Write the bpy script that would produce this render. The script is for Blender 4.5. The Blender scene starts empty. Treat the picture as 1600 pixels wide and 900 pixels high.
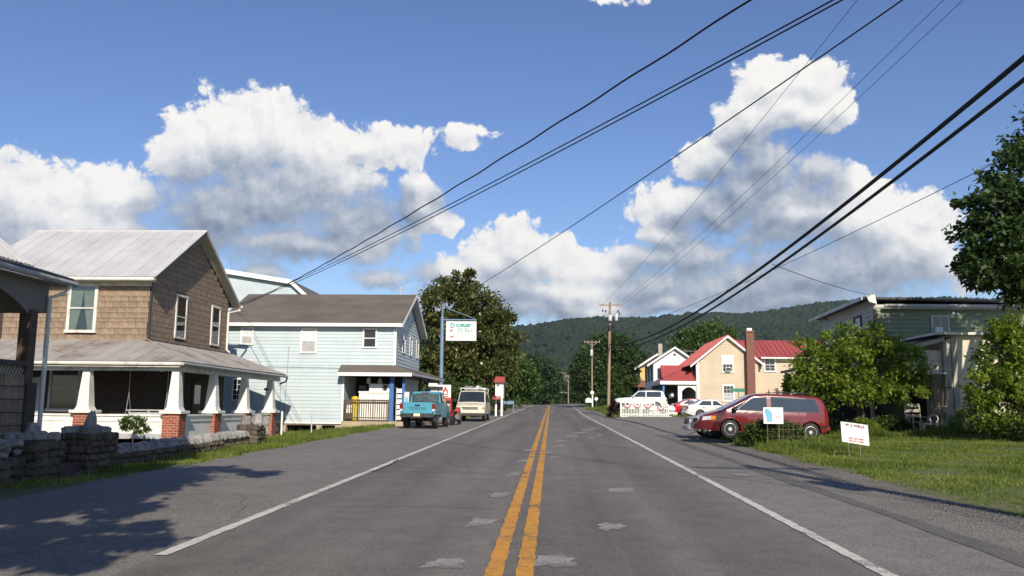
import bpy, bmesh, math, random
import numpy as np
from mathutils import Vector, Matrix
random.seed(7); rng = np.random.default_rng(7)
sc = bpy.context.scene
R = math.radians

# ------------------------------------------------------------------ camera
YAW, PIT, ROLL = R(2.5987), R(7.9287), R(0.55)
fw = Vector((-math.sin(YAW)*math.cos(PIT), math.cos(YAW)*math.cos(PIT), math.sin(PIT)))
r0 = Vector((math.cos(YAW), math.sin(YAW), 0)); u0 = r0.cross(fw)
rt = r0*math.cos(ROLL)+u0*math.sin(ROLL); up = u0*math.cos(ROLL)-r0*math.sin(ROLL)
cd = bpy.data.cameras.new("camera"); cam = bpy.data.objects.new("camera", cd)
sc.collection.objects.link(cam); sc.camera = cam
cd.sensor_width = 36; cd.lens = 36*1360/1600; cd.clip_start = 0.1; cd.clip_end = 12000
m = Matrix.Identity(4)
for i in range(3):
    m[i][0], m[i][1], m[i][2] = rt[i], up[i], -fw[i]
m[0][3], m[1][3], m[2][3] = 0, 0, 1.6
cam.matrix_world = m

# ------------------------------------------------------------------ sun, sky, exposure
SUN_EL, SUN_AZ = R(29.3), R(12.2)          # azimuth measured from -Y (behind the camera) towards +X
sd = Vector((math.sin(SUN_AZ)*math.cos(SUN_EL), -math.cos(SUN_AZ)*math.cos(SUN_EL), math.sin(SUN_EL)))
sl = bpy.data.lights.new("sun", 'SUN'); sun = bpy.data.objects.new("sun", sl)
sc.collection.objects.link(sun)
sl.energy = 4.2; sl.angle = R(0.53); sl.color = (1.0, 0.89, 0.74)
sun.rotation_euler = sd.to_track_quat('Z', 'Y').to_euler(); sun.location = (60, -200, 120)
sc.view_settings.view_transform = 'Standard'; sc.view_settings.look = 'None'
sc.view_settings.gamma = 1; sc.view_settings.use_curve_mapping = False
sc.view_settings.exposure = 0.45
sc.cycles.max_bounces = 4; sc.cycles.diffuse_bounces = 3; sc.cycles.glossy_bounces = 2; sc.cycles.transparent_max_bounces = 12

CLOUDS = [
    (-31.74, 11.67, 4.35, 3.29, 0), (-34.57, 10.77, 3.35, 3.42, 0), (-27.68, 12.51, 3.41, 2.36, 0), (-30.27, 9.97, 6.88, 2.01, 0), (-23.43, 15.29, 2.83, 3.48, 0),
    (-20.77, 16.34, 4.01, 3.75, 0), (-18.42, 17.36, 3.64, 2.93, 0), (-15.52, 16.59, 3.48, 2.88, 0), (-18.24, 13.57, 7.94, 3.61, 0), (-22.09, 12.07, 4.14, 2.84, 0),
    (-12.84, 11.85, 4.25, 2.47, 0), (-10.9, 17.08, 3.79, 2.14, 0.3), (-13.02, 16.96, 1.72, 1.36, 0), (-8.88, 13.25, 2.15, 2.49, 0), (-7.36, 12.26, 1.54, 1.3, 0),
    (-15.66, 10.27, 8.05, 1.87, 0), (-6.09, 17.79, 2.09, 1.37, 0.55), (-4.1, 18.37, 2.41, 0.78, 0.75), (-27.13, 15.05, 1.99, 0.63, 0.95), (-18.79, 8.48, 2.46, 0.97, 0),
    (-2.62, 10.45, 3.39, 2.62, 0), (-4.11, 9.6, 3.07, 2.52, 0), (-0.05, 9.84, 2.81, 1.92, 0), (3.34, 8.99, 4.05, 1.91, 0), (6.26, 7.92, 5.48, 2.25, 0),
    (12.37, 7.8, 9.99, 3.03, 0), (1.01, 6.77, 2.23, 1.31, 0), (-5.57, 7.68, 3.56, 2.63, 0), (4.37, 6.35, 3.1, 0.8, 0), (-2.58, 6.45, 5.09, 1.41, 0.2),
    (3.75, 6.18, 5.02, 1.0, 0.2), (-11.05, 8.18, 3.0, 1.0, 0.3), (-7.28, 8.28, 3.05, 2.01, 0.2), (5.41, 26.23, 4.72, 0.9, 0.85), (-31.57, 9.46, 5.91, 2.03, 0.0),
    (-33.08, 12.05, 3.47, 2.6, 0), (-26.22, 9.57, 4.75, 1.57, 0.3), (15.3, 19.03, 2.95, 2.22, 0), (17.44, 18.25, 2.13, 1.84, 0), (-3.02, 7.71, 3.57, 2.33, 0),
    (1.86, 7.44, 4.56, 1.81, 0), (7.49, 6.74, 3.94, 1.09, 0), (15.09, 7.0, 7.39, 1.45, 0), (13.94, 20.32, 2.42, 2.4, 0), (16.74, 20.43, 3.1, 2.0, 0),
    (18.54, 18.9, 1.37, 1.55, 0), (13.05, 17.85, 2.52, 2.83, 0), (10.55, 16.21, 2.57, 1.73, 0), (13.78, 15.22, 2.63, 2.86, 0), (15.66, 12.31, 5.58, 3.34, 0),
    (8.42, 13.05, 4.08, 2.46, 0), (17.1, 14.59, 2.3, 1.97, 0), (19.12, 13.06, 3.12, 2.05, 0), (21.57, 10.55, 4.28, 3.04, 0), (23.12, 9.67, 2.29, 2.73, 0),
    (17.81, 8.42, 9.42, 2.84, 0), (22.06, 13.2, 3.85, 1.0, 0.95), (25.66, 12.17, 1.6, 0.71, 1.0), (12.53, 13.89, 2.89, 2.51, 0), (10.88, 12.75, 2.93, 1.95, 0),
    (6.29, 9.79, 3.5, 1.5, 0), (19.79, 11.45, 3.96, 2.33, 0), (23.03, 11.39, 2.51, 1.54, 0.3), (20.78, 9.05, 5.17, 2.78, 0), (9.6, 9.93, 4.41, 1.97, 0),
    (7.56, 11.22, 2.99, 1.69, 0),]
def build_sky():
    w = bpy.data.worlds.new("World"); sc.world = w; w.use_nodes = True
    nt = w.node_tree; nt.nodes.clear(); L = nt.links.new
    def N(t, tree=nt, **k):
        n = tree.nodes.new(t)
        for a, b in k.items(): setattr(n, a, b)
        return n
    def math_(tree, op, a, b=None, c=None, clamp=False):
        n = tree.nodes.new('ShaderNodeMath'); n.operation = op; n.use_clamp = clamp
        for i, v in enumerate((a, b, c)):
            if v is None: continue
            if isinstance(v, (int, float)): n.inputs[i].default_value = v
            else: tree.links.new(v, n.inputs[i])
        return n.outputs[0]
    def smooth(tree, v, a, b, to0=0.0, to1=1.0):
        n = tree.nodes.new('ShaderNodeMapRange'); n.interpolation_type = 'SMOOTHSTEP'
        n.inputs[1].default_value = a; n.inputs[2].default_value = b
        n.inputs[3].default_value = to0; n.inputs[4].default_value = to1
        tree.links.new(v, n.inputs[0]); return n.outputs[0]
    # each puff of cloud: azimuth, elevation, half width, half height (degrees), thinness
    PUFFS = CLOUDS
    g = bpy.data.node_groups.new("cloud_thickness", 'ShaderNodeTree')
    g.interface.new_socket("P", in_out='INPUT', socket_type='NodeSocketVector')
    g.interface.new_socket("D", in_out='OUTPUT', socket_type='NodeSocketFloat')
    g.interface.new_socket("B", in_out='OUTPUT', socket_type='NodeSocketFloat')
    gi = g.nodes.new('NodeGroupInput'); go = g.nodes.new('NodeGroupOutput')
    def noise(tree, vec, scale, detail, rough, col=False, dist=0.0):
        n = tree.nodes.new('ShaderNodeTexNoise'); n.inputs['Scale'].default_value = scale
        n.inputs['Detail'].default_value = detail; n.inputs['Roughness'].default_value = rough
        n.inputs['Distortion'].default_value = dist
        tree.links.new(vec, n.inputs['Vector']); return n.outputs[1 if col else 0]
    P = gi.outputs[0]
    wn = noise(g, P, 0.16, 3, 0.55, True)
    ws = g.nodes.new('ShaderNodeVectorMath'); ws.operation = 'SUBTRACT'; g.links.new(wn, ws.inputs[0]); ws.inputs[1].default_value = (.5, .5, .5)
    wm = g.nodes.new('ShaderNodeVectorMath'); wm.operation = 'MULTIPLY_ADD'; g.links.new(ws.outputs[0], wm.inputs[0])
    wm.inputs[1].default_value = (3.0, 2.2, 0); g.links.new(P, wm.inputs[2])
    fl = g.nodes.new('ShaderNodeVectorMath'); fl.operation = 'MULTIPLY'; g.links.new(wm.outputs[0], fl.inputs[0]); fl.inputs[1].default_value = (1, 1, 0)
    cur = None
    for (a, e, ra, re, thin) in PUFFS:
        mp = g.nodes.new('ShaderNodeVectorMath'); mp.operation = 'MULTIPLY_ADD'
        g.links.new(fl.outputs[0], mp.inputs[0]); mp.inputs[1].default_value = (1/ra, 1/re, 0)
        mp.inputs[2].default_value = (-a/ra, -e/re, thin)
        ln = g.nodes.new('ShaderNodeVectorMath'); ln.operation = 'LENGTH'; g.links.new(mp.outputs[0], ln.inputs[0])
        cur = ln.outputs['Value'] if cur is None else math_(g, 'SMOOTH_MIN', cur, ln.outputs['Value'], 0.25)
    # clouds elsewhere in the sky, away from the part in view
    sx = g.nodes.new('ShaderNodeSeparateXYZ'); g.links.new(P, sx.inputs[0])
    far = smooth(g, math_(g, 'ABSOLUTE', sx.outputs[0]), 36, 46)
    hi = smooth(g, sx.outputs[1], 31, 40, 0.0, 0.7)
    band = smooth(g, sx.outputs[1], 5, 45, 0.75, 0.25)
    ext = math_(g, 'MULTIPLY', smooth(g, noise(g, P, 0.045, 3, 0.5), 0.42, 0.7), band)
    ext = math_(g, 'MULTIPLY', ext, math_(g, 'MAXIMUM', far, hi))
    d = math_(g, 'SUBTRACT', 1.17, cur)
    d = math_(g, 'MAXIMUM', d, math_(g, 'SUBTRACT', math_(g, 'MULTIPLY', ext, 2.0), 0.6))
    g.links.new(d, go.inputs[1])
    # cauliflower billows, large and small
    def billow(vec, scale, det, sm):
        vo = g.nodes.new('ShaderNodeTexVoronoi'); vo.feature = 'SMOOTH_F1'; vo.inputs['Scale'].default_value = scale
        vo.inputs['Detail'].default_value = det; vo.inputs['Roughness'].default_value = 0.58; vo.inputs['Lacunarity'].default_value = 2.2; vo.inputs['Smoothness'].default_value = sm
        g.links.new(vec, vo.inputs['Vector']); return math_(g, 'SUBTRACT', 0.45, vo.outputs['Distance'])
    d = math_(g, 'MULTIPLY_ADD', billow(wm.outputs[0], 0.36, 0.0, 0.5), 0.34, d)
    d = math_(g, 'MULTIPLY_ADD', billow(wm.outputs[0], 1.0, 3.0, 0.25), 0.30, d)
    fb = math_(g, 'SUBTRACT', noise(g, P, 0.5, 8, 0.62), 0.5)
    d = math_(g, 'MULTIPLY_ADD', fb, 0.42, d)
    g.links.new(d, go.inputs[0])

    tc = N('ShaderNodeTexCoord'); sp = N('ShaderNodeSeparateXYZ'); L(tc.outputs['Generated'], sp.inputs[0])
    az = math_(nt, 'MULTIPLY', math_(nt, 'ARCTAN2', sp.outputs[0], sp.outputs[1]), 57.2958)
    el = math_(nt, 'MULTIPLY', math_(nt, 'ARCSINE', sp.outputs[2]), 57.2958)
    cb = N('ShaderNodeCombineXYZ'); L(az, cb.inputs[0]); L(el, cb.inputs[1])
    def cloud(off):
        q = N('ShaderNodeGroup'); q.node_tree = g
        if off:
            a = N('ShaderNodeVectorMath', operation='ADD'); L(cb.outputs[0], a.inputs[0]); a.inputs[1].default_value = off
            L(a.outputs[0], q.inputs[0])
        else: L(cb.outputs[0], q.inputs[0])
        return q.outputs
    d0 = cloud(None)[0]; d1 = cloud((0.30, 0.62, 0))[0]; b2_ = cloud((0.6, 4.2, 0))[1]
    n1 = noise(nt, cb.outputs[0], 0.11, 5, 0.6)
    n2 = noise(nt, cb.outputs[0], 0.7, 8, 0.65)
    dd = math_(nt, 'MULTIPLY_ADD', math_(nt, 'SUBTRACT', n2, 0.5), 0.22, d0)
    # crisp tops, ragged soft undersides
    soft = smooth(nt, b2_, 0.0, 0.8, 0.17, 0.62)
    alpha = N('ShaderNodeMapRange'); alpha.interpolation_type = 'SMOOTHSTEP'
    L(dd, alpha.inputs[0]); alpha.inputs[1].default_value = 0.02
    L(math_(nt, 'ADD', soft, 0.02), alpha.inputs[2]); alpha = alpha.outputs[0]
    # the sun stands behind the camera: tops and facing billows are lit, bases lie in the cloud's own shade
    lit = math_(nt, 'SUBTRACT', d0, d1)
    base = smooth(nt, b2_, -0.20, 0.65, 0.86, 0.36)
    base = math_(nt, 'MULTIPLY_ADD', math_(nt, 'SUBTRACT', n1, 0.5), 0.62, base)
    lt = N('ShaderNodeMapRange'); L(lit, lt.inputs[0])
    for i, x in enumerate((-0.45, 0.45, -0.24, 0.24)): lt.inputs[i+1].default_value = x
    s = math_(nt, 'ADD', base, lt.outputs[0])
    s = math_(nt, 'MULTIPLY_ADD', math_(nt, 'SUBTRACT', n2, 0.5), 0.14, s, clamp=True)
    cr = N('ShaderNodeValToRGB'); L(s, cr.inputs[0])
    els = cr.color_ramp.elements
    els[0].position = 0.12; els[0].color = (0.20, 0.25, 0.34, 1)
    els[1].position = 1.0; els[1].color = (0.96, 0.94, 0.90, 1)
    for p, c in ((0.36, (0.36, 0.41, 0.50, 1)), (0.58, (0.56, 0.59, 0.65, 1)), (0.8, (0.80, 0.80, 0.81, 1))):
        e = els.new(p); e.color = c
    sky = N('ShaderNodeTexSky', sky_type='NISHITA', sun_disc=False)
    sky.sun_elevation = SUN_EL; sky.sun_rotation = math.pi - SUN_AZ
    sky.altitude = 300; sky.air_density = 1.0; sky.dust_density = 0.25; sky.ozone_density = 3.2
    b1 = N('ShaderNodeBackground'); hs = N('ShaderNodeHueSaturation'); hs.inputs['Saturation'].default_value = 1.10; hs.inputs['Hue'].default_value = 0.513; L(sky.outputs[0], hs.inputs['Color']); L(hs.outputs[0], b1.inputs[0]); b1.inputs[1].default_value = 0.092
    b2 = N('ShaderNodeBackground'); L(cr.outputs[0], b2.inputs[0]); b2.inputs[1].default_value = 0.77
    up_ = smooth(nt, sp.outputs[2], 0.0, 0.03)
    mx = N('ShaderNodeMixShader'); L(math_(nt, 'MULTIPLY', math_(nt, 'MULTIPLY', alpha, 0.97), up_), mx.inputs[0])
    L(b1.outputs[0], mx.inputs[1]); L(b2.outputs[0], mx.inputs[2])
    o = N('ShaderNodeOutputWorld'); L(mx.outputs[0], o.inputs[0])
    w.cycles.sampling_method = 'MANUAL'; w.cycles.sample_map_resolution = 512
build_sky()

# ------------------------------------------------------------------ helpers
COL = sc.collection
ORG = {}
def tag(o, label=None, cat=None, group=None, kind=None):
    if label: o['label'] = label
    if cat: o['category'] = cat
    if group: o['group'] = group
    if kind: o['kind'] = kind
    return o
def thing(name, label, cat, loc=(0, 0, 0), group=None, local=False):
    o = bpy.data.objects.new(name, None); COL.objects.link(o); o.empty_display_size = 0.3
    o.location = loc; ORG[o.name] = Vector((0, 0, 0)) if local else Vector(loc)
    return tag(o, label, cat, group)
class MB:
    def __init__(s): s.v = []; s.f = []; s.uv = None
    def add(s, vs, fs):
        n = len(s.v); s.v += [tuple(p) for p in vs]; s.f += [tuple(i+n for i in f) for f in fs]; return s
    def box(s, x0, x1, y0, y1, z0, z1):
        x0, x1 = sorted((x0, x1)); y0, y1 = sorted((y0, y1)); z0, z1 = sorted((z0, z1))
        return s.add([(x0,y0,z0),(x1,y0,z0),(x1,y1,z0),(x0,y1,z0),(x0,y0,z1),(x1,y0,z1),(x1,y1,z1),(x0,y1,z1)],
                     [(0,3,2,1),(4,5,6,7),(0,1,5,4),(1,2,6,5),(2,3,7,6),(3,0,4,7)])
    def fbox(s, fr, a0, a1, b0, b1, n0, n1):
        p, q = fr(a0, b0, n0), fr(a1, b1, n1)
        return s.box(p[0], q[0], p[1], q[1], p[2], q[2])
    def hull(s, bot, top):
        n = len(bot)
        return s.add(list(bot)+list(top), [tuple(range(n-1, -1, -1)), tuple(range(n, 2*n))]+[(i, (i+1)%n, n+(i+1)%n, n+i) for i in range(n)])
    def slab(s, poly, off):                      # polygon extruded by the vector off
        return s.hull(poly, [tuple(Vector(p)+Vector(off)) for p in poly])
    def tube(s, pts, r, n=8, cap=True):
        pts = [Vector(p) for p in pts]; rs = r if isinstance(r, (list, tuple)) else [r]*len(pts)
        base = len(s.v); prev = None
        for i, p in enumerate(pts):
            t = (pts[min(i+1, len(pts)-1)]-pts[max(i-1, 0)]).normalized()
            if prev is None:
                a = Vector((0, 0, 1)) if abs(t.z) < 0.9 else Vector((1, 0, 0))
                u = t.cross(a).normalized()
            else: u = (prev-t*prev.dot(t)).normalized()
            prev = u; w = t.cross(u)
            for k in range(n):
                an = 2*math.pi*k/n; s.v.append(tuple(p+(u*math.cos(an)+w*math.sin(an))*rs[i]))
        for i in range(len(pts)-1):
            for k in range(n):
                a = base+i*n+k; b = base+i*n+(k+1)%n; s.f.append((a, b, b+n, a+n))
        if cap:
            s.f.append(tuple(base+k for k in range(n-1, -1, -1))); s.f.append(tuple(base+(len(pts)-1)*n+k for k in range(n)))
        return s
    def lathe(s, prof, c, axis='z', n=20):       # prof: (radius, height along axis)
        base = len(s.v); c = Vector(c)
        for (r, h) in prof:
            for k in range(n):
                a = 2*math.pi*k/n; x, y = r*math.cos(a), r*math.sin(a)
                p = {'z': (x, y, h), 'x': (h, x, y), 'y': (y, h, x)}[axis]
                s.v.append(tuple(c+Vector(p)))
        for i in range(len(prof)-1):
            for k in range(n):
                a = base+i*n+k; b = base+i*n+(k+1)%n; s.f.append((a, b, b+n, a+n))
        s.f.append(tuple(base+k for k in range(n-1, -1, -1))); s.f.append(tuple(base+(len(prof)-1)*n+k for k in range(n)))
        return s
    def grid(s, P):                              # P: rows of points
        r, c = len(P), len(P[0]); b = len(s.v)
        for row in P: s.v += [tuple(p) for p in row]
        for i in range(r-1):
            for j in range(c-1):
                s.f.append((b+i*c+j, b+i*c+j+1, b+(i+1)*c+j+1, b+(i+1)*c+j))
        return s
    def mesh(s, name, mat, smooth=False, org=Vector((0, 0, 0))):
        me = bpy.data.meshes.new(name)
        me.from_pydata([(x-org.x, y-org.y, z-org.z) for x, y, z in s.v], [], s.f)
        me.materials.append(mat)
        if smooth:
            for p in me.polygons: p.use_smooth = True
        me.update(); return me
    def build(s, name, mat, parent=None, label=None, smooth=False, bevel=0, loc=None, fix=True):
        org = ORG[parent.name] if parent else Vector(loc or (0, 0, 0))
        me = s.mesh(name, mat, smooth, org)
        if fix:
            bm = bmesh.new(); bm.from_mesh(me); bmesh.ops.recalc_face_normals(bm, faces=bm.faces)
            if bevel: bmesh.ops.bevel(bm, geom=list(bm.edges), offset=bevel, segments=1, affect='EDGES', clamp_overlap=True)
            bm.to_mesh(me); bm.free()
        if smooth: 
            try: me.set_sharp_from_angle(angle=R(38))
            except Exception: pass
        o = bpy.data.objects.new(name, me); COL.objects.link(o)
        if parent: o.parent = parent; ORG[o.name] = org
        else: o.location = org; ORG[o.name] = org
        if label: o['label'] = label
        return o
def inst(name, me, parent, loc, scale=(1, 1, 1), rot=(0, 0, 0)):
    o = bpy.data.objects.new(name, me); COL.objects.link(o); o.parent = parent
    o.location = Vector(loc)-ORG[parent.name]; o.scale = scale; o.rotation_euler = rot
    return o
def copy_tree(o, parent=None):
    c = o.copy(); COL.objects.link(c); c.parent = parent
    for ch in o.children: copy_tree(ch, c)
    return c
def np_mesh(name, V, F, mat, smooth=False, col=None):
    me = bpy.data.meshes.new(name); V = np.asarray(V, np.float32); F = np.asarray(F, np.int32); k = F.shape[1]
    me.vertices.add(len(V)); me.vertices.foreach_set("co", V.ravel())
    me.loops.add(F.size); me.loops.foreach_set("vertex_index", F.ravel())
    me.polygons.add(len(F)); me.polygons.foreach_set("loop_start", np.arange(0, F.size, k, dtype=np.int32))
    me.polygons.foreach_set("loop_total", np.full(len(F), k, np.int32))
    if smooth: me.polygons.foreach_set("use_smooth", np.ones(len(F), bool))
    me.update(calc_edges=True)
    if col is not None:
        a = me.attributes.new("tint", 'FLOAT', 'POINT'); a.data.foreach_set("value", np.asarray(col, np.float32))
    me.materials.append(mat); me.validate(); return me
def np_obj(name, V, F, mat, parent=None, smooth=False, col=None):
    o = bpy.data.objects.new(name, np_mesh(name, V, F, mat, smooth, col)); COL.objects.link(o)
    if parent: o.parent = parent; ORG[o.name] = ORG[parent.name]
    return o
def text(name, body, size, mat, parent, loc, rot, align='CENTER', depth=0.004, sx=1.0, bold=0.0):
    c = bpy.data.curves.new(name, 'FONT'); c.body = body; c.size = size; c.extrude = depth; c.align_x = align; c.align_y = 'CENTER'; c.offset = bold
    t = bpy.data.objects.new(name, c); COL.objects.link(t); bpy.context.view_layer.update()
    me = bpy.data.meshes.new_from_object(t.evaluated_get(bpy.context.evaluated_depsgraph_get()))
    bpy.data.objects.remove(t); me.materials.clear(); me.materials.append(mat)
    o = bpy.data.objects.new(name, me); COL.objects.link(o); o.parent = parent
    o.location = Vector(loc)-ORG[parent.name]; o.rotation_euler = rot; o.scale = (sx, 1, 1)
    return o
def lerp(a, b, t): return a+(b-a)*t
def clamp(x, a=0., b=1.): return max(a, min(b, x))
def fS(y): return lambda a, b, n: (a, y-n, b)          # wall facing the camera
def fN(y): return lambda a, b, n: (a, y+n, b)
def fE(x): return lambda a, b, n: (x+n, a, b)          # wall facing right
def fW(x): return lambda a, b, n: (x-n, a, b)

# ------------------------------------------------------------------ materials
def srgb(r, g, b):
    return tuple(((c/255)/12.92 if c/255 <= .04045 else ((c/255+.055)/1.055)**2.4) for c in (r, g, b))+(1,)
def pm(name, c1, c2=None, scale=2.0, rough=0.8, bump=0.0, bscale=40.0, metal=0.0, rnd=0.0, fine=0.12, fscale=30.0,
       stretch=(1, 1, 1), coat=0.0, spec=0.5, emit=None, estr=0.0, lo=0.35, hi=0.65, dirt=None, dscale=1.5, damt=0.0):
    m = bpy.data.materials.new(name); m.use_nodes = True; nt = m.node_tree; b = nt.nodes['Principled BSDF']; L = nt.links.new
    tc = nt.nodes.new('ShaderNodeTexCoord'); mp = nt.nodes.new('ShaderNodeMapping'); mp.inputs['Scale'].default_value = stretch
    L(tc.outputs['Object'], mp.inputs[0])
    def nz(sc_, det=4, ro=.55):
        n = nt.nodes.new('ShaderNodeTexNoise'); n.inputs['Scale'].default_value = sc_; n.inputs['Detail'].default_value = det
        n.inputs['Roughness'].default_value = ro; L(mp.outputs[0], n.inputs['Vector']); return n.outputs[0]
    def mr(v, a, b_, c, d):
        n = nt.nodes.new('ShaderNodeMapRange'); L(v, n.inputs[0])
        for i, x in enumerate((a, b_, c, d)): n.inputs[i+1].default_value = x
        return n.outputs[0]
    def mixc(f, a, b_):
        n = nt.nodes.new('ShaderNodeMix'); n.data_type = 'RGBA'
        if isinstance(f, float): n.inputs[0].default_value = f
        else: L(f, n.inputs[0])
        for i, x in ((6, a), (7, b_)):
            if isinstance(x, tuple): n.inputs[i].default_value = x
            else: L(x, n.inputs[i])
        return n.outputs[2]
    c2 = c2 or tuple(x*0.82 for x in c1[:3])+(1,)
    col = mixc(mr(nz(scale), lo, hi, 0, 1), c1, c2)
    if dirt: col = mixc(mr(nz(dscale, 6, .65), .5, .68, 0, damt), col, dirt)
    def bright(col, v):
        n = nt.nodes.new('ShaderNodeHueSaturation'); L(v, n.inputs['Value']); L(col, n.inputs['Color']); return n.outputs[0]
    if fine: col = bright(col, mr(nz(fscale, 3, .6), .25, .75, 1-fine, 1+fine))
    if rnd:
        oi = nt.nodes.new('ShaderNodeObjectInfo'); col = bright(col, mr(oi.outputs['Random'], 0, 1, 1-rnd, 1+rnd))
    L(col, b.inputs['Base Color'])
    b.inputs['Roughness'].default_value = rough; b.inputs['Metallic'].default_value = metal
    b.inputs['Coat Weight'].default_value = coat; b.inputs['Coat Roughness'].default_value = 0.06
    b.inputs['Specular IOR Level'].default_value = spec
    if rough < 0.97 and not coat: L(mr(nz(scale*2.3, 4), .3, .7, rough*0.85, min(1, rough*1.15)), b.inputs['Roughness'])
    if bump:
        bp = nt.nodes.new('ShaderNodeBump'); bp.inputs['Strength'].default_value = min(1, bump*10); bp.inputs['Distance'].default_value = bump
        L(nz(bscale, 5, .6), bp.inputs['Height']); L(bp.outputs[0], b.inputs['Normal'])
    if emit: b.inputs['Emission Color'].default_value = emit; b.inputs['Emission Strength'].default_value = estr
    return m
def leafmat(name, dark, mid, light, rough=0.5, trans=0.25):
    m = bpy.data.materials.new(name); m.use_nodes = True; nt = m.node_tree; b = nt.nodes['Principled BSDF']; L = nt.links.new
    at = nt.nodes.new('ShaderNodeAttribute'); at.attribute_name = 'tint'
    cr = nt.nodes.new('ShaderNodeValToRGB'); L(at.outputs['Fac'], cr.inputs[0]); e = cr.color_ramp.elements
    e[0].color = dark; e[1].color = light; x = e.new(.5); x.color = mid
    L(cr.outputs[0], b.inputs['Base Color']); b.inputs['Roughness'].default_value = rough; b.inputs['Specular IOR Level'].default_value = 0.35
    tr = nt.nodes.new('ShaderNodeBsdfTranslucent'); hs = nt.nodes.new('ShaderNodeHueSaturation'); hs.inputs['Value'].default_value = 1.5
    L(cr.outputs[0], hs.inputs['Color']); L(hs.outputs[0], tr.inputs[0])
    mx = nt.nodes.new('ShaderNodeMixShader'); mx.inputs[0].default_value = trans; L(b.outputs[0], mx.inputs[1]); L(tr.outputs[0], mx.inputs[2])
    L(mx.outputs[0], nt.nodes['Material Output'].inputs[0]); return m
def glassmat(name, tint, refl=0.12):
    m = bpy.data.materials.new(name); m.use_nodes = True; nt = m.node_tree; nt.nodes.remove(nt.nodes['Principled BSDF']); L = nt.links.new
    t = nt.nodes.new('ShaderNodeBsdfTransparent'); t.inputs[0].default_value = tint
    g = nt.nodes.new('ShaderNodeBsdfGlossy'); g.inputs['Roughness'].default_value = 0.03
    fr = nt.nodes.new('ShaderNodeFresnel'); fr.inputs[0].default_value = 1.5
    ad = nt.nodes.new('ShaderNodeMath'); ad.operation = 'ADD'; ad.inputs[1].default_value = refl; L(fr.outputs[0], ad.inputs[0])
    mx = nt.nodes.new('ShaderNodeMixShader'); L(ad.outputs[0], mx.inputs[0]); L(t.outputs[0], mx.inputs[1]); L(g.outputs[0], mx.inputs[2])
    L(mx.outputs[0], nt.nodes['Material Output'].inputs[0]); return m

def roadmat(name, base, alt, speck, scale=1.0, lanes=False, cracks=0.4, gravel=0.0):
    m = bpy.data.materials.new(name); m.use_nodes = True; nt = m.node_tree; b = nt.nodes['Principled BSDF']; L = nt.links.new
    tc = nt.nodes.new('ShaderNodeTexCoord')
    def nz(s, det, ro, st=(1, 1, 1)):
        mp = nt.nodes.new('ShaderNodeMapping'); mp.inputs['Scale'].default_value = st; L(tc.outputs['Object'], mp.inputs[0])
        n = nt.nodes.new('ShaderNodeTexNoise'); n.inputs['Scale'].default_value = s; n.inputs['Detail'].default_value = det
        n.inputs['Roughness'].default_value = ro; L(mp.outputs[0], n.inputs['Vector']); return n.outputs[0]
    def mr(v, a, b_, c, d):
        n = nt.nodes.new('ShaderNodeMapRange'); L(v, n.inputs[0])
        for i, x in enumerate((a, b_, c, d)): n.inputs[i+1].default_value = x
        return n.outputs[0]
    def mix(f, a, b_):
        n = nt.nodes.new('ShaderNodeMix'); n.data_type = 'RGBA'; L(f, n.inputs[0])
        for i, x in ((6, a), (7, b_)):
            if isinstance(x, tuple): n.inputs[i].default_value = x
            else: L(x, n.inputs[i])
        return n.outputs[2]
    def val(c, v):
        n = nt.nodes.new('ShaderNodeHueSaturation'); L(v, n.inputs['Value']); L(c, n.inputs['Color']); return n.outputs[0]
    c = mix(mr(nz(0.35, 5, .6, (1, .35, 1)), .35, .65, 0, 1), base, alt)
    c = val(c, mr(nz(2.2, 5, .6), .3, .7, .84, 1.15))
    c = val(c, mr(nz(45*scale, 3, .7), .3, .7, .58, 1.42))
    sp = nt.nodes.new('ShaderNodeTexVoronoi'); sp.inputs['Scale'].default_value = 55*scale; L(tc.outputs['Object'], sp.inputs['Vector'])
    bw = nt.nodes.new('ShaderNodeRGBToBW'); L(sp.outputs['Color'], bw.inputs[0])
    c = mix(mr(bw.outputs[0], .68, .82, 0, .65), c, speck)
    if lanes:   # worn, slightly oily bands where the wheels run
        c = val(c, mr(nz(1.0, 3, .5, (1.15, .03, 1)), .35, .65, .80, 1.14))
    if cracks:
        v = nt.nodes.new('ShaderNodeTexVoronoi'); v.feature = 'DISTANCE_TO_EDGE'; v.inputs['Scale'].default_value = 0.17
        wn = nt.nodes.new('ShaderNodeTexNoise'); wn.inputs['Scale'].default_value = 1.3; wn.inputs['Detail'].default_value = 5; L(tc.outputs['Object'], wn.inputs['Vector'])
        va = nt.nodes.new('ShaderNodeVectorMath'); va.operation = 'MULTIPLY_ADD'; L(wn.outputs['Color'], va.inputs[0]); va.inputs[1].default_value = (.8, .8, 0); L(tc.outputs['Object'], va.inputs[2])
        L(va.outputs[0], v.inputs['Vector'])
        k = nt.nodes.new('ShaderNodeMath'); k.operation = 'MULTIPLY'; L(mr(v.outputs['Distance'], 0.0012, 0.004, cracks, 0), k.inputs[0]); L(mr(nz(.2, 3, .5), .45, .6, 0, 1), k.inputs[1])
        c = mix(k.outputs[0], c, (0.02, 0.02, 0.02, 1))
    L(c, b.inputs['Base Color']); b.inputs['Roughness'].default_value = 0.88; b.inputs['Specular IOR Level'].default_value = 0.3
    bp = nt.nodes.new('ShaderNodeBump'); bp.inputs['Strength'].default_value = .7; bp.inputs['Distance'].default_value = 0.006+gravel
    L(nz(60*scale, 4, .65), bp.inputs['Height']); L(bp.outputs[0], b.inputs['Normal']); return m
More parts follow.
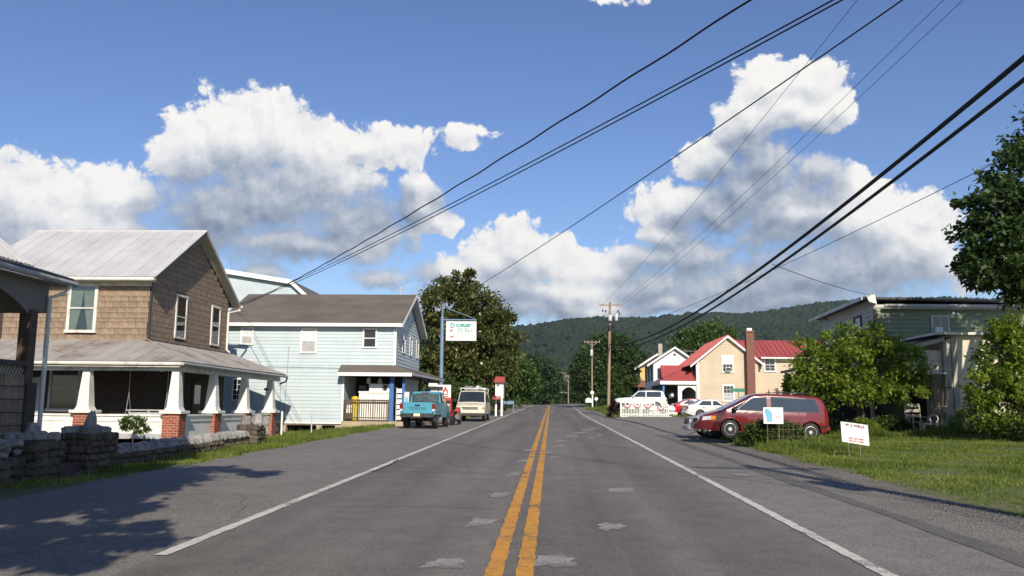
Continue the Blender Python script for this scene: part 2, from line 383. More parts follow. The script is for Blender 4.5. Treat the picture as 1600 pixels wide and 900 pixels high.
def paintmat(name, c, under, wear=0.5):
    m = bpy.data.materials.new(name); m.use_nodes = True; nt = m.node_tree; b = nt.nodes['Principled BSDF']; L = nt.links.new
    tc = nt.nodes.new('ShaderNodeTexCoord')
    f = None
    def nz(s, d):
        n = nt.nodes.new('ShaderNodeTexNoise'); n.inputs['Scale'].default_value = s; n.inputs['Detail'].default_value = d; n.inputs['Roughness'].default_value = .7
        L(tc.outputs['Object'], n.inputs['Vector']); return n.outputs[0]
    ad = nt.nodes.new('ShaderNodeMath'); ad.operation = 'ADD'; L(nz(1.2, 3), ad.inputs[0]); L(nz(28, 4), ad.inputs[1])
    r = nt.nodes.new('ShaderNodeMapRange'); L(ad.outputs[0], r.inputs[0])
    for i, x in enumerate((1.0+(.5-wear)*.5, 1.16+(.5-wear)*.5, 0, .9)): r.inputs[i+1].default_value = x
    mx = nt.nodes.new('ShaderNodeMix'); mx.data_type = 'RGBA'; L(r.outputs[0], mx.inputs[0]); mx.inputs[6].default_value = c; mx.inputs[7].default_value = under
    h = nt.nodes.new('ShaderNodeHueSaturation'); L(mx.outputs[2], h.inputs['Color'])
    r2 = nt.nodes.new('ShaderNodeMapRange'); L(nz(5, 5), r2.inputs[0])
    for i, x in enumerate((.3, .7, .82, 1.12)): r2.inputs[i+1].default_value = x
    L(r2.outputs[0], h.inputs['Value']); L(h.outputs[0], b.inputs['Base Color']); b.inputs['Roughness'].default_value = .75
    return m
def brickmat(name, c1, c2, mortar, w=.22, h=.07):
    m = bpy.data.materials.new(name); m.use_nodes = True; nt = m.node_tree; b = nt.nodes['Principled BSDF']; L = nt.links.new
    tc = nt.nodes.new('ShaderNodeTexCoord'); mp = nt.nodes.new('ShaderNodeMapping'); mp.inputs['Rotation'].default_value = (R(90), 0, 0)
    L(tc.outputs['Object'], mp.inputs[0]); t = nt.nodes.new('ShaderNodeTexBrick'); L(mp.outputs[0], t.inputs[0])
    t.inputs['Color1'].default_value = c1; t.inputs['Color2'].default_value = c2; t.inputs['Mortar'].default_value = mortar
    t.inputs['Scale'].default_value = 1; t.inputs['Mortar Size'].default_value = .008; t.inputs['Brick Width'].default_value = w; t.inputs['Row Height'].default_value = h
    L(t.outputs[0], b.inputs['Base Color']); b.inputs['Roughness'].default_value = .9; return m

WHITE = (0.80, 0.79, 0.75, 1)
MT = dict(
 white=pm("white_paint", (.78,.77,.72,1), (.70,.69,.64,1), 1.5, .6, fine=.05, dirt=(.42,.38,.32,1), damt=.35),
 dirtywhite=pm("weathered_white_paint", (.74,.72,.66,1), (.62,.60,.54,1), 1.2, .7, fine=.07, dirt=(.34,.28,.22,1), damt=.7, dscale=2.2),
 cleanwhite=pm("white_vinyl", (.82,.82,.80,1), (.76,.76,.74,1), 2, .45, fine=.03),
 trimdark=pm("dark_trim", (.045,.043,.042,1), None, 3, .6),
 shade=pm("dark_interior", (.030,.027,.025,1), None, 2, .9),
 block=pm("brown_asphalt_block_siding", (.30,.222,.156,1), (.22,.162,.115,1), 2.2, .9, .005, 45, rnd=.11, fine=.2, fscale=55, dirt=(.07,.045,.03,1), damt=.35, dscale=4),
 blockbase=pm("siding_joint", (.050,.034,.026,1), None, 4, .95),
 tinroof=pm("painted_tin_roof", (.54,.54,.54,1), (.49,.49,.492,1), .9, .5, metal=.0, fine=.08, rnd=.05, stretch=(1,1,1), dirt=(.30,.30,.30,1), damt=.35, dscale=.5),
 rustroof=pm("weathered_porch_roof", (.37,.355,.33,1), (.30,.285,.265,1), .8, .65, metal=.0, fine=.12, rnd=.06, dirt=(.14,.07,.045,1), damt=.7, dscale=.7),
 brick=pm("red_brick", (.36,.085,.04,1), (.27,.06,.032,1), 6, .9, .003, 80, rnd=.22, fine=.2, fscale=60),
 mortar=pm("pale_mortar", (.46,.42,.36,1), None, 10, .95),
 stone=pm("rough_wall_stone", (.105,.086,.064,1), (.062,.052,.041,1), 3, .95, .012, 18, rnd=.35, fine=.3, fscale=25, dirt=(.20,.14,.08,1), damt=.5, dscale=3),
 coping=pm("pale_coping_stone", (.31,.30,.285,1), (.21,.20,.19,1), 4, .92, .010, 22, rnd=.25, fine=.25, fscale=25),
 core=pm("wall_core_mortar", (.075,.066,.055,1), None, 6, .97, .01, 20),
 conc=pm("tan_concrete", (.46,.37,.25,1), (.38,.31,.22,1), 2, .9, .003, 40, dirt=(.2,.17,.13,1), damt=.5),
 pinkconc=pm("pinkish_foundation", (.44,.34,.28,1), (.36,.29,.24,1), 2, .9, .003, 40),
 redstep=pm("worn_red_step", (.11,.065,.055,1), (.075,.05,.045,1), 3, .95, .006, 30),
 blueboard=pm("pale_blue_clapboard", (.485,.568,.600,1), (.455,.54,.572,1), .6, .55, fine=.03, rnd=.025, dirt=(.38,.44,.46,1), damt=.4, dscale=.7),
 bluetrim=pm("blue_painted_wood", (.05,.16,.42,1), (.04,.13,.34,1), 3, .5),
 bluepole=pm("blue_painted_pole", (.17,.27,.40,1), (.13,.21,.32,1), 2, .55, dirt=(.2,.2,.2,1), damt=.4),
 shingle=pm("brown_grey_shingles", (.150,.128,.106,1), (.105,.092,.078,1), .5, .95, .006, 30, fine=.25, fscale=14, stretch=(1,1,3)),
 shingle2=pm("grey_roof_shingles", (.17,.165,.16,1), (.12,.117,.115,1), .8, .95, .005, 30, fine=.2, fscale=14),
 oldwood=pm("weathered_brown_wood", (.12,.085,.06,1), (.08,.058,.043,1), 6, .85, .004, 30, rnd=.15, stretch=(1,1,.3)),
 greywood=pm("grey_painted_wood", (.42,.43,.43,1), (.34,.35,.35,1), 4, .7),
 tan=pm("tan_vinyl_siding", (.53,.435,.31,1), (.495,.405,.285,1), .4, .6, fine=.03, rnd=.02),
 darksiding=pm("grey_brown_siding", (.21,.19,.17,1), (.17,.155,.14,1), 1, .7),
 redroof=pm("red_ribbed_metal", (.40,.085,.075,1), (.34,.072,.065,1), .5, .42, fine=.05, rnd=.04, dirt=(.33,.06,.06,1), damt=.4),
 yellow=pm("yellow_siding", (.62,.44,.16,1), (.58,.41,.15,1), .5, .65, fine=.04),
 orangeroof=pm("orange_brown_roof", (.27,.125,.060,1), (.21,.10,.05,1), 1, .8),
 greenboard=pm("sage_green_siding", (.20,.235,.145,1), (.18,.215,.13,1), .5, .65, fine=.04, rnd=.03),
 greyboard=pm("pale_grey_siding", (.52,.51,.46,1), (.46,.45,.41,1), .5, .65, fine=.04, rnd=.03),
 cream=pm("cream_stucco", (.66,.61,.48,1), (.60,.55,.43,1), 1, .8, .002, 50, dirt=(.4,.36,.28,1), damt=.4),
 creamwood=pm("weathered_cream_wood", (.42,.39,.32,1), (.33,.31,.26,1), 2, .8, fine=.1),
 woodpole=pm("creosoted_pole_wood", (.36,.265,.185,1), (.25,.18,.125,1), 2.5, .9, .006, 20, stretch=(4,4,.25), fine=.2, fscale=12),
 steel=pm("galvanised_steel", (.45,.46,.47,1), (.36,.37,.38,1), 3, .45, metal=.7),
 castgrey=pm("grey_equipment_paint", (.58,.59,.60,1), (.5,.51,.52,1), 3, .5),
 black=pm("black_rubber", (.022,.022,.023,1), (.016,.016,.017,1), 5, .75),
 wire=pm("black_cable", (.012,.012,.013,1), None, 5, .8, fine=0),
 plasticblack=pm("black_plastic", (.018,.018,.019,1), None, 5, .45, fine=.05),
 signwhite=pm("white_sign_face", (.86,.85,.81,1), (.82,.81,.77,1), 2, .5, fine=.02),
 yellowpl=pm("yellow_plastic", (.75,.58,.03,1), (.66,.5,.03,1), 3, .5),
 redpaint=pm("faded_red_paint", (.55,.06,.045,1), (.48,.06,.05,1), 2, .5),
 green_t=pm("teal_green_lettering", (.05,.33,.27,1), None, 3, .6, fine=0), paleg_t=pm("pale_green_lettering", (.25,.45,.38,1), None, 3, .6, fine=0),
 red_t=pm("red_lettering", (.52,.07,.06,1), None, 3, .6, fine=0), maroon_t=pm("maroon_lettering", (.30,.04,.07,1), None, 3, .6, fine=0),
 blue_t=pm("light_blue_print", (.18,.50,.72,1), None, 3, .6, fine=0), navy_t=pm("navy_print", (.035,.04,.12,1), None, 3, .6, fine=0),
 grey_t=pm("grey_print", (.25,.27,.30,1), None, 3, .6, fine=0), brown_t=pm("brown_print", (.30,.14,.07,1), None, 3, .6, fine=0),
 signgreen=pm("green_sign_sheeting", (.02,.22,.12,1), None, 3, .5, fine=0),
 darkglass=pm("dark_window_glass", (.020,.024,.027,1), (.03,.034,.036,1), 1, .05, fine=0, spec=.7),
 cartglass=pm("car_glass", (.018,.026,.030,1), (.028,.038,.042,1), 1, .02, fine=0, spec=1.0, coat=.6), truckglass=pm("tinted_glass_painted_light", (.10,.15,.155,1), (.05,.075,.08,1), 5, .05, fine=.2, fscale=9, spec=.8),  # truck rear pane is opaque; daylight seen through the cab put in its colour
 glass=glassmat("window_glass", (.72,.76,.74,1), .06),
 curtain=pm("sheer_curtain", (.52,.53,.45,1), (.44,.46,.39,1), 4, .9), blind=pm("white_roller_blind", (.66,.70,.70,1), None, 3, .8, fine=.03),
 chrome=pm("chrome", (.75,.75,.76,1), None, 3, .15, metal=1, fine=0), alloy=pm("alloy_wheel", (.66,.655,.63,1), None, 3, .35, metal=.15, fine=0), rust=pm("rusty_wire", (.16,.125,.10,1), (.11,.08,.06,1), 5, .8), buntred=pm("faded_bunting_red", (.55,.23,.23,1), None, 3, .8), buntblue=pm("faded_bunting_blue", (.20,.17,.27,1), None, 3, .8),
 lampglass=pm("headlamp_glass", (.62,.64,.66,1), None, 3, .1, fine=0), amber=pm("amber_lens", (.8,.26,.02,1), None, 3, .2, fine=0), tail=pm("red_lens", (.22,.018,.012,1), None, 3, .2, fine=0),
 plate=pm("number_plate", (.80,.72,.50,1), None, 3, .4, fine=0),
 headlit=pm("lit_headlamp", (.9,.88,.8,1), None, 3, .3, fine=0, emit=(1, .93, .8, 1), estr=2.0),
 bark=pm("tree_bark", (.11,.082,.06,1), (.07,.052,.04,1), 5, .95, .012, 14, stretch=(2,2,.4), fine=.25, fscale=14),
)
def carpaint(name, c, rough=.28, coat=.7, metal=.0):
    return pm(name, c, tuple(x*.93 for x in c[:3])+(1,), 2, rough, fine=.02, coat=coat, metal=metal, dirt=tuple(x*.5+.09 for x in c[:3])+(1,), damt=.18, dscale=2)
# ------------------------------------------------------------------ terrain
def prof(y):
    y = np.asarray(y, float)
    y = np.maximum(y, -60); a = 0.0132*y; s = 0.0132/36
    yy = np.clip(y-222, 0, 110); z = np.where(y > 222, 0.0132*222+0.0132*yy-s*yy**2/2, a)
    e = 0.0132-s*110
    z = np.where(y > 332, z+e*np.clip(y-332, 0, 260), z)
    return z
def gz(x, y):
    x = np.asarray(x, float); y = np.asarray(y, float)
    z = prof(y)
    z = z-0.07*np.clip(-8.5-x, 0, 7.5)*np.clip((75-y)/15, 0, 1)
    z = z-0.35*np.exp(-((x+14)/2.2)**2-((y-43.5)/3.0)**2)
    near = np.clip((46-y)/12, 0, 1)*np.clip((y-8)/14, 0, 1)
    z = z+0.048*np.clip(x-6.3, 0, 14)*near
    z = z+0.17*np.clip((x-4.6)/1.5, 0, 1)*np.clip((y-44)/14, 0, 1)
    z = z+0.55*np.exp(-((x-6.3)/1.5)**2)*np.exp(-((y-92)/9)**2)
    z = z+0.5*np.clip((-6.2-x)/4, 0, 1)*np.clip((y-66)/14, 0, 1)*np.clip((200-y)/40, 0, 1)
    return z
def g(x, y): return float(gz(x, y))
ASPH = roadmat("lane_asphalt", (.168,.156,.141,1), (.136,.127,.115,1), (.22,.205,.19,1), lanes=True, cracks=.6)
SHOULD = roadmat("shoulder_asphalt", (.205,.190,.170,1), (.165,.153,.136,1), (.30,.29,.27,1), .8, cracks=.5, gravel=.004)
GRAVEL = roadmat("gravel_edge", (.165,.153,.138,1), (.115,.106,.095,1), (.30,.285,.26,1), .6, cracks=0, gravel=.012)
LOT = roadmat("side_lot_asphalt", (.235,.215,.185,1), (.185,.17,.148,1), (.34,.32,.285,1), .8, cracks=.5, gravel=.004)
SOIL = pm("grass_and_soil", (.075,.105,.026,1), (.10,.125,.034,1), .5, .98, .03, 9, fine=.35, fscale=6, dirt=(.15,.115,.075,1), damt=.75, dscale=.9)
FARG = pm("far_pasture", (.055,.085,.022,1), (.05,.075,.02,1), .02, .98, fine=.2, fscale=.4)
def sheet(name, left, right, ys, lift, mat, nx=2, kind='structure'):
    mb = MB(); rows = []
    for y in ys:
        l, r = left(y), right(y)
        rows.append([(lerp(l, r, i/(nx-1)), y, g(lerp(l, r, i/(nx-1)), y)+lift) for i in range(nx)])
    mb.grid(rows); o = mb.build(name, mat, smooth=True, fix=False)
    return tag(o, kind=kind)
YN = [float(v) for v in np.concatenate([np.arange(-40, 60, 1.0), np.arange(60, 340, 3.0)])]
# one ground sheet reaching the horizon; it lies a few centimetres low under the paved strips
gx = np.concatenate([[-4000,-2500,-1400,-800,-400,-200,-110,-70,-45,-30,-22], np.arange(-17, -8.6, .6), [-8.5,-8.0,-6,-4,0,3,4.6,5.2,5.8,6.1,6.3], np.arange(6.9, 21, .8), [23,27,32,45,70,110,200,400,800,1400,2500,4000]])
gy = np.concatenate([[-4000,-1500,-600,-250,-120,-70], YN, [360,400,470,600,800,1100,1600,2500,4000]])
GX, GY = np.meshgrid(gx, gy); GZ = gz(GX, GY)
road = (GX > -8.05) & (GX < 6.15) & (GY < 340) & (GY > -45)
lot = (GX > 6) & (GX < 23.5) & (GY > 40.5) & (GY < 70.4)
GZ = np.where(road | lot, GZ-.07, GZ)
ny, nxx = GX.shape
V = np.stack([GX, GY, GZ], -1).reshape(-1, 3); idx = np.arange(ny*nxx).reshape(ny, nxx)
F = np.stack([idx[:-1, :-1], idx[:-1, 1:], idx[1:, 1:], idx[1:, :-1]], -1).reshape(-1, 4)
tag(np_obj("ground", V, F, SOIL, smooth=True), kind='structure')
def wob(a, amp, f=1.0, seed=0):
    return lambda y: a+amp*(math.sin(y*.9*f+seed)+.6*math.sin(y*2.3*f+seed*2)+.4*math.sin(y*5.1*f+seed*3))
RL = lambda y: 3.08+max(0, y-86)*.0145          # right edge line
YR = [y for y in YN if y >= -40]
tag(sheet("left_shoulder", wob(-8.35, .10, 1, 2), lambda y: -3.7, YR, .008, SHOULD, 5))
tag(sheet("right_shoulder", lambda y: 2.9, lambda y: 5.75+max(0, y-86)*.012+.07*math.sin(y*1.7)+.04*math.sin(y*4.1), YR, .008, SHOULD, 4))
tag(sheet("gravel_verge", lambda y: 5.4, wob(6.55, .09, .9, 5), [y for y in YR if y < 41], .003, GRAVEL, 3))
tag(sheet("road", lambda y: -3.86, lambda y: RL(y)-.02, YR, .014, ASPH, 5))
tag(sheet("side_lot", lambda y: 4.9, lambda y: 24.0, [39.4+.0*i for i in (0,)]+[y for y in YR if 40 <= y <= 70]+[70.6], .012, LOT, 20))
YELLOW = paintmat("yellow_road_paint", (.60,.285,.035,1), (.12,.10,.075,1), .42)
WLINE = paintmat("white_road_paint", (.60,.585,.53,1), (.13,.125,.12,1), .40)
FADE = paintmat("faded_white_paint", (.36,.34,.31,1), (.150,.141,.130,1), .72)
def rag(s): return lambda y: .006*math.sin(y*7.3+s)+.005*math.sin(y*17+s*2)+.004*math.sin(y*31+s)
ra, rb = rag(1), rag(4)
YF = sorted(set(YN+[float(v) for v in np.arange(2, 30, .125)]))
tag(sheet("yellow_line", lambda y: -.59+ra(y), lambda y: -.43+rb(y), YF, .022, YELLOW), kind='structure')
tag(sheet("yellow_line", lambda y: -.31+rb(y+3), lambda y: -.15+ra(y+5), YF, .022, YELLOW), kind='structure')
tag(sheet("edge_line", lambda y: -3.93+ra(y*.7), lambda y: -3.79+rb(y*.7), [y for y in YF if y > 8.7], .022, WLINE), kind='structure')
tag(sheet("edge_line", lambda y: RL(y)-.06+rb(y), lambda y: RL(y)+.08+ra(y+2), YF, .022, WLINE), kind='structure')
# worn patches of old white markings
for k, (x, y, w, l) in enumerate([(-1.0,8.6,.34,.6),(.02,8.8,.42,.75),(-.88,11.4,.30,.9),(.75,11.2,.30,.7),(-.83,14.6,.26,1.0),(1.25,15.6,.42,1.1),(-.75,18.6,.26,1.3),
        (-.62,22.5,.3,1.2),(-.1,26,.3,1.3),(-.62,27,.35,1.3),(.42,33,.35,1.6),(.95,37.5,.5,1.8),(1.4,41,.6,2.),(1.9,44.5,.7,2.),(2.35,47.5,.7,2.),(1.65,35.5,.22,1.2),(2.15,38.5,.25,1.2),(.15,24,.3,.9),(4.1,19.0,.45,.5),(.3,29.5,.3,1.2)]):
    mb = MB(); n = 40; ph = rng.uniform(0, 6, 3)
    def rr_(t): return (abs(math.cos(t))**6+abs(math.sin(t))**6)**(-1/6)*(.62+.10*math.sin(3*t+ph[0])+.10*math.sin(7*t+ph[1])+.10*rng.random())
    ring = [(x+w*.75*rr_(t)*math.cos(t)+.25*l*math.sin(t)*rr_(t)*.3, y+l*.6*rr_(t)*math.sin(t)) for t in np.linspace(0, 2*math.pi, n, endpoint=False)]
    mb.add([(a, b, g(a, b)+.018) for a, b in ring], [tuple(range(n))])
    tag(mb.build("worn_paint_patch", FADE, loc=(x, y, 0), fix=False), kind='structure')
# black rubber marks and a tar seam across the lanes
TAR = pm("tar_seam", (.060,.057,.055,1), None, 8, .8)
for pts, w in (([(-8.2,19.6),(-6,19.2),(-3.5,18.7),(-1,18.55),(1.5,18.5),(3,18.5),(4.2,18.3)], .03), ([(-3.75,18.6),(-3.72,20.2),(-3.85,22.4)], .05), ([(-8,29),(-6.5,30.5),(-5.2,33),(-4.6,36)], .05), ([(6.2,40),(8,47),(9,55),(9.3,62)], .09), ([(-3.6,34),(-1,34.4),(2.9,34.1)], .035), ([(-3.7,12.6),(-1.8,12.9),(-.7,12.7)], .02)):
    P = []
    for i in range(len(pts)-1):
        for t in np.linspace(0, 1, 14, endpoint=False): P.append((lerp(pts[i][0], pts[i+1][0], t), lerp(pts[i][1], pts[i+1][1], t)))
    rows = []
    for i, (a, b) in enumerate(P):
        q = P[min(i+1, len(P)-1)]; p0 = P[max(i-1, 0)]; d = Vector((q[0]-p0[0], q[1]-p0[1])).normalized(); ww = w*(.6+.5*rng.random()); j = .02*rng.standard_normal()
        rows.append([(a-d.y*ww*.5+j, b+d.x*ww*.5+j, g(a, b)+.0265), (a+d.y*ww*.5+j, b-d.x*ww*.5+j, g(a, b)+.0265)])
    tag(MB().grid(rows).build("tar_seam", TAR, fix=False), kind='structure')

DARK_STRIP = roadmat("darker_strip", (.135,.127,.115,1), (.11,.104,.095,1), (.2,.19,.18,1), .8, cracks=0)
sheet("darker_strip", lambda y: 4.62+.05*math.sin(y*.6)+.03*math.sin(y*2.1), lambda y: 4.93+.04*math.sin(y*.7+1)+.03*math.sin(y*2.7), [y for y in YR if 5 <= y <= 39], .014, DARK_STRIP, 2)  # narrow strip along the right shoulder, darker than the asphalt beside it

# the wooded ridge behind the village
def ridge(x): return 176+.060*x-6*np.cos(x/260)+5*np.sin(x/90+1)+3*np.sin(x/37)
def hill_z(x, y):
    t = np.clip((y-560)/1340, 0, 1); t2 = t*t*(3-2*t)
    f = 1-.00022*np.clip(y-1900, 0, 3000)
    bumps = 9*np.sin(x/140+y/190)*np.sin(y/170)+5*np.sin(x/63-y/81)
    return -4+(ridge(x)+4)*t2*f+bumps*t2*(1-t)*3
hx = np.linspace(-2600, 3200, 146); hy = np.concatenate([np.linspace(540, 2000, 50), np.linspace(2060, 3600, 12)])
HX, HY = np.meshgrid(hx, hy); HZ = hill_z(HX, HY)
V = np.stack([HX, HY, HZ], -1).reshape(-1, 3); idx = np.arange(HX.size).reshape(HX.shape)
F = np.stack([idx[:-1, :-1], idx[:-1, 1:], idx[1:, 1:], idx[1:, :-1]], -1).reshape(-1, 4)
HILLF = pm("hillside_floor", (.014,.024,.009,1), None, .02, .95)
tag(np_obj("hill", V, F, HILLF, smooth=True), kind='structure')
# its forest: one crown per tree, thousands of them
def ico():
    bm = bmesh.new(); bmesh.ops.create_icosphere(bm, subdivisions=2, radius=1); v = np.array([p.co for p in bm.verts]); f = np.array([[q.index for q in p.verts] for p in bm.faces]); bm.free(); return v, f
iv, jf = ico()
keep = iv[:, 2] > -.45
jf = jf[keep[jf].all(1)]
n = 26000
fx = rng.uniform(-900, 1500, n); fy = 620+1420*rng.random(n)**.8
fx = fx*(.25+.75*(fy/2000))
fz = hill_z(fx, fy); rr = rng.uniform(4.0, 8.5, n)*(.65+.35*fy/2000)
sc3 = np.stack([rr, rr, rr*rng.uniform(.8, 1.25, n)], -1)
jit = 1+.28*rng.standard_normal((n, len(iv), 1))*.6
V = iv[None]*jit*sc3[:, None]+np.stack([fx, fy, fz+rr*.35], -1)[:, None]
F = jf[None]+np.arange(n)[:, None, None]*len(iv)
tint = np.repeat(np.clip(rng.normal(.42, .2, n)+.28*np.sin(fx/95+np.sin(fy/120)*2)*np.sin(fy/150+fx/210), 0, 1), len(iv))  # low-frequency tint: painted cloud shadows together with varied tree tone
FOREST = leafmat("hill_forest_leaves", (.009,.021,.010,1), (.014,.029,.013,1), (.024,.043,.017,1), .9, .05)
tag(np_obj("far_forest", V.reshape(-1, 3), F.reshape(-1, 3), FOREST, smooth=False, col=tint), kind='stuff')
# ------------------------------------------------------------------ buildings
def window(par, fr, a, b, w, h, name='window', frame='white', pane='darkglass', cas=.09, proud=.05, mid=True, grid=(1, 1), curtain=None, sill=True, upper=None, clear=False):
    """a, b: centre along the wall and height; casing, sash bars, panes (sub-parts)"""
    mb = MB(); a0, a1, b0, b1 = a-w/2, a+w/2, b-h/2, b+h/2; E = .003
    mb.fbox(fr, a0-cas, a0, b0, b1, E, proud); mb.fbox(fr, a1, a1+cas, b0, b1, E, proud)
    mb.fbox(fr, a0-cas, a1+cas, b1, b1+cas, E, proud+.004)
    mb.fbox(fr, a0-cas-(.04 if sill else 0), a1+cas+(.04 if sill else 0), b0-cas*.9, b0, E, proud+(.05 if sill else .004))
    rails = [(b0, b1)]
    if mid:
        mb.fbox(fr, a0, a1, b-.025, b+.025, E, proud-.012); rails = [(b0, b-.025), (b+.025, b1)]
    for (q0, q1) in rails:
        for i in range(1, grid[0]):
            x = lerp(a0, a1, i/grid[0]); mb.fbox(fr, x-.012, x+.012, q0, q1, E, proud-.018)
        for i in range(1, grid[1]):
            z = lerp(q0, q1, i/grid[1]); mb.fbox(fr, a0, a1, z-.012, z+.012, E, proud-.02)
    o = mb.build(name, MT[frame], par)
    for i, (q0, q1) in enumerate(rails):
        if clear:
            MB().fbox(fr, a0, a1, q0, q1, proud-.034, proud-.030).build('pane', MT['glass'], o)
        else:
            p = pane
            if i == len(rails)-1 and upper: p = upper
            MB().fbox(fr, a0, a1, q0, q1, E, proud-.03).build('pane', MT[p], o)
    if clear: MB().fbox(fr, a0, a1, b0, b1, .001, .004).build('window_back', MT['shade'], o)
    if curtain:
        n = 26
        for side in curtain:
            c0, c1 = (a0, a0+w*.5) if side == 'l' else ((a1-w*.5, a1) if side == 'r' else (a0, a1))
            rows = []
            for j in range(7):
                t = j/6; row = []
                for i in range(n+1):
                    s = i/n; ins = w*.26*t**1.6 if side in 'lr' else 0
                    x0, x1 = (c0, c1-ins) if side != 'r' else (c0+ins, c1)
                    row.append(fr(lerp(x0, x1, s), lerp(b1, b0 if side != 'v' else b, t), .010+.004*math.sin(s*34)))
                rows.append(row)
            MB().grid(rows).build('curtain', MT['curtain'], o, smooth=True, fix=False)
    return o
def block_mesh():
    bm = bmesh.new(); bmesh.ops.create_cube(bm, size=1)
    es = [e for e in bm.edges if all(v.co.y < 0 for v in e.verts)]
    bmesh.ops.bevel(bm, geom=es, offset=.035, segments=1, affect='EDGES', clamp_overlap=True)
    me = bpy.data.meshes.new("siding_block"); bm.to_mesh(me); bm.free(); me.materials.append(MT['block']); return me
BLK = block_mesh()
def fill_blocks(par, fr, rot, row, wid, z0, z1, spans, holes, th=.03, gap=.014):
    z = z0; k = 0
    while z < z1-.05:
        h = min(row*random.choice((.72, 1, 1, 1.22)), z1-z)
        for (s0, s1) in spans(z+h/2):
            x = s0-(wid*.5 if k % 2 else 0)
            while x < s1-.06:
                w = wid*random.choice((.55, .8, 1, 1.2)); x0, x1 = max(x, s0), min(x+w, s1); x += w
                if x1-x0 < .07: continue
                segs = [(x0, x1)]
                for (ha, hb, hz0, hz1) in holes:
                    if min(z+h, hz1)-max(z, hz0) > .4*h:
                        ns = []
                        for (p, q) in segs:
                            if q <= ha or p >= hb: ns.append((p, q))
                            else:
                                if p < ha: ns.append((p, ha))
                                if q > hb: ns.append((hb, q))
                        segs = ns
                for (p, q) in segs:
                    if q-p < .06: continue
                    t = th*random.uniform(.75, 1.15)
                    inst('block', BLK, par, fr((p+q)/2, z+h/2, t/2), (max(.02, q-p-gap), t, h-gap*.9), (random.uniform(-.004, .004), 0, rot))
        z += h; k += 1
BRK = None
def brick_mesh():
    bm = bmesh.new(); bmesh.ops.create_cube(bm, size=1); me = bpy.data.meshes.new("brick"); bm.to_mesh(me); bm.free(); me.materials.append(MT['brick']); return me
BRK = brick_mesh()
def brick_pier(house, x0, x1, y0, y1, z0, z1, rows=9):
    core = MB().box(x0+.012, x1-.012, y0+.012, y1-.012, z0, z1-.004).build('pier', MT['mortar'], house)
    h = (z1-z0-.15)/rows if z1-z0 > 1.2 else (z1-z0)/rows
    h = .098; nrow = int((z1-z0)/h)
    for r in range(nrow):
        z = z1-.05-h*r
        for face in ('S', 'E'):
            L0, L1 = (x0, x1) if face == 'S' else (y0+.02, y1)
            w = .235; x = L0-(w/2 if r % 2 else 0)
            while x < L1-.03:
                p, q = max(x, L0), min(x+w, L1); x += w
                if q-p < .05: continue
                d = random.uniform(-.004, .004)
                if face == 'S': inst('brick', BRK, core, ((p+q)/2, y0+.03+d, z), (q-p-.018, .06, h-.02))
                else: inst('brick', BRK, core, (x1-.03+d, (p+q)/2, z), (.06, q-p-.018, h-.02))
    return core
def panels(par, name, mat, e0, e1, upv, lim, width, th=.025, rib=0.0):
    """metal sheets laid up the slope: eave line e0->e1, upv the full slope vector, lim(s)-> share of the slope covered at s metres"""
    e0, e1, upv = Vector(e0), Vector(e1), Vector(upv); L = (e1-e0).length; u = (e1-e0)/L; nrm = u.cross(upv).normalized()
    if nrm.z < 0: nrm = -nrm
    s = 0.0
    while s < L-.02:
        t = min(s+width, L); a0, a1 = lim(s+.004), lim(t-.004)
        if max(a0, a1) > .02:
            lift = nrm*random.uniform(0, .006)
            P = [e0+u*(s+.004)+lift, e0+u*(t-.004)+lift, e0+u*(t-.004)+upv*max(a1, .001)+lift, e0+u*(s+.004)+upv*max(a0, .001)+lift]
            mb = MB().slab([tuple(p) for p in P], tuple(nrm*th))
            if rib and a0 > .03:
                mb.slab([tuple(p) for p in (P[0]+nrm*th, P[0]+u*.035+nrm*th, P[3]+u*.035+nrm*th, P[3]+nrm*th)], tuple(nrm*rib))
            mb.build(name, mat, par)
        s = t
def gutter(par, p0, p1, r=.07, mat='dirtywhite', name='gutter'):
    return MB().tube([p0, p1], r, 8).build(name, MT[mat], par)
def gable_roof(mb, x0, x1, y0, y1, ye, zr, ze, th, axis='x'):
    """two slabs; axis x: ridge along x at the middle of y0..y1"""
    ym = (y0+y1)/2
    for s in (y0, y1):
        if axis == 'x': P = [(x0, s, ze), (x1, s, ze), (x1, ym, zr), (x0, ym, zr)]
        else: P = [(s, x0, ze), (s, x1, ze), (ym, x1, zr), (ym, x0, zr)]
        if s == y1: P = P[::-1]
        mb.slab(P, (0, 0, th))
    return mb

# ---- brown house with the wrap-round porch
H = thing("brown_house", "brown block-sided two-storey house with grey tin roof and white-columned wraparound porch", "house", (-16.9, 35.75, 0))
X1, Y0, Y1, YM = -16.9, 35.75, 44.6, 40.17
ZR, ZE = 9.80, 6.86
wl = MB(); wl.hull([(-24.4, Y0, .2), (X1, Y0, .2), (X1, Y1, .2), (-24.4, Y1, .2)], [(-24.4, Y0, 7.05), (X1, Y0, 7.05), (X1, Y1, 7.05), (-24.4, Y1, 7.05)])
wl.hull([(X1, Y0, 7.05), (X1, Y1, 7.05), (X1, YM, ZR-.08)], [(-24.4, Y0, 7.05), (-24.4, Y1, 7.05), (-24.4, YM, ZR-.08)])
wall = wl.build("wall", MT['blockbase'], H)
fill_blocks(wall, fS(Y0), 0, .222, .60, 4.32, 6.58, lambda z: [(-23.2, X1-.02)], [(-20.36, -19.2, 4.66, 6.66)])
def gspan(z):
    if z < 6.95: return [(Y0+.06, Y1-.02)]
    t = (ZR-.2-z)/(ZR-.2-6.95); hw = (Y1-Y0)/2*t; return [(YM-hw, YM+hw)] if hw > .1 else []
fill_blocks(wall, fE(X1), R(90), .235, .66, 4.36, 9.5, gspan, [(38.25, 39.33, 4.66, 6.58), (42.4, 43.4, 4.66, 6.56)])
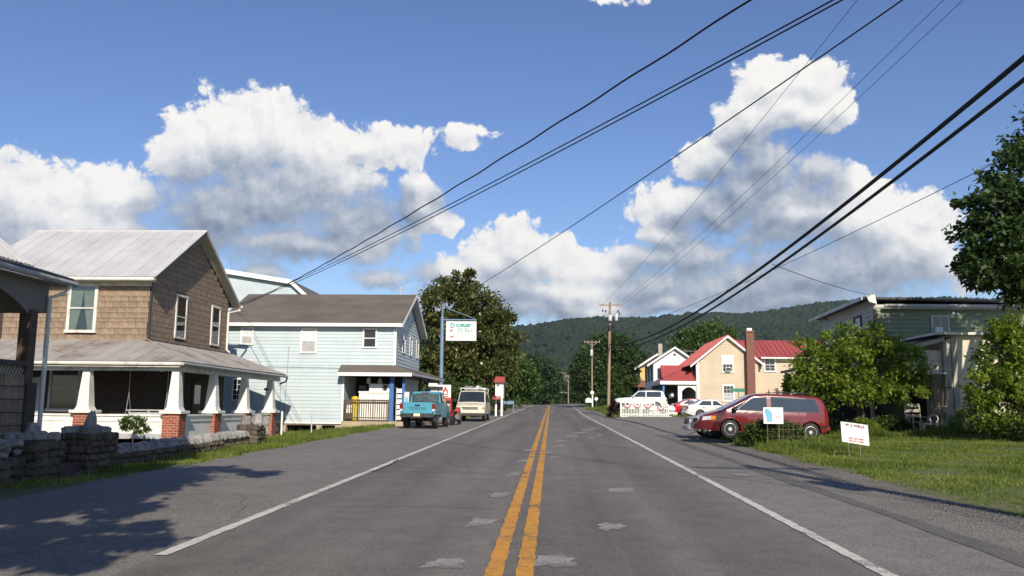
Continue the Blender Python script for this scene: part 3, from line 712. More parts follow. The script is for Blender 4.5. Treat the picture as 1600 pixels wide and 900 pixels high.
MB().fbox(fE(X1), Y0-.03, Y0+.045, 4.36, 6.9, .002, .05).build("corner_strip", MT['trimdark'], H)
MB().fbox(fE(X1), Y0, Y1, 4.18, 4.38, .002, .06).build("flashing", MT['trimdark'], H)
w = window(H, fS(Y0), -19.78, 5.66, 1.02, 1.86, cas=.13, frame='dirtywhite', clear=True, curtain='lr', proud=.09)
window(H, fE(X1), 38.79, 5.62, .98, 1.82, cas=.10, frame='dirtywhite', clear=True, curtain='r', proud=.08, sill=False)
window(H, fE(X1), 42.9, 5.6, .92, 1.80, cas=.10, frame='dirtywhite', clear=True, curtain='r', proud=.08, sill=False)
window(H, fS(Y0), -20.3, 2.3, 1.1, 1.7, cas=.12, frame='greywood'); window(H, fE(X1), 38.9, 2.2, 1.0, 1.7, cas=.12, frame='greywood', clear=True, curtain='lr')
d = MB().fbox(fE(X1), 40.6, 41.6, .6, 2.75, .003, .06).build("door", MT['oldwood'], H)
MB().fbox(fE(X1), 40.75, 41.45, 1.7, 2.6, .062, .07).build("door_pane", MT['darkglass'], d)
d = MB().fbox(fS(Y0), -22.2, -21.2, .6, 2.75, .003, .06).build("door", MT['greywood'], H)
# main roof: sheet by sheet on the slope in view
sub = MB(); ov = .55; EY0, EY1 = Y0-ov, Y1+ov
gable_roof(sub, -24.8, -16.48, EY0, EY1, 0, ZR, ZE-.02, .07)
roof = sub.build("roof", MT['trimdark'], H)
panels(roof, "roof_panel", MT['tinroof'], (-24.85, EY0-.03, ZE+.06), (-16.45, EY0-.03, ZE+.06), (0, YM-EY0+.03, ZR-ZE+.0), lambda s: 1.0, .61, .022, .018)
MB().slab([(-24.85, EY1+.03, ZE+.06), (-16.45, EY1+.03, ZE+.06), (-16.45, YM, ZR+.06), (-24.85, YM, ZR+.06)], (0, 0, .022)).build("rear_sheeting", MT['tinroof'], roof)
MB().tube([(-24.85, YM, ZR+.10), (-16.43, YM, ZR+.10)], .045, 8).build("ridge_cap", MT['tinroof'], roof)
MB().fbox(fS(Y0), -24.4, X1+.03, 6.60, 6.92, .005, .07).build("frieze_board", MT['dirtywhite'], H)
MB().box(-24.7, -16.55, EY0+.02, Y0-.07, ZE-.10, ZE-.06).build("soffit", MT['creamwood'], H)
gutter(H, (-24.7, EY0-.06, ZE-.01), (-16.5, EY0-.06, ZE-.03), .075)
for (ya, sgn) in ((EY0, 1), (EY1, -1)):      # rake boards and the boarded underside of the overhang
    P = [(-16.46, ya, ZE-.12), (-16.46, YM, ZR-.12), (-16.46, YM, ZR+.07), (-16.46, ya, ZE+.07)]
    MB().slab(P, (.03, 0, 0)).build("rake_board", MT['trimdark'] if sgn > 0 else MT['creamwood'], H)
    P = [(-16.88, ya, ZE-.07), (-16.47, ya, ZE-.07), (-16.47, YM, ZR-.09), (-16.88, YM, ZR-.09)]
    MB().slab(P, (0, 0, .03)).build("rake_soffit", MT['creamwood'], H)
P = [(-16.86, Y1+.35, ZE+.1), (-16.86, YM+.1, ZR-.35), (-16.86, YM+.1, ZR-.17), (-16.86, Y1+.35, ZE+.28)]
MB().slab(P, (.06, 0, 0)).build("barge_trim", MT['creamwood'], H)
gutter(H, (-24.7, EY1+.07, ZE), (-16.35, EY1+.07, ZE-.03), .06, 'white')
MB().tube([(-16.5, EY1+.07, ZE-.05), (-16.5, EY1+.05, ZE-.22), (-16.8, Y1-.15, ZE-.42), (-16.8, Y1-.15, 4.5), (-16.6, Y1-.2, 4.36)], .055, 8).build("downspout", MT['white'], H)
# porch
PX, PY, PYE = -14.02, 32.62, 45.75; ZP, ZW = 3.28, 4.32
F_ = MB().box(-24.5, -14.25, PY+.3, Y0, .35, .55).box(X1, -14.25, Y0+.002, PYE-.25, .35, .55).build("porch_floor", MT['greywood'], H)
psub = MB(); t = .05
psub.slab([(-24.6, PY+.03, ZP-.03), (PX, PY+.03, ZP-.03), (X1, Y0, ZW-.05), (-24.6, Y0, ZW-.05)], (0, 0, .03))
psub.slab([(PX-.03, PY+.03, ZP-.03), (PX-.03, PYE, ZP-.03), (X1, PYE, ZW-.05), (X1, Y0, ZW-.05)], (0, 0, .03))
pr_ = psub.build("porch_roof", MT['trimdark'], H)
panels(pr_, "roof_panel", MT['rustroof'], (-24.6, PY, ZP), (PX, PY, ZP), (0, Y0-PY, ZW-ZP), lambda s: clamp((10.58-s)/(PX-X1)*1.0) if s > 10.58-(PX-X1) else 1.0, .62, .02, .014)
panels(pr_, "roof_panel", MT['rustroof'], (PX, PY, ZP), (PX, PYE, ZP), (X1-PX, 0, ZW-ZP), lambda s: clamp(s/(Y0-PY)), .62, .02, .014)
MB().tube([(PX, PY, ZP+.03), (X1, Y0, ZW+.03)], .035, 6).build("hip_cap", MT['rustroof'], pr_)
MB().box(-24.5, PX-.22, PY+.28, PY+.44, 2.93, ZP-.06).box(PX-.40, PX-.24, PY+.445, PYE-.2, 2.93, ZP-.06).build("porch_beam", MT['dirtywhite'], H)
MB().box(-24.5, PX-.42, PY+.46, Y0-.002, 3.12, 3.16).box(X1+.002, PX-.42, Y0, PYE-.2, 3.12, 3.16).build("porch_ceiling", MT['greywood'], H)
gutter(H, (-24.5, PY-.05, ZP-.07), (PX+.02, PY-.05, ZP-.09), .07); gutter(H, (PX+.05, PY-.05, ZP-.08), (PX+.05, PYE+.1, ZP-.10), .06, 'greywood')
MB().fbox(fE(PX), PY, PYE, ZP-.02, ZP+.02, .0, .02).build("drip_edge", MT['trimdark'], H)
MB().tube([(PX+.05, PYE+.05, ZP-.12), (PX+.02, PYE+.05, ZP-.32), (PX-.25, PYE-.2, ZP-.48)], .045, 8).build("gutter_elbow", MT['trimdark'], H)
MB().tube([(PX+.12, 45.0, g(PX, 45)-.1), (PX+.12, 45.0, 1.38)], .055, 8).build("downspout", MT['white'], H)
piers = [(-18.25, -17.62, 32.85, 33.45, .1), (-14.72, -14.06, 32.75, 33.4, .1), (-14.62, -14.06, 36.3, 37.0, 0), (-14.62, -14.06, 40.1, 40.8, -.1), (-14.62, -14.06, 43.9, 44.6, -.25)]
for (a, b, c, d_, z0) in piers:
    brick_pier(H, a, b, c, d_, z0, 1.30)
    cx, cy = (a+b)/2, (c+d_)/2
    MB().box(cx-.43, cx+.43, cy-.43, cy+.43, 1.30, 1.42).build("pier_cap", MT['white'], H, bevel=.015)
    col = MB()
    rings = [(.29, 1.42), (.275, 1.46), (.232, 1.56), (.222, 1.68), (.135, 2.93)]
    for (r0_, z0_), (r1_, z1_) in zip(rings, rings[1:]):
        col.hull([(cx-r0_, cy-r0_, z0_), (cx+r0_, cy-r0_, z0_), (cx+r0_, cy+r0_, z0_), (cx-r0_, cy+r0_, z0_)], [(cx-r1_, cy-r1_, z1_), (cx+r1_, cy-r1_, z1_), (cx+r1_, cy+r1_, z1_), (cx-r1_, cy+r1_, z1_)])
    col.build("porch_column", MT['white'], H)
def parapet(ax, a0, a1, c):
    mk = (lambda q0, q1, n0, n1, z0, z1: (q0, q1, c+n0, c+n1, z0, z1)) if ax == 'x' else (lambda q0, q1, n0, n1, z0, z1: (c-n1, c-n0, q0, q1, z0, z1))
    lo = .40 if ax == 'x' else .22
    MB().box(*mk(a0, a1, 0, .12, lo, 1.19)).build("parapet_panel", MT['white'], H)
    MB().box(*mk(a0, a1, -.06, .20, 1.192, 1.27)).build("parapet_rail", MT['white'], H, bevel=.01)
    MB().box(*mk(a0, a1, -.035, .0-.002, 1.0, 1.06)).box(*mk(a0, a1, -.03, -.002, lo+.02, lo+.2)).build("parapet_moulding", MT['white'], H)
parapet('x', -24.4, -18.3, 33.02); parapet('x', -17.6, -14.74, 33.02)
for a0, a1 in ((33.42, 36.28), (37.02, 40.08), (40.82, 43.88)): parapet('y', a0, a1, -14.22)
MB().box(-14.5, -14.2, 44.7, 45.4, .1, .25).box(-14.7, -14.2, 44.4, 45.4, -.2, .1).build("porch_step", MT['greywood'], H)
MB().lathe([(.03, 0), (.12, .02), (.13, .10), (.05, .16)], (-15.5, 34.2, 2.95)).build("ceiling_lamp", MT['signwhite'], H)
wlm = MB().box(-14.45, -14.3, 43.6, 43.8, 2.42, 2.54).box(-14.36, -14.3, 43.66, 43.9, 2.46, 2.5).build("wall_lamp", MT['trimdark'], H)
# swing hanging under the porch roof
S = thing("porch_swing", "grey wooden bench swing hanging by chains on the brown house porch", "swing", (-16.0, 34.4, 1.0))
MB().box(-16.85, -15.2, 34.45, 34.5, 1.10, 1.34).build("back_panel", MT['greywood'], S)
fr_ = MB().box(-16.95, -15.1, 34.43, 34.52, 1.40, 1.45)
for x in (-16.85, -16.05, -15.22): fr_.box(x-.03, x+.03, 34.44, 34.5, .95, 1.40)
fr_.build("back_frame", MT['greywood'], S); MB().box(-16.85, -15.2, 34.0, 34.44, .93, .98).build("seat", MT['greywood'], S)
for x in (-16.8, -15.25): MB().box(x-.03, x+.03, 34.0, 34.42, 1.18, 1.22).build("armrest", MT['greywood'], S)
for x, s in ((-16.8, 1), (-15.25, -1)):
    MB().tube([(x, 34.05, 1.2), (x+.0, 34.25, 2.1)], .012, 5).tube([(x, 34.46, 1.42), (x, 34.25, 2.1)], .012, 5).tube([(x, 34.25, 2.1), (x, 34.25, 3.12)], .012, 5).build("chain", MT['steel'], S)

# ---- the house cut off by the left edge of the frame
H = thing("left_house", "house at the left edge with arched porch spandrel, dark post and ribbed roof", "house", (-12, 19.3, 0))
MB().box(-21, -15.2, 8, 18.6, 0, 6.2).build("wall", MT['block'], H)
rf = MB().slab([(-11.5, 8, 4.55), (-11.5, 20.3, 4.55), (-12.35, 20.3, 4.80), (-12.35, 8, 4.80)], (0, 0, .06)).build("porch_roof", MT['trimdark'], H)
panels(rf, "roof_panel", MT['tinroof'], (-12.2, 8, 4.82), (-12.2, 19.75, 4.82), (-1.4, 0, 1.05), lambda s: 1.0, .16, .02, .02)
MB().slab([(-13.6, 8, 5.85), (-13.6, 19.75, 5.85), (-15.3, 19.75, 6.4), (-15.3, 8, 6.4)], (0, 0, .05)).build("upper_roof", MT['tinroof'], H)
MB().tube([(-11.46, 8, 4.5), (-11.46, 20.33, 4.47)], .07, 8).build("gutter", MT['greywood'], H)
MB().box(-12.5, -11.62, 8, 20.2, 4.40, 4.44).build("soffit", MT['creamwood'], H)
# spandrel: a flat beam with a low arch cut between the posts
def spandrel(y0, y1, x, ztop, zs, rise, name="arched_spandrel"):
    n = 14; bot = []; top = []
    for i in range(n+1):
        yy = lerp(y0, y1, i/n); s = (i/n-.5)*2; bot.append((yy, zs+rise*(1-s*s))); top.append((yy, ztop))
    mb = MB()
    for i in range(n):
        P = [(x, bot[i][0], bot[i][1]), (x, bot[i+1][0], bot[i+1][1]), (x, top[i+1][0], top[i+1][1]), (x, top[i][0], top[i][1])]
        mb.slab(P, (-.16, 0, 0))
    return mb.build(name, MT['darksiding'], H)
spandrel(15.6, 19.05, -11.78, 4.40, 3.62, .50)
spandrel(12.0, 15.3, -11.78, 4.40, 3.62, .50)
for bb in ((-11.94, -11.78, 19.05, 19.75, 3.72, 4.40), (-11.94, -11.78, 15.3, 15.6, 3.60, 4.40), (-15.2, -11.95, 19.55, 19.75, 3.72, 4.40)): MB().box(*bb).build("beam", MT['darksiding'], H)
for y in (19.2, 15.45): MB().box(-12.0, -11.74, y-.14, y+.14, 2.05, 3.74).build("porch_post", MT['oldwood'], H)
MB().box(-12.05, -11.7, 8, 19.06, 2.46, 2.56).build("rail_cap", MT['trimdark'], H)
lat = MB()
for i in range(46):
    y = 14.0+i*.11
    lat.slab([(-11.80, y, 2.09), (-11.80, y+.05, 2.09), (-11.80, y+.30, 2.46), (-11.80, y+.25, 2.46)], (-.015, 0, 0)); lat.slab([(-11.83, y+.25, 2.09), (-11.83, y+.30, 2.09), (-11.83, y+.05, 2.46), (-11.83, y, 2.46)], (-.015, 0, 0))
lp = lat.build("lattice", MT['creamwood'], H); MB().box(-11.95, -11.87, 8, 19.05, 2.09, 2.455).build("lattice_backing", MT['creamwood'], lp)
bw = MB().box(-12.08, -11.80, 8, 19.1, -.2, 2.085).build("base_wall", MT['core'], H)
z = .0
while z < 2.0:
    y = 14.0-(.3 if int(z*10) % 4 else 0)
    while y < 19.1:
        w_ = .58; y1 = min(y+w_, 19.1)
        if y1-y > .1 and y >= 13.6: inst('block', BLK, bw, (-11.785, (y+y1)/2, z+.14), (y1-y-.02, .05, .265), (0, 0, R(90)))
        y += w_
    z += .285
pil = MB().box(-12.05, -11.72, 19.12, 19.5, -.2, 2.09).build("stone_pilaster", MT['core'], H)
MB().tube([(-11.48, 20.1, 4.45), (-11.5, 20.05, 4.25), (-11.72, 19.72, 4.08), (-11.72, 19.72, -.1)], .055, 8).build("downspout", MT['white'], H)

# ---- the pale blue shop
H = thing("blue_shop", "pale blue clapboard two-storey shop with brown shingle roof and corner porch", "shop", (-8.7, 48.5, 0))
SX0, SX1, SY0, SY1 = -18.6, -8.7, 48.5, 57.3; RX = -11.6
ZEV, ZRG = 6.20, 8.42; SYM = (SY0+SY1)/2
wb = MB().box(SX0, RX, SY0+.03, SY1, .78, 6.3).box(RX+.001, SX1-.03, SY0+.03, SY1, 3.55, 6.3).box(RX+.001, SX1-.03, SY0+3.1, SY1, .8, 3.549)
wb.hull([(SX1-.03, SY0+.03, 6.3), (SX1-.03, SY1, 6.3), (SX1-.03, SYM, ZRG-.1)], [(SX0, SY0+.03, 6.3), (SX0, SY1, 6.3), (SX0, SYM, ZRG-.1)])
wall = wb.build("wall", MT['blueboard'], H)
def clap(par, a0f, a1f, z0, z1, fr, pitch, mat, name="clapboard"):
    z = z0
    while z < z1-.03:
        a0, a1 = a0f(z+pitch/2), a1f(z+pitch/2)
        if a1-a0 > .1:
            P = [fr(a0, z, .042), fr(a1, z, .042), fr(a1, z+pitch, .018), fr(a0, z+pitch, .018)]
            Q = [fr(a0, z, .0), fr(a1, z, .0), fr(a1, z+pitch, .0), fr(a0, z+pitch, .0)]
            MB().hull(Q, P).build(name, mat, par)
        z += pitch
clap(wall, lambda z: SX0, lambda z: SX1 if z > 3.5 else RX, .80, 6.28, fS(SY0+.03), .196, MT['blueboard'])
clap(wall, lambda z: SY0+.05 if z < 6.15 else SYM-(ZRG-.25-z)/(ZRG-.25-6.15)*(SYM-SY0-.05), lambda z: SY1 if z < 6.15 else SYM+(ZRG-.25-z)/(ZRG-.25-6.15)*(SY1-SYM), 3.8, ZRG-.35, fE(SX1-.03), .196, MT['blueboard'])
MB().box(SX1-.03, SX1+.03, SY0-.02, SY0+.06, 3.62, 6.2).build("corner_board", MT['cleanwhite'], H); MB().box(RX-.05, RX+.06, SY0-.02, SY0+.05, .8, 3.5).build("corner_board", MT['cleanwhite'], H)
MB().box(SX0, RX+.03, SY0-.04, SY0+.029, .70, .795).build("sill_board", MT['cleanwhite'], H)
sub = MB(); gable_roof(sub, SX0-.2, SX1+.42, SY0-.42, SY1+.42, 0, ZRG, ZEV, .10); roof = sub.build("roof", MT['shingle'], H)
cs = MB()      # shingle courses: low steps up the slope
n = 22
for i in range(n):
    t0, t1 = i/n, (i+1)/n; ya, yb = lerp(SY0-.42, SYM, t0), lerp(SY0-.42, SYM, t1); za, zb = lerp(ZEV, ZRG, t0)+.10, lerp(ZEV, ZRG, t1)+.10
    cs.slab([(SX0-.2, ya-.01, za), (SX1+.425, ya-.01, za), (SX1+.425, yb, zb), (SX0-.2, yb, zb)], (0, -.003, .018 if i % 2 else .014))
cs.build("shingle_courses", MT['shingle'], roof)
MB().box(SX0-.2, SX1+.40, SY0-.46, SY0-.43, ZEV-.10, ZEV+.09).build("fascia", MT['cleanwhite'], H)
MB().box(SX0-.2, SX1+.40, SY0-.42, SY0-.02, ZEV-.06, ZEV-.02).build("soffit", MT['cleanwhite'], H)
for (ya, yb) in ((SY0-.42, SYM), (SY1+.42, SYM)):
    MB().slab([(SX1+.43, ya, ZEV-.10), (SX1+.43, yb, ZRG-.10), (SX1+.43, yb, ZRG+.09), (SX1+.43, ya, ZEV+.09)], (.03, 0, 0)).build("rake_board", MT['cleanwhite'], H)
    MB().slab([(SX1+.03, ya, ZEV-.06), (SX1+.42, ya, ZEV-.06), (SX1+.42, yb, ZRG-.07), (SX1+.03, yb, ZRG-.07)], (0, 0, .04)).build("rake_soffit", MT['greywood'], H)
MB().tube([(SX1-.1, SY0-.03, ZEV-.1), (SX1-.1, SY0-.03, 3.95)], .04, 8).build("downspout", MT['cleanwhite'], H)
MB().tube([(-9.3, SYM, ZRG+.1), (-9.3, SYM, ZRG+.62)], .02, 6).tube([(-9.5, SYM, ZRG+.5), (-9.1, SYM, ZRG+.5)], .015, 6).lathe([(.05, 0), (.05, .14)], (-9.3, SYM, ZRG+.45)).build("roof_vent", MT['castgrey'], H)
WF = fS(SY0-.02)
window(H, WF, -17.18, 5.56, .58, .86, frame='cleanwhite', pane='greywood', upper='blind', sill=False)
window(H, WF, -13.64, 5.32, .74, 1.26, frame='cleanwhite', pane='greywood', upper='blind', sill=False)
window(H, WF, -10.17, 5.48, .64, .96, frame='cleanwhite', sill=False)
window(H, WF, -17.6, 2.55, .40, 1.1, frame='cleanwhite', grid=(2, 2), sill=False)
for y in (51.0, 53.6, 56.2): window(H, fE(SX1+.02), y, 5.36, .78, 1.02, frame='cleanwhite', sill=False, cas=.06, proud=.035)
MB().fbox(fE(SX1+.02), SYM-.25, SYM+.25, 7.05, 7.5, .0, .05).build("gable_vent", MT['cleanwhite'], H)
# foundation with two dark openings
fd = MB(); fz = -.25
for a, b in ((SX0, -14.75), (-13.05, -12.75), (RX-.38, RX)): fd.box(a, b, SY0+.06, SY0+.4, fz, .70)
fd.box(-14.749, RX-.381, SY0+1.6, SY0+1.7, fz, .70); fd.box(-14.749, -13.051, SY0+.06, SY0+.4, .62, .699).box(-12.749, RX-.381, SY0+.06, SY0+.4, .62, .699)
fd.build("foundation", MT['pinkconc'], H)
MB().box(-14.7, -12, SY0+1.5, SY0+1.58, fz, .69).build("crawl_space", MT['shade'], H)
# corner porch cut into the ground floor
MB().box(RX+.01, -7.15, SY0-.25, SY0+3.08, .05, .86).box(-8.69, -7.15, SY0+3.09, 58.0, .3, .86).build("porch_slab", MT['conc'], H)
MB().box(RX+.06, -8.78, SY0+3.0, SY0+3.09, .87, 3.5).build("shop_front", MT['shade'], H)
window(H, fS(SY0+2.98), -10.0, 2.3, 1.5, 1.1, mid=False, frame='bluetrim', grid=(2, 1)); 
d = MB().fbox(fS(SY0+2.98), -11.35, -10.95, .9, 2.9, .003, .05).build("door", MT['greywood'], H); MB().fbox(fS(SY0+2.98), -11.27, -11.03, 1.6, 2.7, .052, .06).build("door_pane", MT['darkglass'], d)
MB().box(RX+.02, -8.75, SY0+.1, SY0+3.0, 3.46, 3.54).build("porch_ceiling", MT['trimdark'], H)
pf = MB().slab([(RX-.15, SY0-.75, 3.52), (-7.55, SY0-.75, 3.52), (-8.66, SY0-.02, 3.93), (RX-.15, SY0-.02, 3.93)], (0, 0, .05))
pf.slab([(-7.55, SY0-.75, 3.52), (-7.1, 58.1, 3.52), (-8.66, 58.1, 4.0), (-8.66, SY0-.02, 3.93)], (0, 0, .05)).build("pent_roof", MT['shingle'], H)
MB().box(RX-.15, -7.62, SY0-.79, SY0-.755, 3.34, 3.53).build("fascia", MT['cleanwhite'], H)
MB().slab([(-7.56, SY0-.75, 3.38), (-7.11, 58.1, 3.38), (-7.11, 58.1, 3.52), (-7.56, SY0-.75, 3.52)], (.03, 0, 0)).build("fascia", MT['greywood'], H)
MB().box(RX-.1, -7.75, SY0-.7, SY0+.0, 3.36, 3.40).slab([(-8.6, SY0, 3.36), (-7.62, SY0, 3.36), (-7.2, 58, 3.36), (-8.6, 58, 3.36)], (0, 0, .04)).build("soffit", MT['trimdark'], H)
for (x, y, s, mt) in ((-8.85, SY0+.0, .11, 'bluetrim'), (-8.18, SY0-.05, .07, 'bluetrim'), (-7.75, 51.8, .08, 'trimdark'), (-7.6, 54.6, .08, 'bluetrim'), (-7.45, 57.6, .08, 'trimdark')):
    MB().box(x-s, x+s, y-s, y+s, .86, 3.37).build("porch_post", MT[mt], H)
MB().box(RX-.03, RX+.03, SY0+.1, SY0+3.0, .86, 3.46).build("recess_wall", MT['blueboard'], H)
rail = MB().box(-11.5, -9.0, SY0-.03, SY0+.05, 1.98, 2.06).box(-11.5, -9.0, SY0-.01, SY0+.03, 1.02, 1.08).build("railing", MT['oldwood'], H)
BAL = MB().box(-.022, .022, -.022, .022, -.45, .45).mesh("baluster", MT['oldwood'])
for i in range(20): inst("baluster", BAL, rail, (-11.4+i*.126, SY0+.01, 1.53))
for x in (-11.5, -9.02): inst("baluster", BAL, rail, (x, SY0+.01, 1.5), (2, 2, 1.25))
# the wing behind, under a lower-pitched white-edged gable
rw = MB(); prof_ = [(-30, 9.1), (-22.2, 10.75), (-17.7, 10.05), (-16.5, 9.0), (-16.5, .5), (-30, .5)]
rw.slab([(x, 58.2, z) for x, z in prof_[::-1]], (0, 9, 0)).build("rear_wing_wall", MT['blueboard'], H)
rr_ = MB()
for (xa, za), (xb, zb) in zip(prof_[:3], [prof_[1], prof_[2], (-16.1, 8.65)]): rr_.slab([(xa, 57.9, za), (xb, 57.9, zb), (xb, 67.4, zb), (xa, 67.4, za)], (0, 0, .14))
rr_.build("rear_wing_roof", MT['shingle2'], H)
rk = MB()
for (xa, za), (xb, zb) in zip(prof_[:3], [prof_[1], prof_[2], (-16.1, 8.65)]): rk.slab([(xa, 57.86, za-.16), (xb, 57.86, zb-.16), (xb, 57.86, zb+.15), (xa, 57.86, za+.15)], (0, -.04, 0))
rk.build("rake_board", MT['cleanwhite'], H)
MB().tube([(-15.13, SY0-.06, 3.2), (-15.11, SY0-.06, .95)], .018, 6).tube([(-14.75, SY0-.06, 5.0), (-14.85, SY0-.06, 1.3)], .02, 6).tube([(-16.9, SY0-.05, 3.86), (-11.8, SY0-.05, 3.80)], .012, 5).build("conduit", MT['greywood'], H)
MB().box(-15.0, -14.7, SY0-.17, SY0-.05, 1.0, 1.28).lathe([(.08, 0), (.08, .1)], (-14.85, SY0-.2, 1.14), 'y').build("electric_meter", MT['castgrey'], H)

# ---- red-roofed tan house
H = thing("red_roof_house", "tan-sided house with red ribbed metal roof and tall brick chimney", "house", (15, 90, 1))
def boards(par, a0f, a1f, z0, z1, fr, pitch, mat, name="siding"):
    mb = MB(); z = z0
    while z < z1-.03:
        a0, a1 = a0f(z+pitch/2), a1f(z+pitch/2)
        if a1-a0 > .1:
            mb.hull([fr(a0, z, 0), fr(a1, z, 0), fr(a1, z+pitch, 0), fr(a0, z+pitch, 0)], [fr(a0, z, .05), fr(a1, z, .05), fr(a1, z+pitch, .015), fr(a0, z+pitch, .015)])
        z += pitch
    return mb.build(name, mat, par)
xa, xb, xm, ze, zr = 14.95, 21.1, 18.02, 6.75, 9.25
MB().box(xa, xb, 90, 102, .8, ze).hull([(xa, 90, ze), (xb, 90, ze), (xm, 90, zr)], [(xa, 102, ze), (xb, 102, ze), (xm, 102, zr)]).build("wall", MT['darksiding'], H)
boards(H, lambda z: xa if z < ze else xm-(zr-z)/(zr-ze)*(xm-xa), lambda z: xb if z < ze else xm+(zr-z)/(zr-ze)*(xb-xm), .9, zr, fS(89.99), .22, MT['tan'])
MB().box(xb+.001, 30, 90.6, 98.5, .8, 7.25).hull([(xb, 90.6, 7.25), (xb, 98.5, 7.25), (xb, 94.5, 9.0)], [(30, 90.6, 7.25), (30, 98.5, 7.25), (30, 94.5, 9.0)]).build("wing_wall", MT['tan'], H)
boards(H, lambda z: xb+.02, lambda z: 30, .9, 7.2, fS(90.59), .22, MT['tan'])
rf = MB().box(xm-.03, xm+.03, 89.7, 102, zr+.02, zr+.06).build("roof", MT['redroof'], H)
panels(rf, "roof_panel", MT['redroof'], (xa-.75, 102.1, ze-.55), (xa-.75, 89.6, ze-.55), (xm-xa+.75, 0, zr-ze+.58), lambda s: 1, .8, .05, .05)
panels(rf, "roof_panel", MT['redroof'], (xb+.55, 89.6, ze-.40), (xb+.55, 102.1, ze-.40), (xm-xb-.55, 0, zr-ze+.43), lambda s: 1, .8, .05, .05)
panels(rf, "roof_panel", MT['redroof'], (xm+.6, 90.05, 7.08), (30.4, 90.05, 7.08), (0, 4.45, 2.05), lambda s: 1, .5, .05, .05)
MB().slab([(xm+.6, 94.5, 9.13), (30.4, 94.5, 9.13), (30.4, 99, 7.1), (xm+.6, 99, 7.1)], (0, 0, .05)).build("rear_sheeting", MT['redroof'], rf)
for (p, q) in (((xa-.75, ze-.55), (xm, zr+.03)), ((xb+.55, ze-.40), (xm, zr+.03))):
    MB().slab([(p[0], 89.58, p[1]-.22), (q[0], 89.58, q[1]-.22), (q[0], 89.58, q[1]-.0), (p[0], 89.58, p[1])], (0, -.05, 0)).build("rake_board", MT['cleanwhite'], H)
MB().tube([(xb+.3, 89.95, 7.02), (30.4, 89.95, 6.98)], .10, 6).build("gutter", MT['cleanwhite'], H)
MB().box(xa-.02, xa+.16, 89.90, 89.94, 1, ze).tube([(xa-.1, 89.9, 6.3), (xa-.1, 89.9, 1)], .06, 6).build("corner_board", MT['cleanwhite'], H)
BRICKM = brickmat("chimney_brick", (.21,.065,.042,1), (.15,.048,.034,1), (.22,.17,.14,1))
ch = MB().box(19.82, 20.62, 89.25, 89.93, .9, 9.75).box(19.76, 20.68, 89.19, 89.99, 9.55, 9.75).build("chimney", BRICKM, H)
MB().box(19.95, 20.45, 89.4, 89.8, 9.76, 10.02).build("chimney_cap", MT['cleanwhite'], ch)
WR = fS(89.94)
w = window(H, WR, 18.02, 6.37, .95, 1.5, frame='cleanwhite', upper='blind', grid=(3, 2), cas=.14)
window(H, WR, 18.04, 3.42, .95, 1.45, frame='cleanwhite', pane='greywood', upper='darkglass', grid=(3, 2), cas=.14)
ac = MB().box(17.75, 18.3, 89.6, 89.9, 5.62, 6.05).build("air_conditioner", MT['cleanwhite'], H); MB().box(17.79, 18.26, 89.58, 89.598, 5.67, 6.0).build("grille", MT['trimdark'], ac)
WR = fS(90.54)
window(H, WR, 22.42, 6.36, .95, 1.2, frame='cleanwhite', grid=(2, 2), cas=.14); window(H, WR, 26.0, 6.3, .95, 1.2, frame='cleanwhite', grid=(2, 2), cas=.14)
for y in (92, 94.3, 96.5, 99): window(H, fW(xa), y, 5.6, .9, 1.5, frame='trimdark', cas=.12)
# its front porch
MB().box(11.6, xa-.01, 90.2, 100, .8, 1.45).build("porch_floor", MT['greywood'], H)
pr2 = MB().slab([(11.2, 89.8, 4.55), (xa, 89.8, 4.55), (xa, 91.4, 5.62), (13.2, 91.4, 5.62)], (0, 0, .06)).slab([(11.2, 89.8, 4.55), (13.2, 91.4, 5.62), (13.2, 100.5, 5.62), (11.2, 100.5, 4.55)], (0, 0, .06)).slab([(13.2, 91.4, 5.62), (xa, 91.4, 5.62), (xa, 100.5, 5.62), (13.2, 100.5, 5.62)], (0, 0, .06)).build("porch_roof", MT['redroof'], H)
MB().hull([(11.9, 94.2, 5.1), (11.9, 97.0, 5.1), (11.9, 95.6, 6.5)], [(xa, 94.2, 5.1), (xa, 97.0, 5.1), (xa, 95.6, 6.5)]).build("porch_gable", MT['redroof'], H)
MB().box(11.2, xa, 89.74, 89.79, 4.26, 4.60).box(11.14, 11.19, 89.74, 100.5, 4.26, 4.60).build("fascia", MT['cleanwhite'], H)
n = 12; sp = MB()
for i in range(n):
    s0, s1 = (i/n-.5)*2, ((i+1)/n-.5)*2; x0_, x1_ = lerp(13.35, 14.75, i/n), lerp(13.35, 14.75, (i+1)/n)
    sp.slab([(x0_, 90.0, 3.55+.45*(1-s0**2)), (x1_, 90.0, 3.55+.45*(1-s1**2)), (x1_, 90.0, 4.26), (x0_, 90.0, 4.26)], (0, .15, 0))
sp.box(12.95, 13.349, 90, 90.15, 1.4, 4.26).box(14.751, 14.93, 90, 90.15, 1.4, 4.26).build("arch", MT['white'], H)
for x, y in ((11.5, 90.1), (11.5, 93.4), (11.5, 96.8), (11.5, 100)): MB().box(x-.1, x+.1, y-.1, y+.1, 1.4, 4.26).build("porch_post", MT['bluetrim'] if y < 98 else MT['white'], H)
MB().box(11.5, xa-.01, 99.8, 99.95, 1.46, 4.5).build('porch_end_wall', MT['darksiding'], H); MB().box(11.4, xa-.01, 90.3, 99.79, 4.27, 4.32).build('porch_ceiling', MT['darksiding'], H)
MB().box(11.42, 11.5, 90.2, 100, 2.2, 2.3).build("porch_rail", MT['greywood'], H)
for z_, y in ((3.3, 91.5), (3.25, 93)): MB().lathe([(.05, .2), (.2, 0), (.22, -.2), (.08, -.32)], (12.6, y, z_), n=10).build("hanging_basket", MT['signwhite'], H)

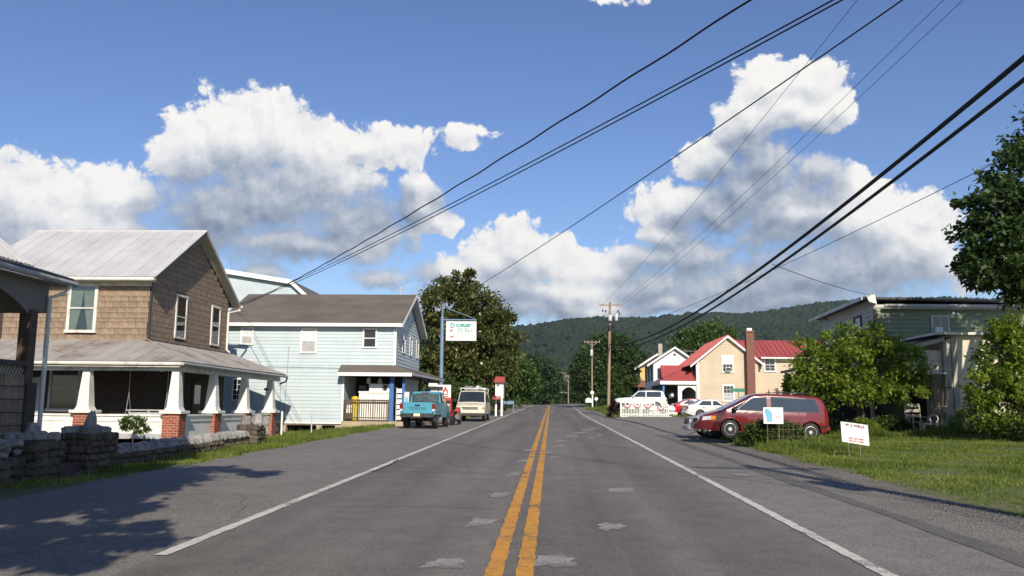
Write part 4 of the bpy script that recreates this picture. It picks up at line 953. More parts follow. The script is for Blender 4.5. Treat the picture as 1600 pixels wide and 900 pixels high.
# ---- white house and yellow house further up the street
H = thing("white_house", "plain white gabled house beyond the red-roofed house, with small chimney", "house", (14, 120, 1.4))
x0_, x1_, xp, zp_ = 14.0, 19.6, 16.9, 10.15; zl, zr2 = 8.35, 8.3
MB().hull([(x0_, 120, 1.2), (x1_, 120, 1.2), (x1_, 120, zr2), (xp, 120, zp_-.05), (x0_, 120, zl)], [(x0_, 131, 1.2), (x1_, 131, 1.2), (x1_, 131, zr2), (xp, 131, zp_-.05), (x0_, 131, zl)]).build("wall", MT['cleanwhite'], H)
MB().slab([(13.1, 119.5, 7.65), (xp, 119.5, zp_), (xp, 131.5, zp_), (13.1, 131.5, 7.65)], (0, 0, .12)).slab([(xp, 119.5, zp_), (20.4, 119.5, 7.75), (20.4, 131.5, 7.75), (xp, 131.5, zp_)], (0, 0, .12)).build("roof", MT['shingle2'], H)
MB().slab([(13.1, 119.48, 7.5), (xp, 119.48, zp_-.15), (xp, 119.48, zp_+.12), (13.1, 119.48, 7.77)], (0, -.05, 0)).slab([(xp, 119.48, zp_-.15), (20.4, 119.48, 7.6), (20.4, 119.48, 7.87), (xp, 119.48, zp_+.12)], (0, -.05, 0)).build("rake_board", MT['cleanwhite'], H)
MB().slab([(x1_-1.5, 123, zp_-.3), (27, 123, zp_-.3), (27, 127, zp_-.1), (x1_-1.5, 127, zp_-.1)], (0, 0, .1)).box(x1_+.01, 26.5, 123.5, 130, 1.2, zp_-.35).build("rear_wing", MT['shingle2'], H)
MB().box(15.2, 15.75, 124, 124.5, 8, 11.0).build("chimney", MT['creamwood'], H)
window(H, fS(119.99), 15.0, 6.65, .75, 1.2, frame='oldwood', cas=.1); window(H, fS(119.99), 17.6, 3.5, .8, 1.3, frame='oldwood', cas=.1)
MB().lathe([(.18, 0), (.18, .05)], (16.9, 119.95, 9.2), 'y', 12).build("attic_vent", MT['trimdark'], H)
MB().box(14.4, 14.55, 119.85, 119.98, 4.4, 5.6).build("wall_ornament", MT['trimdark'], H)
for y in (122, 125.5, 129): window(H, fW(x0_), y, 6.6, .9, 1.5, frame='trimdark', cas=.12)

H = thing("yellow_house", "small yellow gabled house with orange-brown porch roof, farthest of the gabled houses", "house", (15.2, 150, 1.8))
MB().hull([(15.2, 150, 1.5), (20.6, 150, 1.5), (20.6, 150, 9.6), (18.1, 150, 11.0), (15.2, 150, 9.1)], [(15.2, 160, 1.5), (20.6, 160, 1.5), (20.6, 160, 9.6), (18.1, 160, 11.0), (15.2, 160, 9.1)]).build("wall", MT['yellow'], H)
MB().slab([(14.2, 149.4, 8.55), (18.1, 149.4, 11.1), (18.1, 161, 11.1), (14.2, 161, 8.55)], (0, 0, .15)).slab([(18.1, 149.4, 11.1), (21.3, 149.4, 9.1), (21.3, 161, 9.1), (18.1, 161, 11.1)], (0, 0, .15)).build("roof", MT['shingle2'], H)
MB().slab([(14.2, 149.37, 8.38), (18.1, 149.37, 10.93), (18.1, 149.37, 11.25), (14.2, 149.37, 8.7)], (0, -.06, 0)).slab([(18.1, 149.37, 10.93), (21.3, 149.37, 8.93), (21.3, 149.37, 9.25), (18.1, 149.37, 11.25)], (0, -.06, 0)).build("rake_board", MT['cleanwhite'], H)
MB().slab([(13.9, 141, 5.3), (18.0, 141, 5.3), (17.2, 143.5, 6.3), (14.9, 143.5, 6.3)], (0, 0, .1)).slab([(13.9, 141, 5.3), (14.9, 143.5, 6.3), (14.9, 150, 6.3), (13.9, 150, 5.3)], (0, 0, .1)).slab([(14.9, 143.5, 6.3), (17.2, 143.5, 6.3), (17.2, 150, 6.3), (14.9, 150, 6.3)], (0, 0, .1)).build("porch_roof", MT['orangeroof'], H)
MB().box(15.3, 17.2, 143, 149.9, 1.6, 5.6).build("porch_wall", MT['yellow'], H)
for x in (14.1, 15.9, 17.7): MB().box(x-.1, x+.1, 141.2, 141.4, 1.6, 5.35).build("porch_post", MT['trimdark'], H)
for y in (152, 155, 158): window(H, fW(15.2), y, 7.2, 1.0, 1.6, frame='trimdark', cas=.12)
H = thing("white_porch", "white arched porch roof on posts beside the yellow house", "porch", (13.4, 156, 1.9))
MB().slab([(12.2, 154.5, 5.2), (15.1, 154.5, 6.4), (15.1, 160, 6.4), (12.2, 160, 5.2)], (0, 0, .3)).build("roof", MT['cleanwhite'], H)
for x in (12.5, 13.6, 14.9): MB().box(x-.14, x+.14, 154.7, 155, 1.8, 5.3+(x-12.2)*.4).build("post", MT['cleanwhite'], H)
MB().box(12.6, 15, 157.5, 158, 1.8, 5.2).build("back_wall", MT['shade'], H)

# ---- sage green building with cream annexe on the right
H = thing("green_building", "flat-roofed sage green and grey two-storey building with cream annexe behind shrubs", "house", (15.4, 42, .9))
bx, by = 15.4, 42.0
MB().box(bx, 25, by, 50, .4, 6.35).hull([(bx, by, 6.351), (bx+.02, 50, 6.351), (25, 50, 6.351), (25, by, 6.351)], [(bx, by, 6.72), (bx+.02, 50, 6.60), (25, 50, 6.60), (25, by, 6.72)]).build("wall", MT['greyboard'], H)
boards(H, lambda z: bx, lambda z: 25, .6, 6.45, fS(by), .2, MT['greenboard']); boards(H, lambda z: by+.02, lambda z: 50, .6, 6.9 if False else 6.5, fW(bx), .2, MT['greyboard'])
MB().slab([(14.9, 50.6, 6.85), (14.9, by-.05, 7.0), (25, by-.05, 6.72), (25, 50.6, 6.6)], (0, 0, .10)).build("roof", MT['trimdark'], H)
MB().slab([(14.86, 50.6, 6.72), (14.86, by-.05, 6.93), (14.86, by-.05, 7.10), (14.86, 50.6, 6.88)], (-.05, 0, 0)).slab([(15.12, by-.1, 6.84), (15.48, by-.1, 6.72), (15.40, by-.1, 7.18), (15.0, by-.1, 7.12)], (0, -.08, 0)).build("parapet", MT['dirtywhite'], H)
MB().slab([(15.42, 49, 6.55), (15.42, by, 6.75), (15.42, by, 7.1), (15.42, 49, 6.9)], (-.03, 0, 0)).build("frieze_board", MT['greyboard'], H)
MB().box(15.76, 25, by-.38, by-.32, 6.52, 6.70).box(15.76, 25, by-.35, by-.04, 6.48, 6.52).build("fascia", MT['creamwood'], H)
MB().tube([(15.76, by-.42, 6.62), (25, by-.42, 6.55)], .05, 6).build("gutter", MT['greywood'], H)
MB().box(bx-.06, bx+.06, by-.08, by-.0, .6, 6.5).build("corner_board", MT['trimdark'], H)
window(H, fS(by-.05), 18.42, 5.68, .72, .92, frame='castgrey', mid=False, grid=(2, 1), cas=.05)
MB().box(18.08, 18.42, by-.32, by-.09, 5.2, 5.62).build("air_conditioner", MT['castgrey'], H)
MB().lathe([(.05, 0), (.06, .12)], (19.05, by-.12, 6.32), 'y', 8).lathe([(.05, 0), (.06, .12)], (19.25, by-.12, 6.28), 'y', 8).build("floodlight", MT['signwhite'], H)
window(H, fW(bx-.05), 44.1, 5.7, .8, 1.15, frame='trimdark', cas=.1); window(H, fW(bx-.05), 47.0, 5.55, .75, 1.0, frame='trimdark', cas=.1)
# annexe
ay = 37.0
MB().box(16.62, 24, ay, by-.06, .4, 4.82).build("annexe_wall", MT['cream'], H)
MB().box(16.3, 16.6, ay-.06, ay+.25, .5, 4.8).box(16.62, 16.84, ay-.1, ay-.003, .5, 4.8).build("corner_post", MT['creamwood'], H)
MB().box(15.9, 24.2, ay-.35, by-.07, 4.83, 4.93).build("annexe_roof", MT['dirtywhite'], H)
MB().slab([(13.2, 38.4, 4.2), (16.5, ay-.2, 4.66), (16.5, 41.9, 4.66), (13.2, 41.9, 4.2)], (0, 0, .10)).build("side_roof", MT['trimdark'], H)
MB().slab([(15.0, ay-.1, 4.25), (16.28, ay-.1, 4.55), (16.28, ay-.1, 4.72), (15.0, ay-.1, 4.42)], (0, -.12, 0)).build("fascia", MT['creamwood'], H)
MB().box(13.2, 16.28, ay+.12, ay+.24, 3.3, 4.2).build("porch_beam", MT['cream'], H)
MB().box(13.2, 16.28, ay-.4, ay+2.2, 3.2, 3.26).build("awning", MT['dirtywhite'], H)
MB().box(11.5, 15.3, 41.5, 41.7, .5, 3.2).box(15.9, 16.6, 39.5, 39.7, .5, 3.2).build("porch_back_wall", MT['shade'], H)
MB().box(13.3, 13.42, ay+.1, ay+.22, .6, 3.3).build("porch_post", MT['creamwood'], H); MB().box(15.95, 16.2, ay+.9, ay+1.0, .6, 3.2).build("porch_post", MT['creamwood'], H)
lr = MB().slab([(12.7, 46, 3.70), (15.3, 46, 4.35), (15.3, 49, 4.35), (12.7, 49, 3.70)], (0, 0, .12)).build("low_porch_roof", MT['shingle2'], H)
for x, y in ((12.9, 46.2), (12.9, 48.5)): MB().box(x-.08, x+.08, y-.08, y+.08, .7, 3.72).build("porch_post", MT['trimdark'], H)

# ---- little white building glimpsed among the trees on the left
k = .786; q = lambda x: -4.45+(x+5.66)*.66; qz = lambda z: 2.62+(z-3.06)*.66; qy = lambda y: 75.3+(y-96)*.8
H = thing("white_cottage", "narrow white building with red roof glimpsed among trees left of the road", "house", (q(-6), 75.3, 1.3))
MB().box(q(-6.15), q(-5.1), qy(96), qy(98), qz(2.9), qz(5.0)).build("wall", MT['cleanwhite'], H)
MB().hull([(q(-6.35), qy(95.6), qz(4.95)), (q(-4.9), qy(95.6), qz(4.95)), (q(-4.9), qy(98.3), qz(4.95)), (q(-6.35), qy(98.3), qz(4.95))], [(q(-6.2), qy(96.8), qz(5.75)), (q(-5.0), qy(96.8), qz(5.75)), (q(-5.0), qy(97.2), qz(5.75)), (q(-6.2), qy(97.2), qz(5.75))]).build("roof", MT['redroof'], H)
MB().slab([(q(-6.5), qy(95.2), qz(2.75)), (q(-5.4), qy(95.2), qz(2.75)), (q(-5.4), qy(96)-.01, qz(3.1)), (q(-6.5), qy(96)-.01, qz(3.1))], (0, 0, .06)).build("porch_roof", MT['redroof'], H)
for x in (-6.05, -5.3): MB().box(q(x)-.08, q(x)+.08, qy(96.1), qy(96.3), 1.0, qz(2.9)-.002).build("post", MT['cleanwhite'], H)
MB().box(q(-5.95), q(-5.65), qy(95.97), qy(96)-.002, qz(4.45), qz(4.65)).build("vent", MT['trimdark'], H)
# ------------------------------------------------------------------ vehicles (local axes: x forward, y left, z up)
def interp(tab): 
    xs = [p[0] for p in tab]; ys = [p[1] for p in tab]
    if xs[0] > xs[-1]: xs, ys = xs[::-1], ys[::-1]
    return lambda x: float(np.interp(x, xs, ys))
class Shell:
    def __init__(s, zt, zb, hw, belt, tum, zmax, r=.09, nx=70):
        s.zt, s.zb, s.hw, s.belt, s.tum, s.zmax, s.r, s.nx = interp(zt), interp(zb), interp(hw), belt, tum, zmax, r, nx
        s.x0, s.x1 = min(p[0] for p in zt), max(p[0] for p in zt)
        s.knots = sorted(set([p[0] for p in zt]+[p[0] for p in hw]))
        s.prof = interp([(0, .90), (.30, .95), (.55*belt, 1.0), (.85*belt, .995), (belt, .97), (belt+.03, .955), (zmax, 1-tum)])
    def y(s, x, z): return s.hw(x)*s.prof(z)
    def ring(s, x):
        zb, zt = s.zb(x), s.zt(x); r = min(s.r, (zt-zb)*.3); pts = []
        for i in range(13):
            z = lerp(zb, zt-r, i/12); pts.append((s.y(x, z), z))
        ye = s.y(x, zt-r)
        for i in (1, 2, 3, 4):
            a = i/4*math.pi/2; pts.append((ye-r*1.3*(1-math.cos(a)), zt-r+r*math.sin(a)))
        yt = pts[-1][0]
        for i in range(1, 5):
            t = i/4; pts.append((yt*(1-t), zt+.035*(1-(1-t)**2)*min(1, yt)))
        return pts
    def build(s, name, mat, root, wheels, wr, cut=True):
        xs = sorted(set(list(np.linspace(s.x0, s.x1, s.nx))+s.knots)); mb = MB(); rows = []
        for x in xs:
            p = s.ring(x); row = [(x, -y, z) for y, z in p]+[(x, y, z) for y, z in p[-2::-1]]; rows.append(row)
        n = len(rows[0]); mb.v = [q for r in rows for q in r]
        for i in range(len(rows)-1):
            for j in range(n-1): mb.f.append((i*n+j, i*n+j+1, (i+1)*n+j+1, (i+1)*n+j))
            mb.f.append((i*n+n-1, i*n, (i+1)*n, (i+1)*n+n-1))
        mb.f.append(tuple(range(n))); mb.f.append(tuple(range((len(rows)-1)*n+n-1, (len(rows)-1)*n-1, -1)))
        o = mb.build(name, mat, root, smooth=True)
        if cut:
            cb = MB()
            for (wx, wz) in wheels:
                for sg in (-1, 1):
                    yo = s.hw(wx)*sg
                    cb.lathe([(wr+.055, min(yo*.68, yo*1.3)), (wr+.055, max(yo*.68, yo*1.3))], (wx, 0, wz), 'y', 28)
            c = cb.build("cutter", MT['black']); md = o.modifiers.new("b", 'BOOLEAN'); md.object = c; md.operation = 'DIFFERENCE'; md.solver = 'EXACT'
            bpy.context.view_layer.update()
            me = bpy.data.meshes.new_from_object(o.evaluated_get(bpy.context.evaluated_depsgraph_get())); o.modifiers.clear()
            old = o.data; o.data = me; me.name = name; bpy.data.meshes.remove(old); cm = c.data; bpy.data.objects.remove(c); bpy.data.meshes.remove(cm)
            me.materials.clear(); me.materials.append(mat)
            for p in me.polygons: p.use_smooth = True; p.material_index = 0
            try: me.set_sharp_from_angle(angle=R(35))
            except Exception: pass
        return o
    def side(s, name, poly, mat, root, off=.007, sides=(-1, 1), n=7):
        """poly: bottom-rear, bottom-front, top-front, top-rear in (x, z)"""
        for sg in sides:
            (a, b, c, d) = poly; rows = []
            for j in range(n):
                t = j/(n-1); row = []
                for i in range(n+3):
                    u = i/(n+2); x = lerp(lerp(a[0], b[0], u), lerp(d[0], c[0], u), t); z = lerp(lerp(a[1], b[1], u), lerp(d[1], c[1], u), t)
                    row.append((x, sg*(s.y(x, z)+off), z))
                rows.append(row)
            MB().grid(rows).build(name, mat, root, smooth=True, fix=False)
    def top(s, name, xa, xb, inset, mat, root, off=.010, n=12, w=None):
        rows = []
        for i in range(n):
            x = lerp(xa, xb, i/(n-1)); p = s.ring(x); ye = p[13][0]-inset; zt = s.zt(x); row = []
            for j in range(13):
                y = lerp(-ye, ye, j/12); yt = p[16][0]; t = abs(y)/max(yt, .01)
                z = zt+.035*(1-min(1, t)**2)*min(1, yt) if t <= 1 else float(np.interp(abs(y), [q[0] for q in p[16:11:-1]], [q[1] for q in p[16:11:-1]]))
                row.append((x, y, z+off))
            rows.append(row)
        return MB().grid(rows).build(name, mat, root, smooth=True, fix=False)
    def strip(s, name, x, z0, z1, mat, root, w=.012, off=.004, sides=(-1, 1)):
        for sg in sides:
            rows = [[(x+dx, sg*(s.y(x, lerp(z0, z1, i/8))+off), lerp(z0, z1, i/8)) for dx in (-w/2, w/2)] for i in range(9)]
            MB().grid(rows).build(name, mat, root, fix=False)
    def band(s, name, x0, x1, z, h, mat, root, off=.012, sides=(-1, 1), dz=0.0):
        for sg in sides:
            rows = []
            for dz_, o_ in ((0, 0), (0, off), (h, off), (h, 0)): rows.append([(lerp(x0, x1, i/16), sg*(s.y(lerp(x0, x1, i/16), z+dz_)+o_), z+dz_+dz*i/16) for i in range(17)])
            MB().grid(rows).build(name, mat, root, fix=False)
def wheel(root, x, y, z, r, w, spokes=5, rimmat='alloy', name='wheel', dish=.0):
    sg = 1 if y > 0 else -1
    t = MB().lathe([(r*.60, -w/2), (r*.86, -w/2), (r*.965, -w/2+.02), (r, -w/2+.05), (r, w/2-.05), (r*.965, w/2-.02), (r*.86, w/2), (r*.60, w/2)], (x, y, z), 'y', 30).build(name, MT['black'], root, smooth=True)
    o = w/2*sg
    rim = MB().lathe([(r*.66, o*.98), (r*.64, o*1.03), (r*.60, o*1.03), (r*.585, o*.70), (.02, o*.62)] if sg > 0 else [(.02, o*.62), (r*.585, o*.70), (r*.60, o*1.03), (r*.64, o*1.03), (r*.66, o*.98)], (x, y, z), 'y', 30)
    rim.build('rim', MT['steel'], t, smooth=True)
    sp = MB()
    for k in range(spokes):
        a = 2*math.pi*k/spokes+.3; u = Vector((math.cos(a), 0, math.sin(a))); v = Vector((-math.sin(a), 0, math.cos(a))); c = Vector((x, y, z))
        hw0, hw1 = r*.16, r*.22
        P = [c+u*r*.05-v*hw0, c+u*r*.61-v*hw1, c+u*r*.61+v*hw1, c+u*r*.05+v*hw0]; o0, o1 = Vector((0, o*.72, 0)), Vector((0, o*.98, 0))
        sp.hull([tuple(p+o0) for p in P], [tuple(p+o1) for p in P])
    sp.lathe([(r*.2, min(o*.7, o*1.04)), (r*.2, max(o*.7, o*1.04))], (x, y, z), 'y', 16)
    sp.build('spokes', MT[rimmat], t)
    return t
def put(root, x, y, rz, z=None, rx=0, ry=0):
    root.location = (x, y, g(x, y)+.012 if z is None else z); root.rotation_euler = (rx, ry, rz)
def rbox(x0, x1, y0, y1, z0, z1): return MB().box(x0, x1, y0, y1, z0, z1)
def saloon(name, label, cat, paint, L=4.5, W=1.72, Hh=1.42, nose=.70, cowl=(.62, .92), roof=(-.05, 1.40), rroof=(-1.15, 1.36), deck=(-1.75, 1.02), tail=.92, wr=.31, wb=(1.35, -1.3), group=None, wins=None, suv=False, rails=False):
    root = thing(name, label, cat, local=True, group=group); h = L/2
    zt = [(-h, tail-.25), (-h+.05, tail), (deck[0]-.15, deck[1]), (deck[0], deck[1]+.02), (rroof[0], rroof[1]), ((rroof[0]+roof[0])/2, Hh), (roof[0], roof[1]), (cowl[0], cowl[1]), (h-.35, nose+.08), (h-.06, nose), (h, nose-.18)]
    zb = [(-h, .38), (-h+.4, .24), (h-.4, .22), (h, .30)]
    hw = [(-h, W*.40), (-h+.12, W*.46), (-h+.6, W*.497), (0, W*.5), (h-.7, W*.49), (h-.2, W*.44), (h, W*.36)]
    belt = cowl[1]; S = Shell(zt, zb, hw, belt, .20, Hh)
    S.build('body', paint, root, [(wb[0], wr), (wb[1], wr)], wr)
    S.top('windscreen', cowl[0]-.02, roof[0]+.06, .07, MT['cartglass'], root); S.top('rear_window', deck[0]+.06, rroof[0]-.05, .08, MT['cartglass'], root)
    zw0, zw1 = belt+.03, Hh-.13
    def xf(z): return lerp(cowl[0], roof[0], (z-cowl[1])/(roof[1]-cowl[1]))
    def xr(z): return lerp(deck[0], rroof[0], clamp((z-deck[1])/(rroof[1]-deck[1])))
    mid = (cowl[0]+deck[0])/2+.18
    S.side('side_window', [(mid+.04, zw0), (xf(zw0)-.18, zw0), (xf(zw1)-.14, zw1), (mid+.04, zw1)], MT['cartglass'], root)
    S.side('side_window', [(xr(zw0)+.28, zw0), (mid-.05, zw0), (mid-.05, zw1), (xr(zw1)+.18, zw1)], MT['cartglass'], root)
    for x in (xf(zw0)-.12, mid, mid-.86): S.strip('door_gap', x, .34, belt-.02, MT['trimdark'], root)
    for x in (mid+.12, mid-.74): S.band('door_handle', x, x+.18, belt-.13, .03, MT['plasticblack'], root, .03)
    S.band('side_moulding', wb[1]+wr+.1, wb[0]-wr-.1, .50, .05, paint, root, .015)
    for x in (wb[0], wb[1]):
        for sg in (-1, 1): wheel(root, x, sg*(W/2-.12), wr, wr, .20, 7)
    for sg in (-1, 1):
        rbox(h-.16, h-.035, sg*W*.25, sg*W*.40, nose-.17, nose-.04).build('headlight', MT['lampglass'], root, bevel=.02)
        rbox(-h-.005, -h+.16, sg*W*.27, sg*W*.455, tail-.22, tail-.05).build('tail_light', MT['tail'], root, bevel=.02)
        rbox(xf(zw0)-.28, xf(zw0)-.14, sg*W*.49, sg*(W*.49+.17), zw0, zw0+.12).build('mirror', paint, root, bevel=.02)
    rbox(-h-.06, -h+.18, -W*.42, W*.42, .36, .56).build('rear_bumper', paint, root, bevel=.04); rbox(h-.2, h+.06, -W*.40, W*.40, .27, .48).build('front_bumper', paint, root, bevel=.04)
    rbox(-h-.03, -h+.0, -.16, .16, tail-.32, tail-.20).build('number_plate', MT['plate'], root)
    rbox(h-.03, h+.02, -W*.20, W*.20, nose-.17, nose-.07).build('grille', MT['plasticblack'], root)
    if rails:
        for sg in (-1, 1): MB().tube([(rroof[0]+.1, sg*W*.34, Hh), (rroof[0]+.2, sg*W*.34, Hh+.07), (roof[0]-.2, sg*W*.34, Hh+.07), (roof[0]-.1, sg*W*.34, Hh)], .02, 6).build('roof_rail', MT['plasticblack'], root)
    return root

# ---- dark red minivan, side on
P_RED = carpaint("dark_red_paint", (.155,.008,.012,1), .2, .9); 
root = thing("minivan", "dark red minivan parked side-on in the grass with its nose to the street", "minivan", local=True)
h = 2.45
zt = [(-h, .95), (-h+.03, 1.18), (-h+.10, 1.36), (-h+.25, 1.60), (-h+.42, 1.665), (-1.2, 1.70), (-.2, 1.705), (.18, 1.685), (.42, 1.63), (1.50, 1.06), (1.75, .98), (2.15, .85), (2.36, .74), (h, .60)]
S = Shell(zt, [(-h, .40), (-2.1, .30), (2.0, .26), (h, .32)], [(-h, .80), (-2.3, .87), (-1.6, .92), (0, .935), (1.4, .92), (2.0, .85), (2.3, .72), (h, .55)], 1.02, .17, 1.705, .10, 90)
S.build('body', P_RED, root, [(1.26, .34), (-1.76, .34)], .34)
S.top('windscreen', 1.46, .45, .05, MT['cartglass'], root); S.top('rear_window', -h+.11, -h+.26, .10, MT['cartglass'], root)
G = MT['cartglass']
S.side('front_window', [(-.12, 1.06), (1.00, 1.06), (.42, 1.535), (-.12, 1.57)], G, root, n=9)
S.side('quarter_glass', [(1.03, 1.06), (1.30, 1.06), (.62, 1.43), (.50, 1.52)], G, root)
S.side('rear_side_window', [(-2.12, 1.08), (-.28, 1.06), (-.28, 1.575), (-1.95, 1.55)], G, root, n=10)
for x in (-.20, 1.12): S.strip('door_gap', x, .34, 1.04, MT['trimdark'], root, .022)
S.band('roof_gutter', -2.0, .35, 1.585, .018, MT['trimdark'], root, .012); S.band('beltline', -2.2, 1.25, 1.045, .014, MT['trimdark'], root, .010)
S.strip('door_gap', -1.34, .5, 1.04, MT['trimdark'], root, .022)
S.band('side_moulding', -1.35, .84, .52, .07, MT['plasticblack'], root, .016); S.band('side_moulding', -h+.05, -2.17, .52, .07, MT['plasticblack'], root, .016)
for x in (-.06, -.52): S.band('door_handle', x, x+.2, .90, .035, MT['plasticblack'], root, .035)
S.band('lower_cladding', -1.36, .86, .30, .10, pm("dark_maroon_cladding", (.085,.012,.014,1), None, 3, .5), root, .02)
for wx in (1.26, -1.76):       # flared arch lips
    for sg in (-1, 1):
        pts = [(wx+.415*math.cos(a), sg*(S.y(wx+.415*math.cos(a), .34+.415*math.sin(a))+.006), .34+.415*math.sin(a)) for a in np.linspace(.02, math.pi-.02, 18)]
        MB().tube(pts, .022, 6).build('wheel_arch', P_RED, root, smooth=True)
        wheel(root, wx, sg*.80, .34, .34, .21, 5)
for sg in (-1, 1):
    # wrap-round headlamp: clear lens with an amber corner
    S.side('headlight', [(1.98, .66), (2.30, .62), (2.27, .76), (1.98, .80)], MT['lampglass'], root, .012, (sg,)); S.side('indicator', [(1.80, .67), (1.97, .66), (1.97, .80), (1.80, .80)], MT['amber'], root, .012, (sg,))
    rbox(2.30, 2.415, sg*.30, sg*.58, .60, .72).build('headlamp_front', MT['lampglass'], root, bevel=.02)
    S.side('tail_light', [(-h+.02, .72), (-2.30, .72), (-2.30, 1.08), (-h+.06, 1.08)], MT['tail'], root, .012, (sg,))
    rbox(1.02, 1.18, sg*.95, sg*1.14, 1.02, 1.17).build('mirror', MT['plasticblack'], root, bevel=.03)
    MB().tube([(-h+.5, sg*.62, 1.71), (-h+.6, sg*.62, 1.77), (-.5, sg*.62, 1.79), (-.4, sg*.62, 1.73)], .016, 6).build('roof_rail', MT['plasticblack'], root)
fb = Shell([(2.02, .58), (2.3, .56), (2.46, .53), (2.52, .46)], [(2.02, .27), (2.52, .30)], [(2.02, .89), (2.3, .78), (2.46, .62), (2.52, .52)], 2, .1, 2.2, .05, 14)
fb.build('front_bumper', pm("maroon_bumper", (.10,.012,.016,1), None, 3, .4), root, [], .3, False)
rbox(-h-.08, -h+.16, -.84, .84, .40, .60).build('rear_bumper', P_RED, root, bevel=.05)
rbox(2.39, 2.45, -.30, .30, .58, .70).build('grille', MT['plasticblack'], root); rbox(2.51, 2.535, -.16, .16, .34, .45).build('number_plate', MT['plate'], root)
rbox(-h-.02, -h+.02, -.16, .16, .80, .92).build('number_plate', MT['plate'], root)
root.scale = (.95, .97, .97); put(root, 7.66, 33.0, math.pi, z=.60, rx=R(0), ry=R(-1.8))
for ch in root.children: pass

# ---- saloons and hatchbacks on the side lot
root = saloon("hatchback", "silver-grey compact car parked just behind the dark red minivan", "car", carpaint("silver_grey_paint", (.30,.305,.31,1), .3, .6, .3), 4.35, 1.70, 1.45, .74, (.75, .95), (.05, 1.42), (-1.2, 1.38), (-1.9, 1.06), .98)
put(root, 7.75, 36.6, math.pi, z=g(7.75, 36.6)+.03)
root = saloon("sedan", "white four-door sedan parked facing the red-roofed house", "car", carpaint("white_car_paint", (.66,.67,.66,1), .25, .7), 4.55, 1.74, 1.42, .70)
put(root, 12.2, 66.0, R(4))
root = saloon("hatchback", "bright red hatchback parked between the white fence and white sedan", "car", carpaint("bright_red_paint", (.45,.010,.018,1), .22, .9), 4.2, 1.72, 1.46, .72, (.72, .95), (.0, 1.43), (-.95, 1.40), (-1.75, 1.02), 1.0)
put(root, 12.4, 75.2, R(3))
root = saloon("suv", "white sport utility vehicle with roof rails behind the white picket fence", "suv", carpaint("white_suv_paint", (.68,.69,.68,1), .25, .7), 4.7, 1.85, 1.82, 1.02, (.95, 1.18), (.25, 1.76), (-1.95, 1.76), (-2.2, 1.15), 1.1, wr=.37, wb=(1.45, -1.35), rails=True)
put(root, 8.2, 80.5, R(176), z=g(8.2, 80)+.35)
root = saloon("car", "oncoming car with lit headlamps at the crest of the road", "car", carpaint("dark_red_far_paint", (.16,.02,.02,1), .3, .6), 4.5, 1.8, 1.45)
for ch in list(root.children):
    if ch.name.startswith('headlight'): ch.data.materials.clear(); ch.data.materials.append(MT['headlit'])
put(root, -1.4, 258, R(-90), z=g(-1.4, 258)+.15)

# ---- teal pickup from behind
P_TEAL = carpaint("faded_teal_paint", (.075,.32,.43,1), .33, .4)
root = thing("pickup_truck", "teal compact pickup truck seen from behind, parked by the shop porch", "truck", local=True)
h = 2.36; zo = .12
S = Shell([(-.46, 1.66), (-.40, 1.71), (.2, 1.735), (.62, 1.70), (1.12, 1.16), (1.5, 1.12), (2.2, 1.02), (h, .86)], [(-.46, .50), (h, .48)], [(-.46, .80), (0, .83), (1.2, .83), (2.0, .80), (h, .70)], 1.16, .17, 1.735, .07, 50)
S.build('cab', P_TEAL, root, [(1.42, .38)], .38)
S.top('windscreen', 1.08, .66, .06, G, root)
S.side('side_window', [(-.33, 1.20), (.72, 1.20), (.50, 1.60), (-.30, 1.62)], G, root)
rbox(-.485, -.462, -.62, .62, 1.24, 1.60).build('rear_window', MT['truckglass'], root, bevel=.008)
rbox(-.483, -.460, -.66, .66, 1.205, 1.238).box(-.483, -.46, -.66, .66, 1.602, 1.63).box(-.483, -.46, -.66, -.622, 1.238, 1.602).box(-.483, -.46, .622, .66, 1.238, 1.602).build('window_seal', MT['plasticblack'], root)
rbox(-.49, -.45, -.17, .17, 1.655, 1.69).build('brake_light', MT['tail'], root)
for sg in (-1, 1):
    rbox(-2.34, -.50, sg*.74, sg*.845, .62, 1.17).build('bed_side', P_TEAL, root, bevel=.025)
    rbox(-2.345, -.50, sg*.735, sg*.85, 1.171, 1.195).build('bed_rail', P_TEAL, root, bevel=.01)
    rbox(-2.375, -2.22, sg*.70, sg*.85, .80, 1.13).build('tail_light', MT['tail'], root, bevel=.015); rbox(-2.38, -2.3, sg*.71, sg*.845, .80, .89).build('reverse_light', MT['lampglass'], root)
    rbox(-2.05, -1.2, sg*.846, sg*.875, .80, .86).build('wheel_arch', P_TEAL, root, bevel=.01)
    rbox(-2.06, -2.03, sg*.56, sg*.84, .30, .62).build('mud_flap', MT['black'], root)
    rbox(.55, .66, sg*.86, sg*1.05, 1.16, 1.32).build('mirror', MT['plasticblack'], root, bevel=.02)
    for x in (-1.42, 1.42): wheel(root, x, sg*.70, .37, .37, .25, 6, 'steel')
S.strip('door_gap', -.40, .55, 1.18, MT['trimdark'], root); S.strip('door_gap', .80, .55, 1.14, MT['trimdark'], root); S.band('door_handle', -.30, -.12, 1.02, .035, MT['plasticblack'], root, .03)
tg = rbox(-2.37, -2.31, -.698, .698, .68, 1.20).build('tailgate', P_TEAL, root, bevel=.02)
rbox(-2.39, -2.371, -.12, .12, 1.02, 1.09).build('handle', MT['plasticblack'], tg)
rbox(-2.38, -2.372, -.64, .64, .74, .76).build('crease', P_TEAL, tg)
text('lettering', "TOYOTA", .165, pm("dark_teal_lettering", (.02,.10,.12,1), None, 3, .5, fine=0), tg, (-2.373, 0, .90), (R(90), 0, R(-90)), sx=1.15, bold=.004)
rbox(-2.30, -.5, -.73, .73, .70, .74).build('bed_floor', MT['black'], root); rbox(-.52, -.465, -.74, .74, .74, 1.18).build('bed_front', P_TEAL, root)
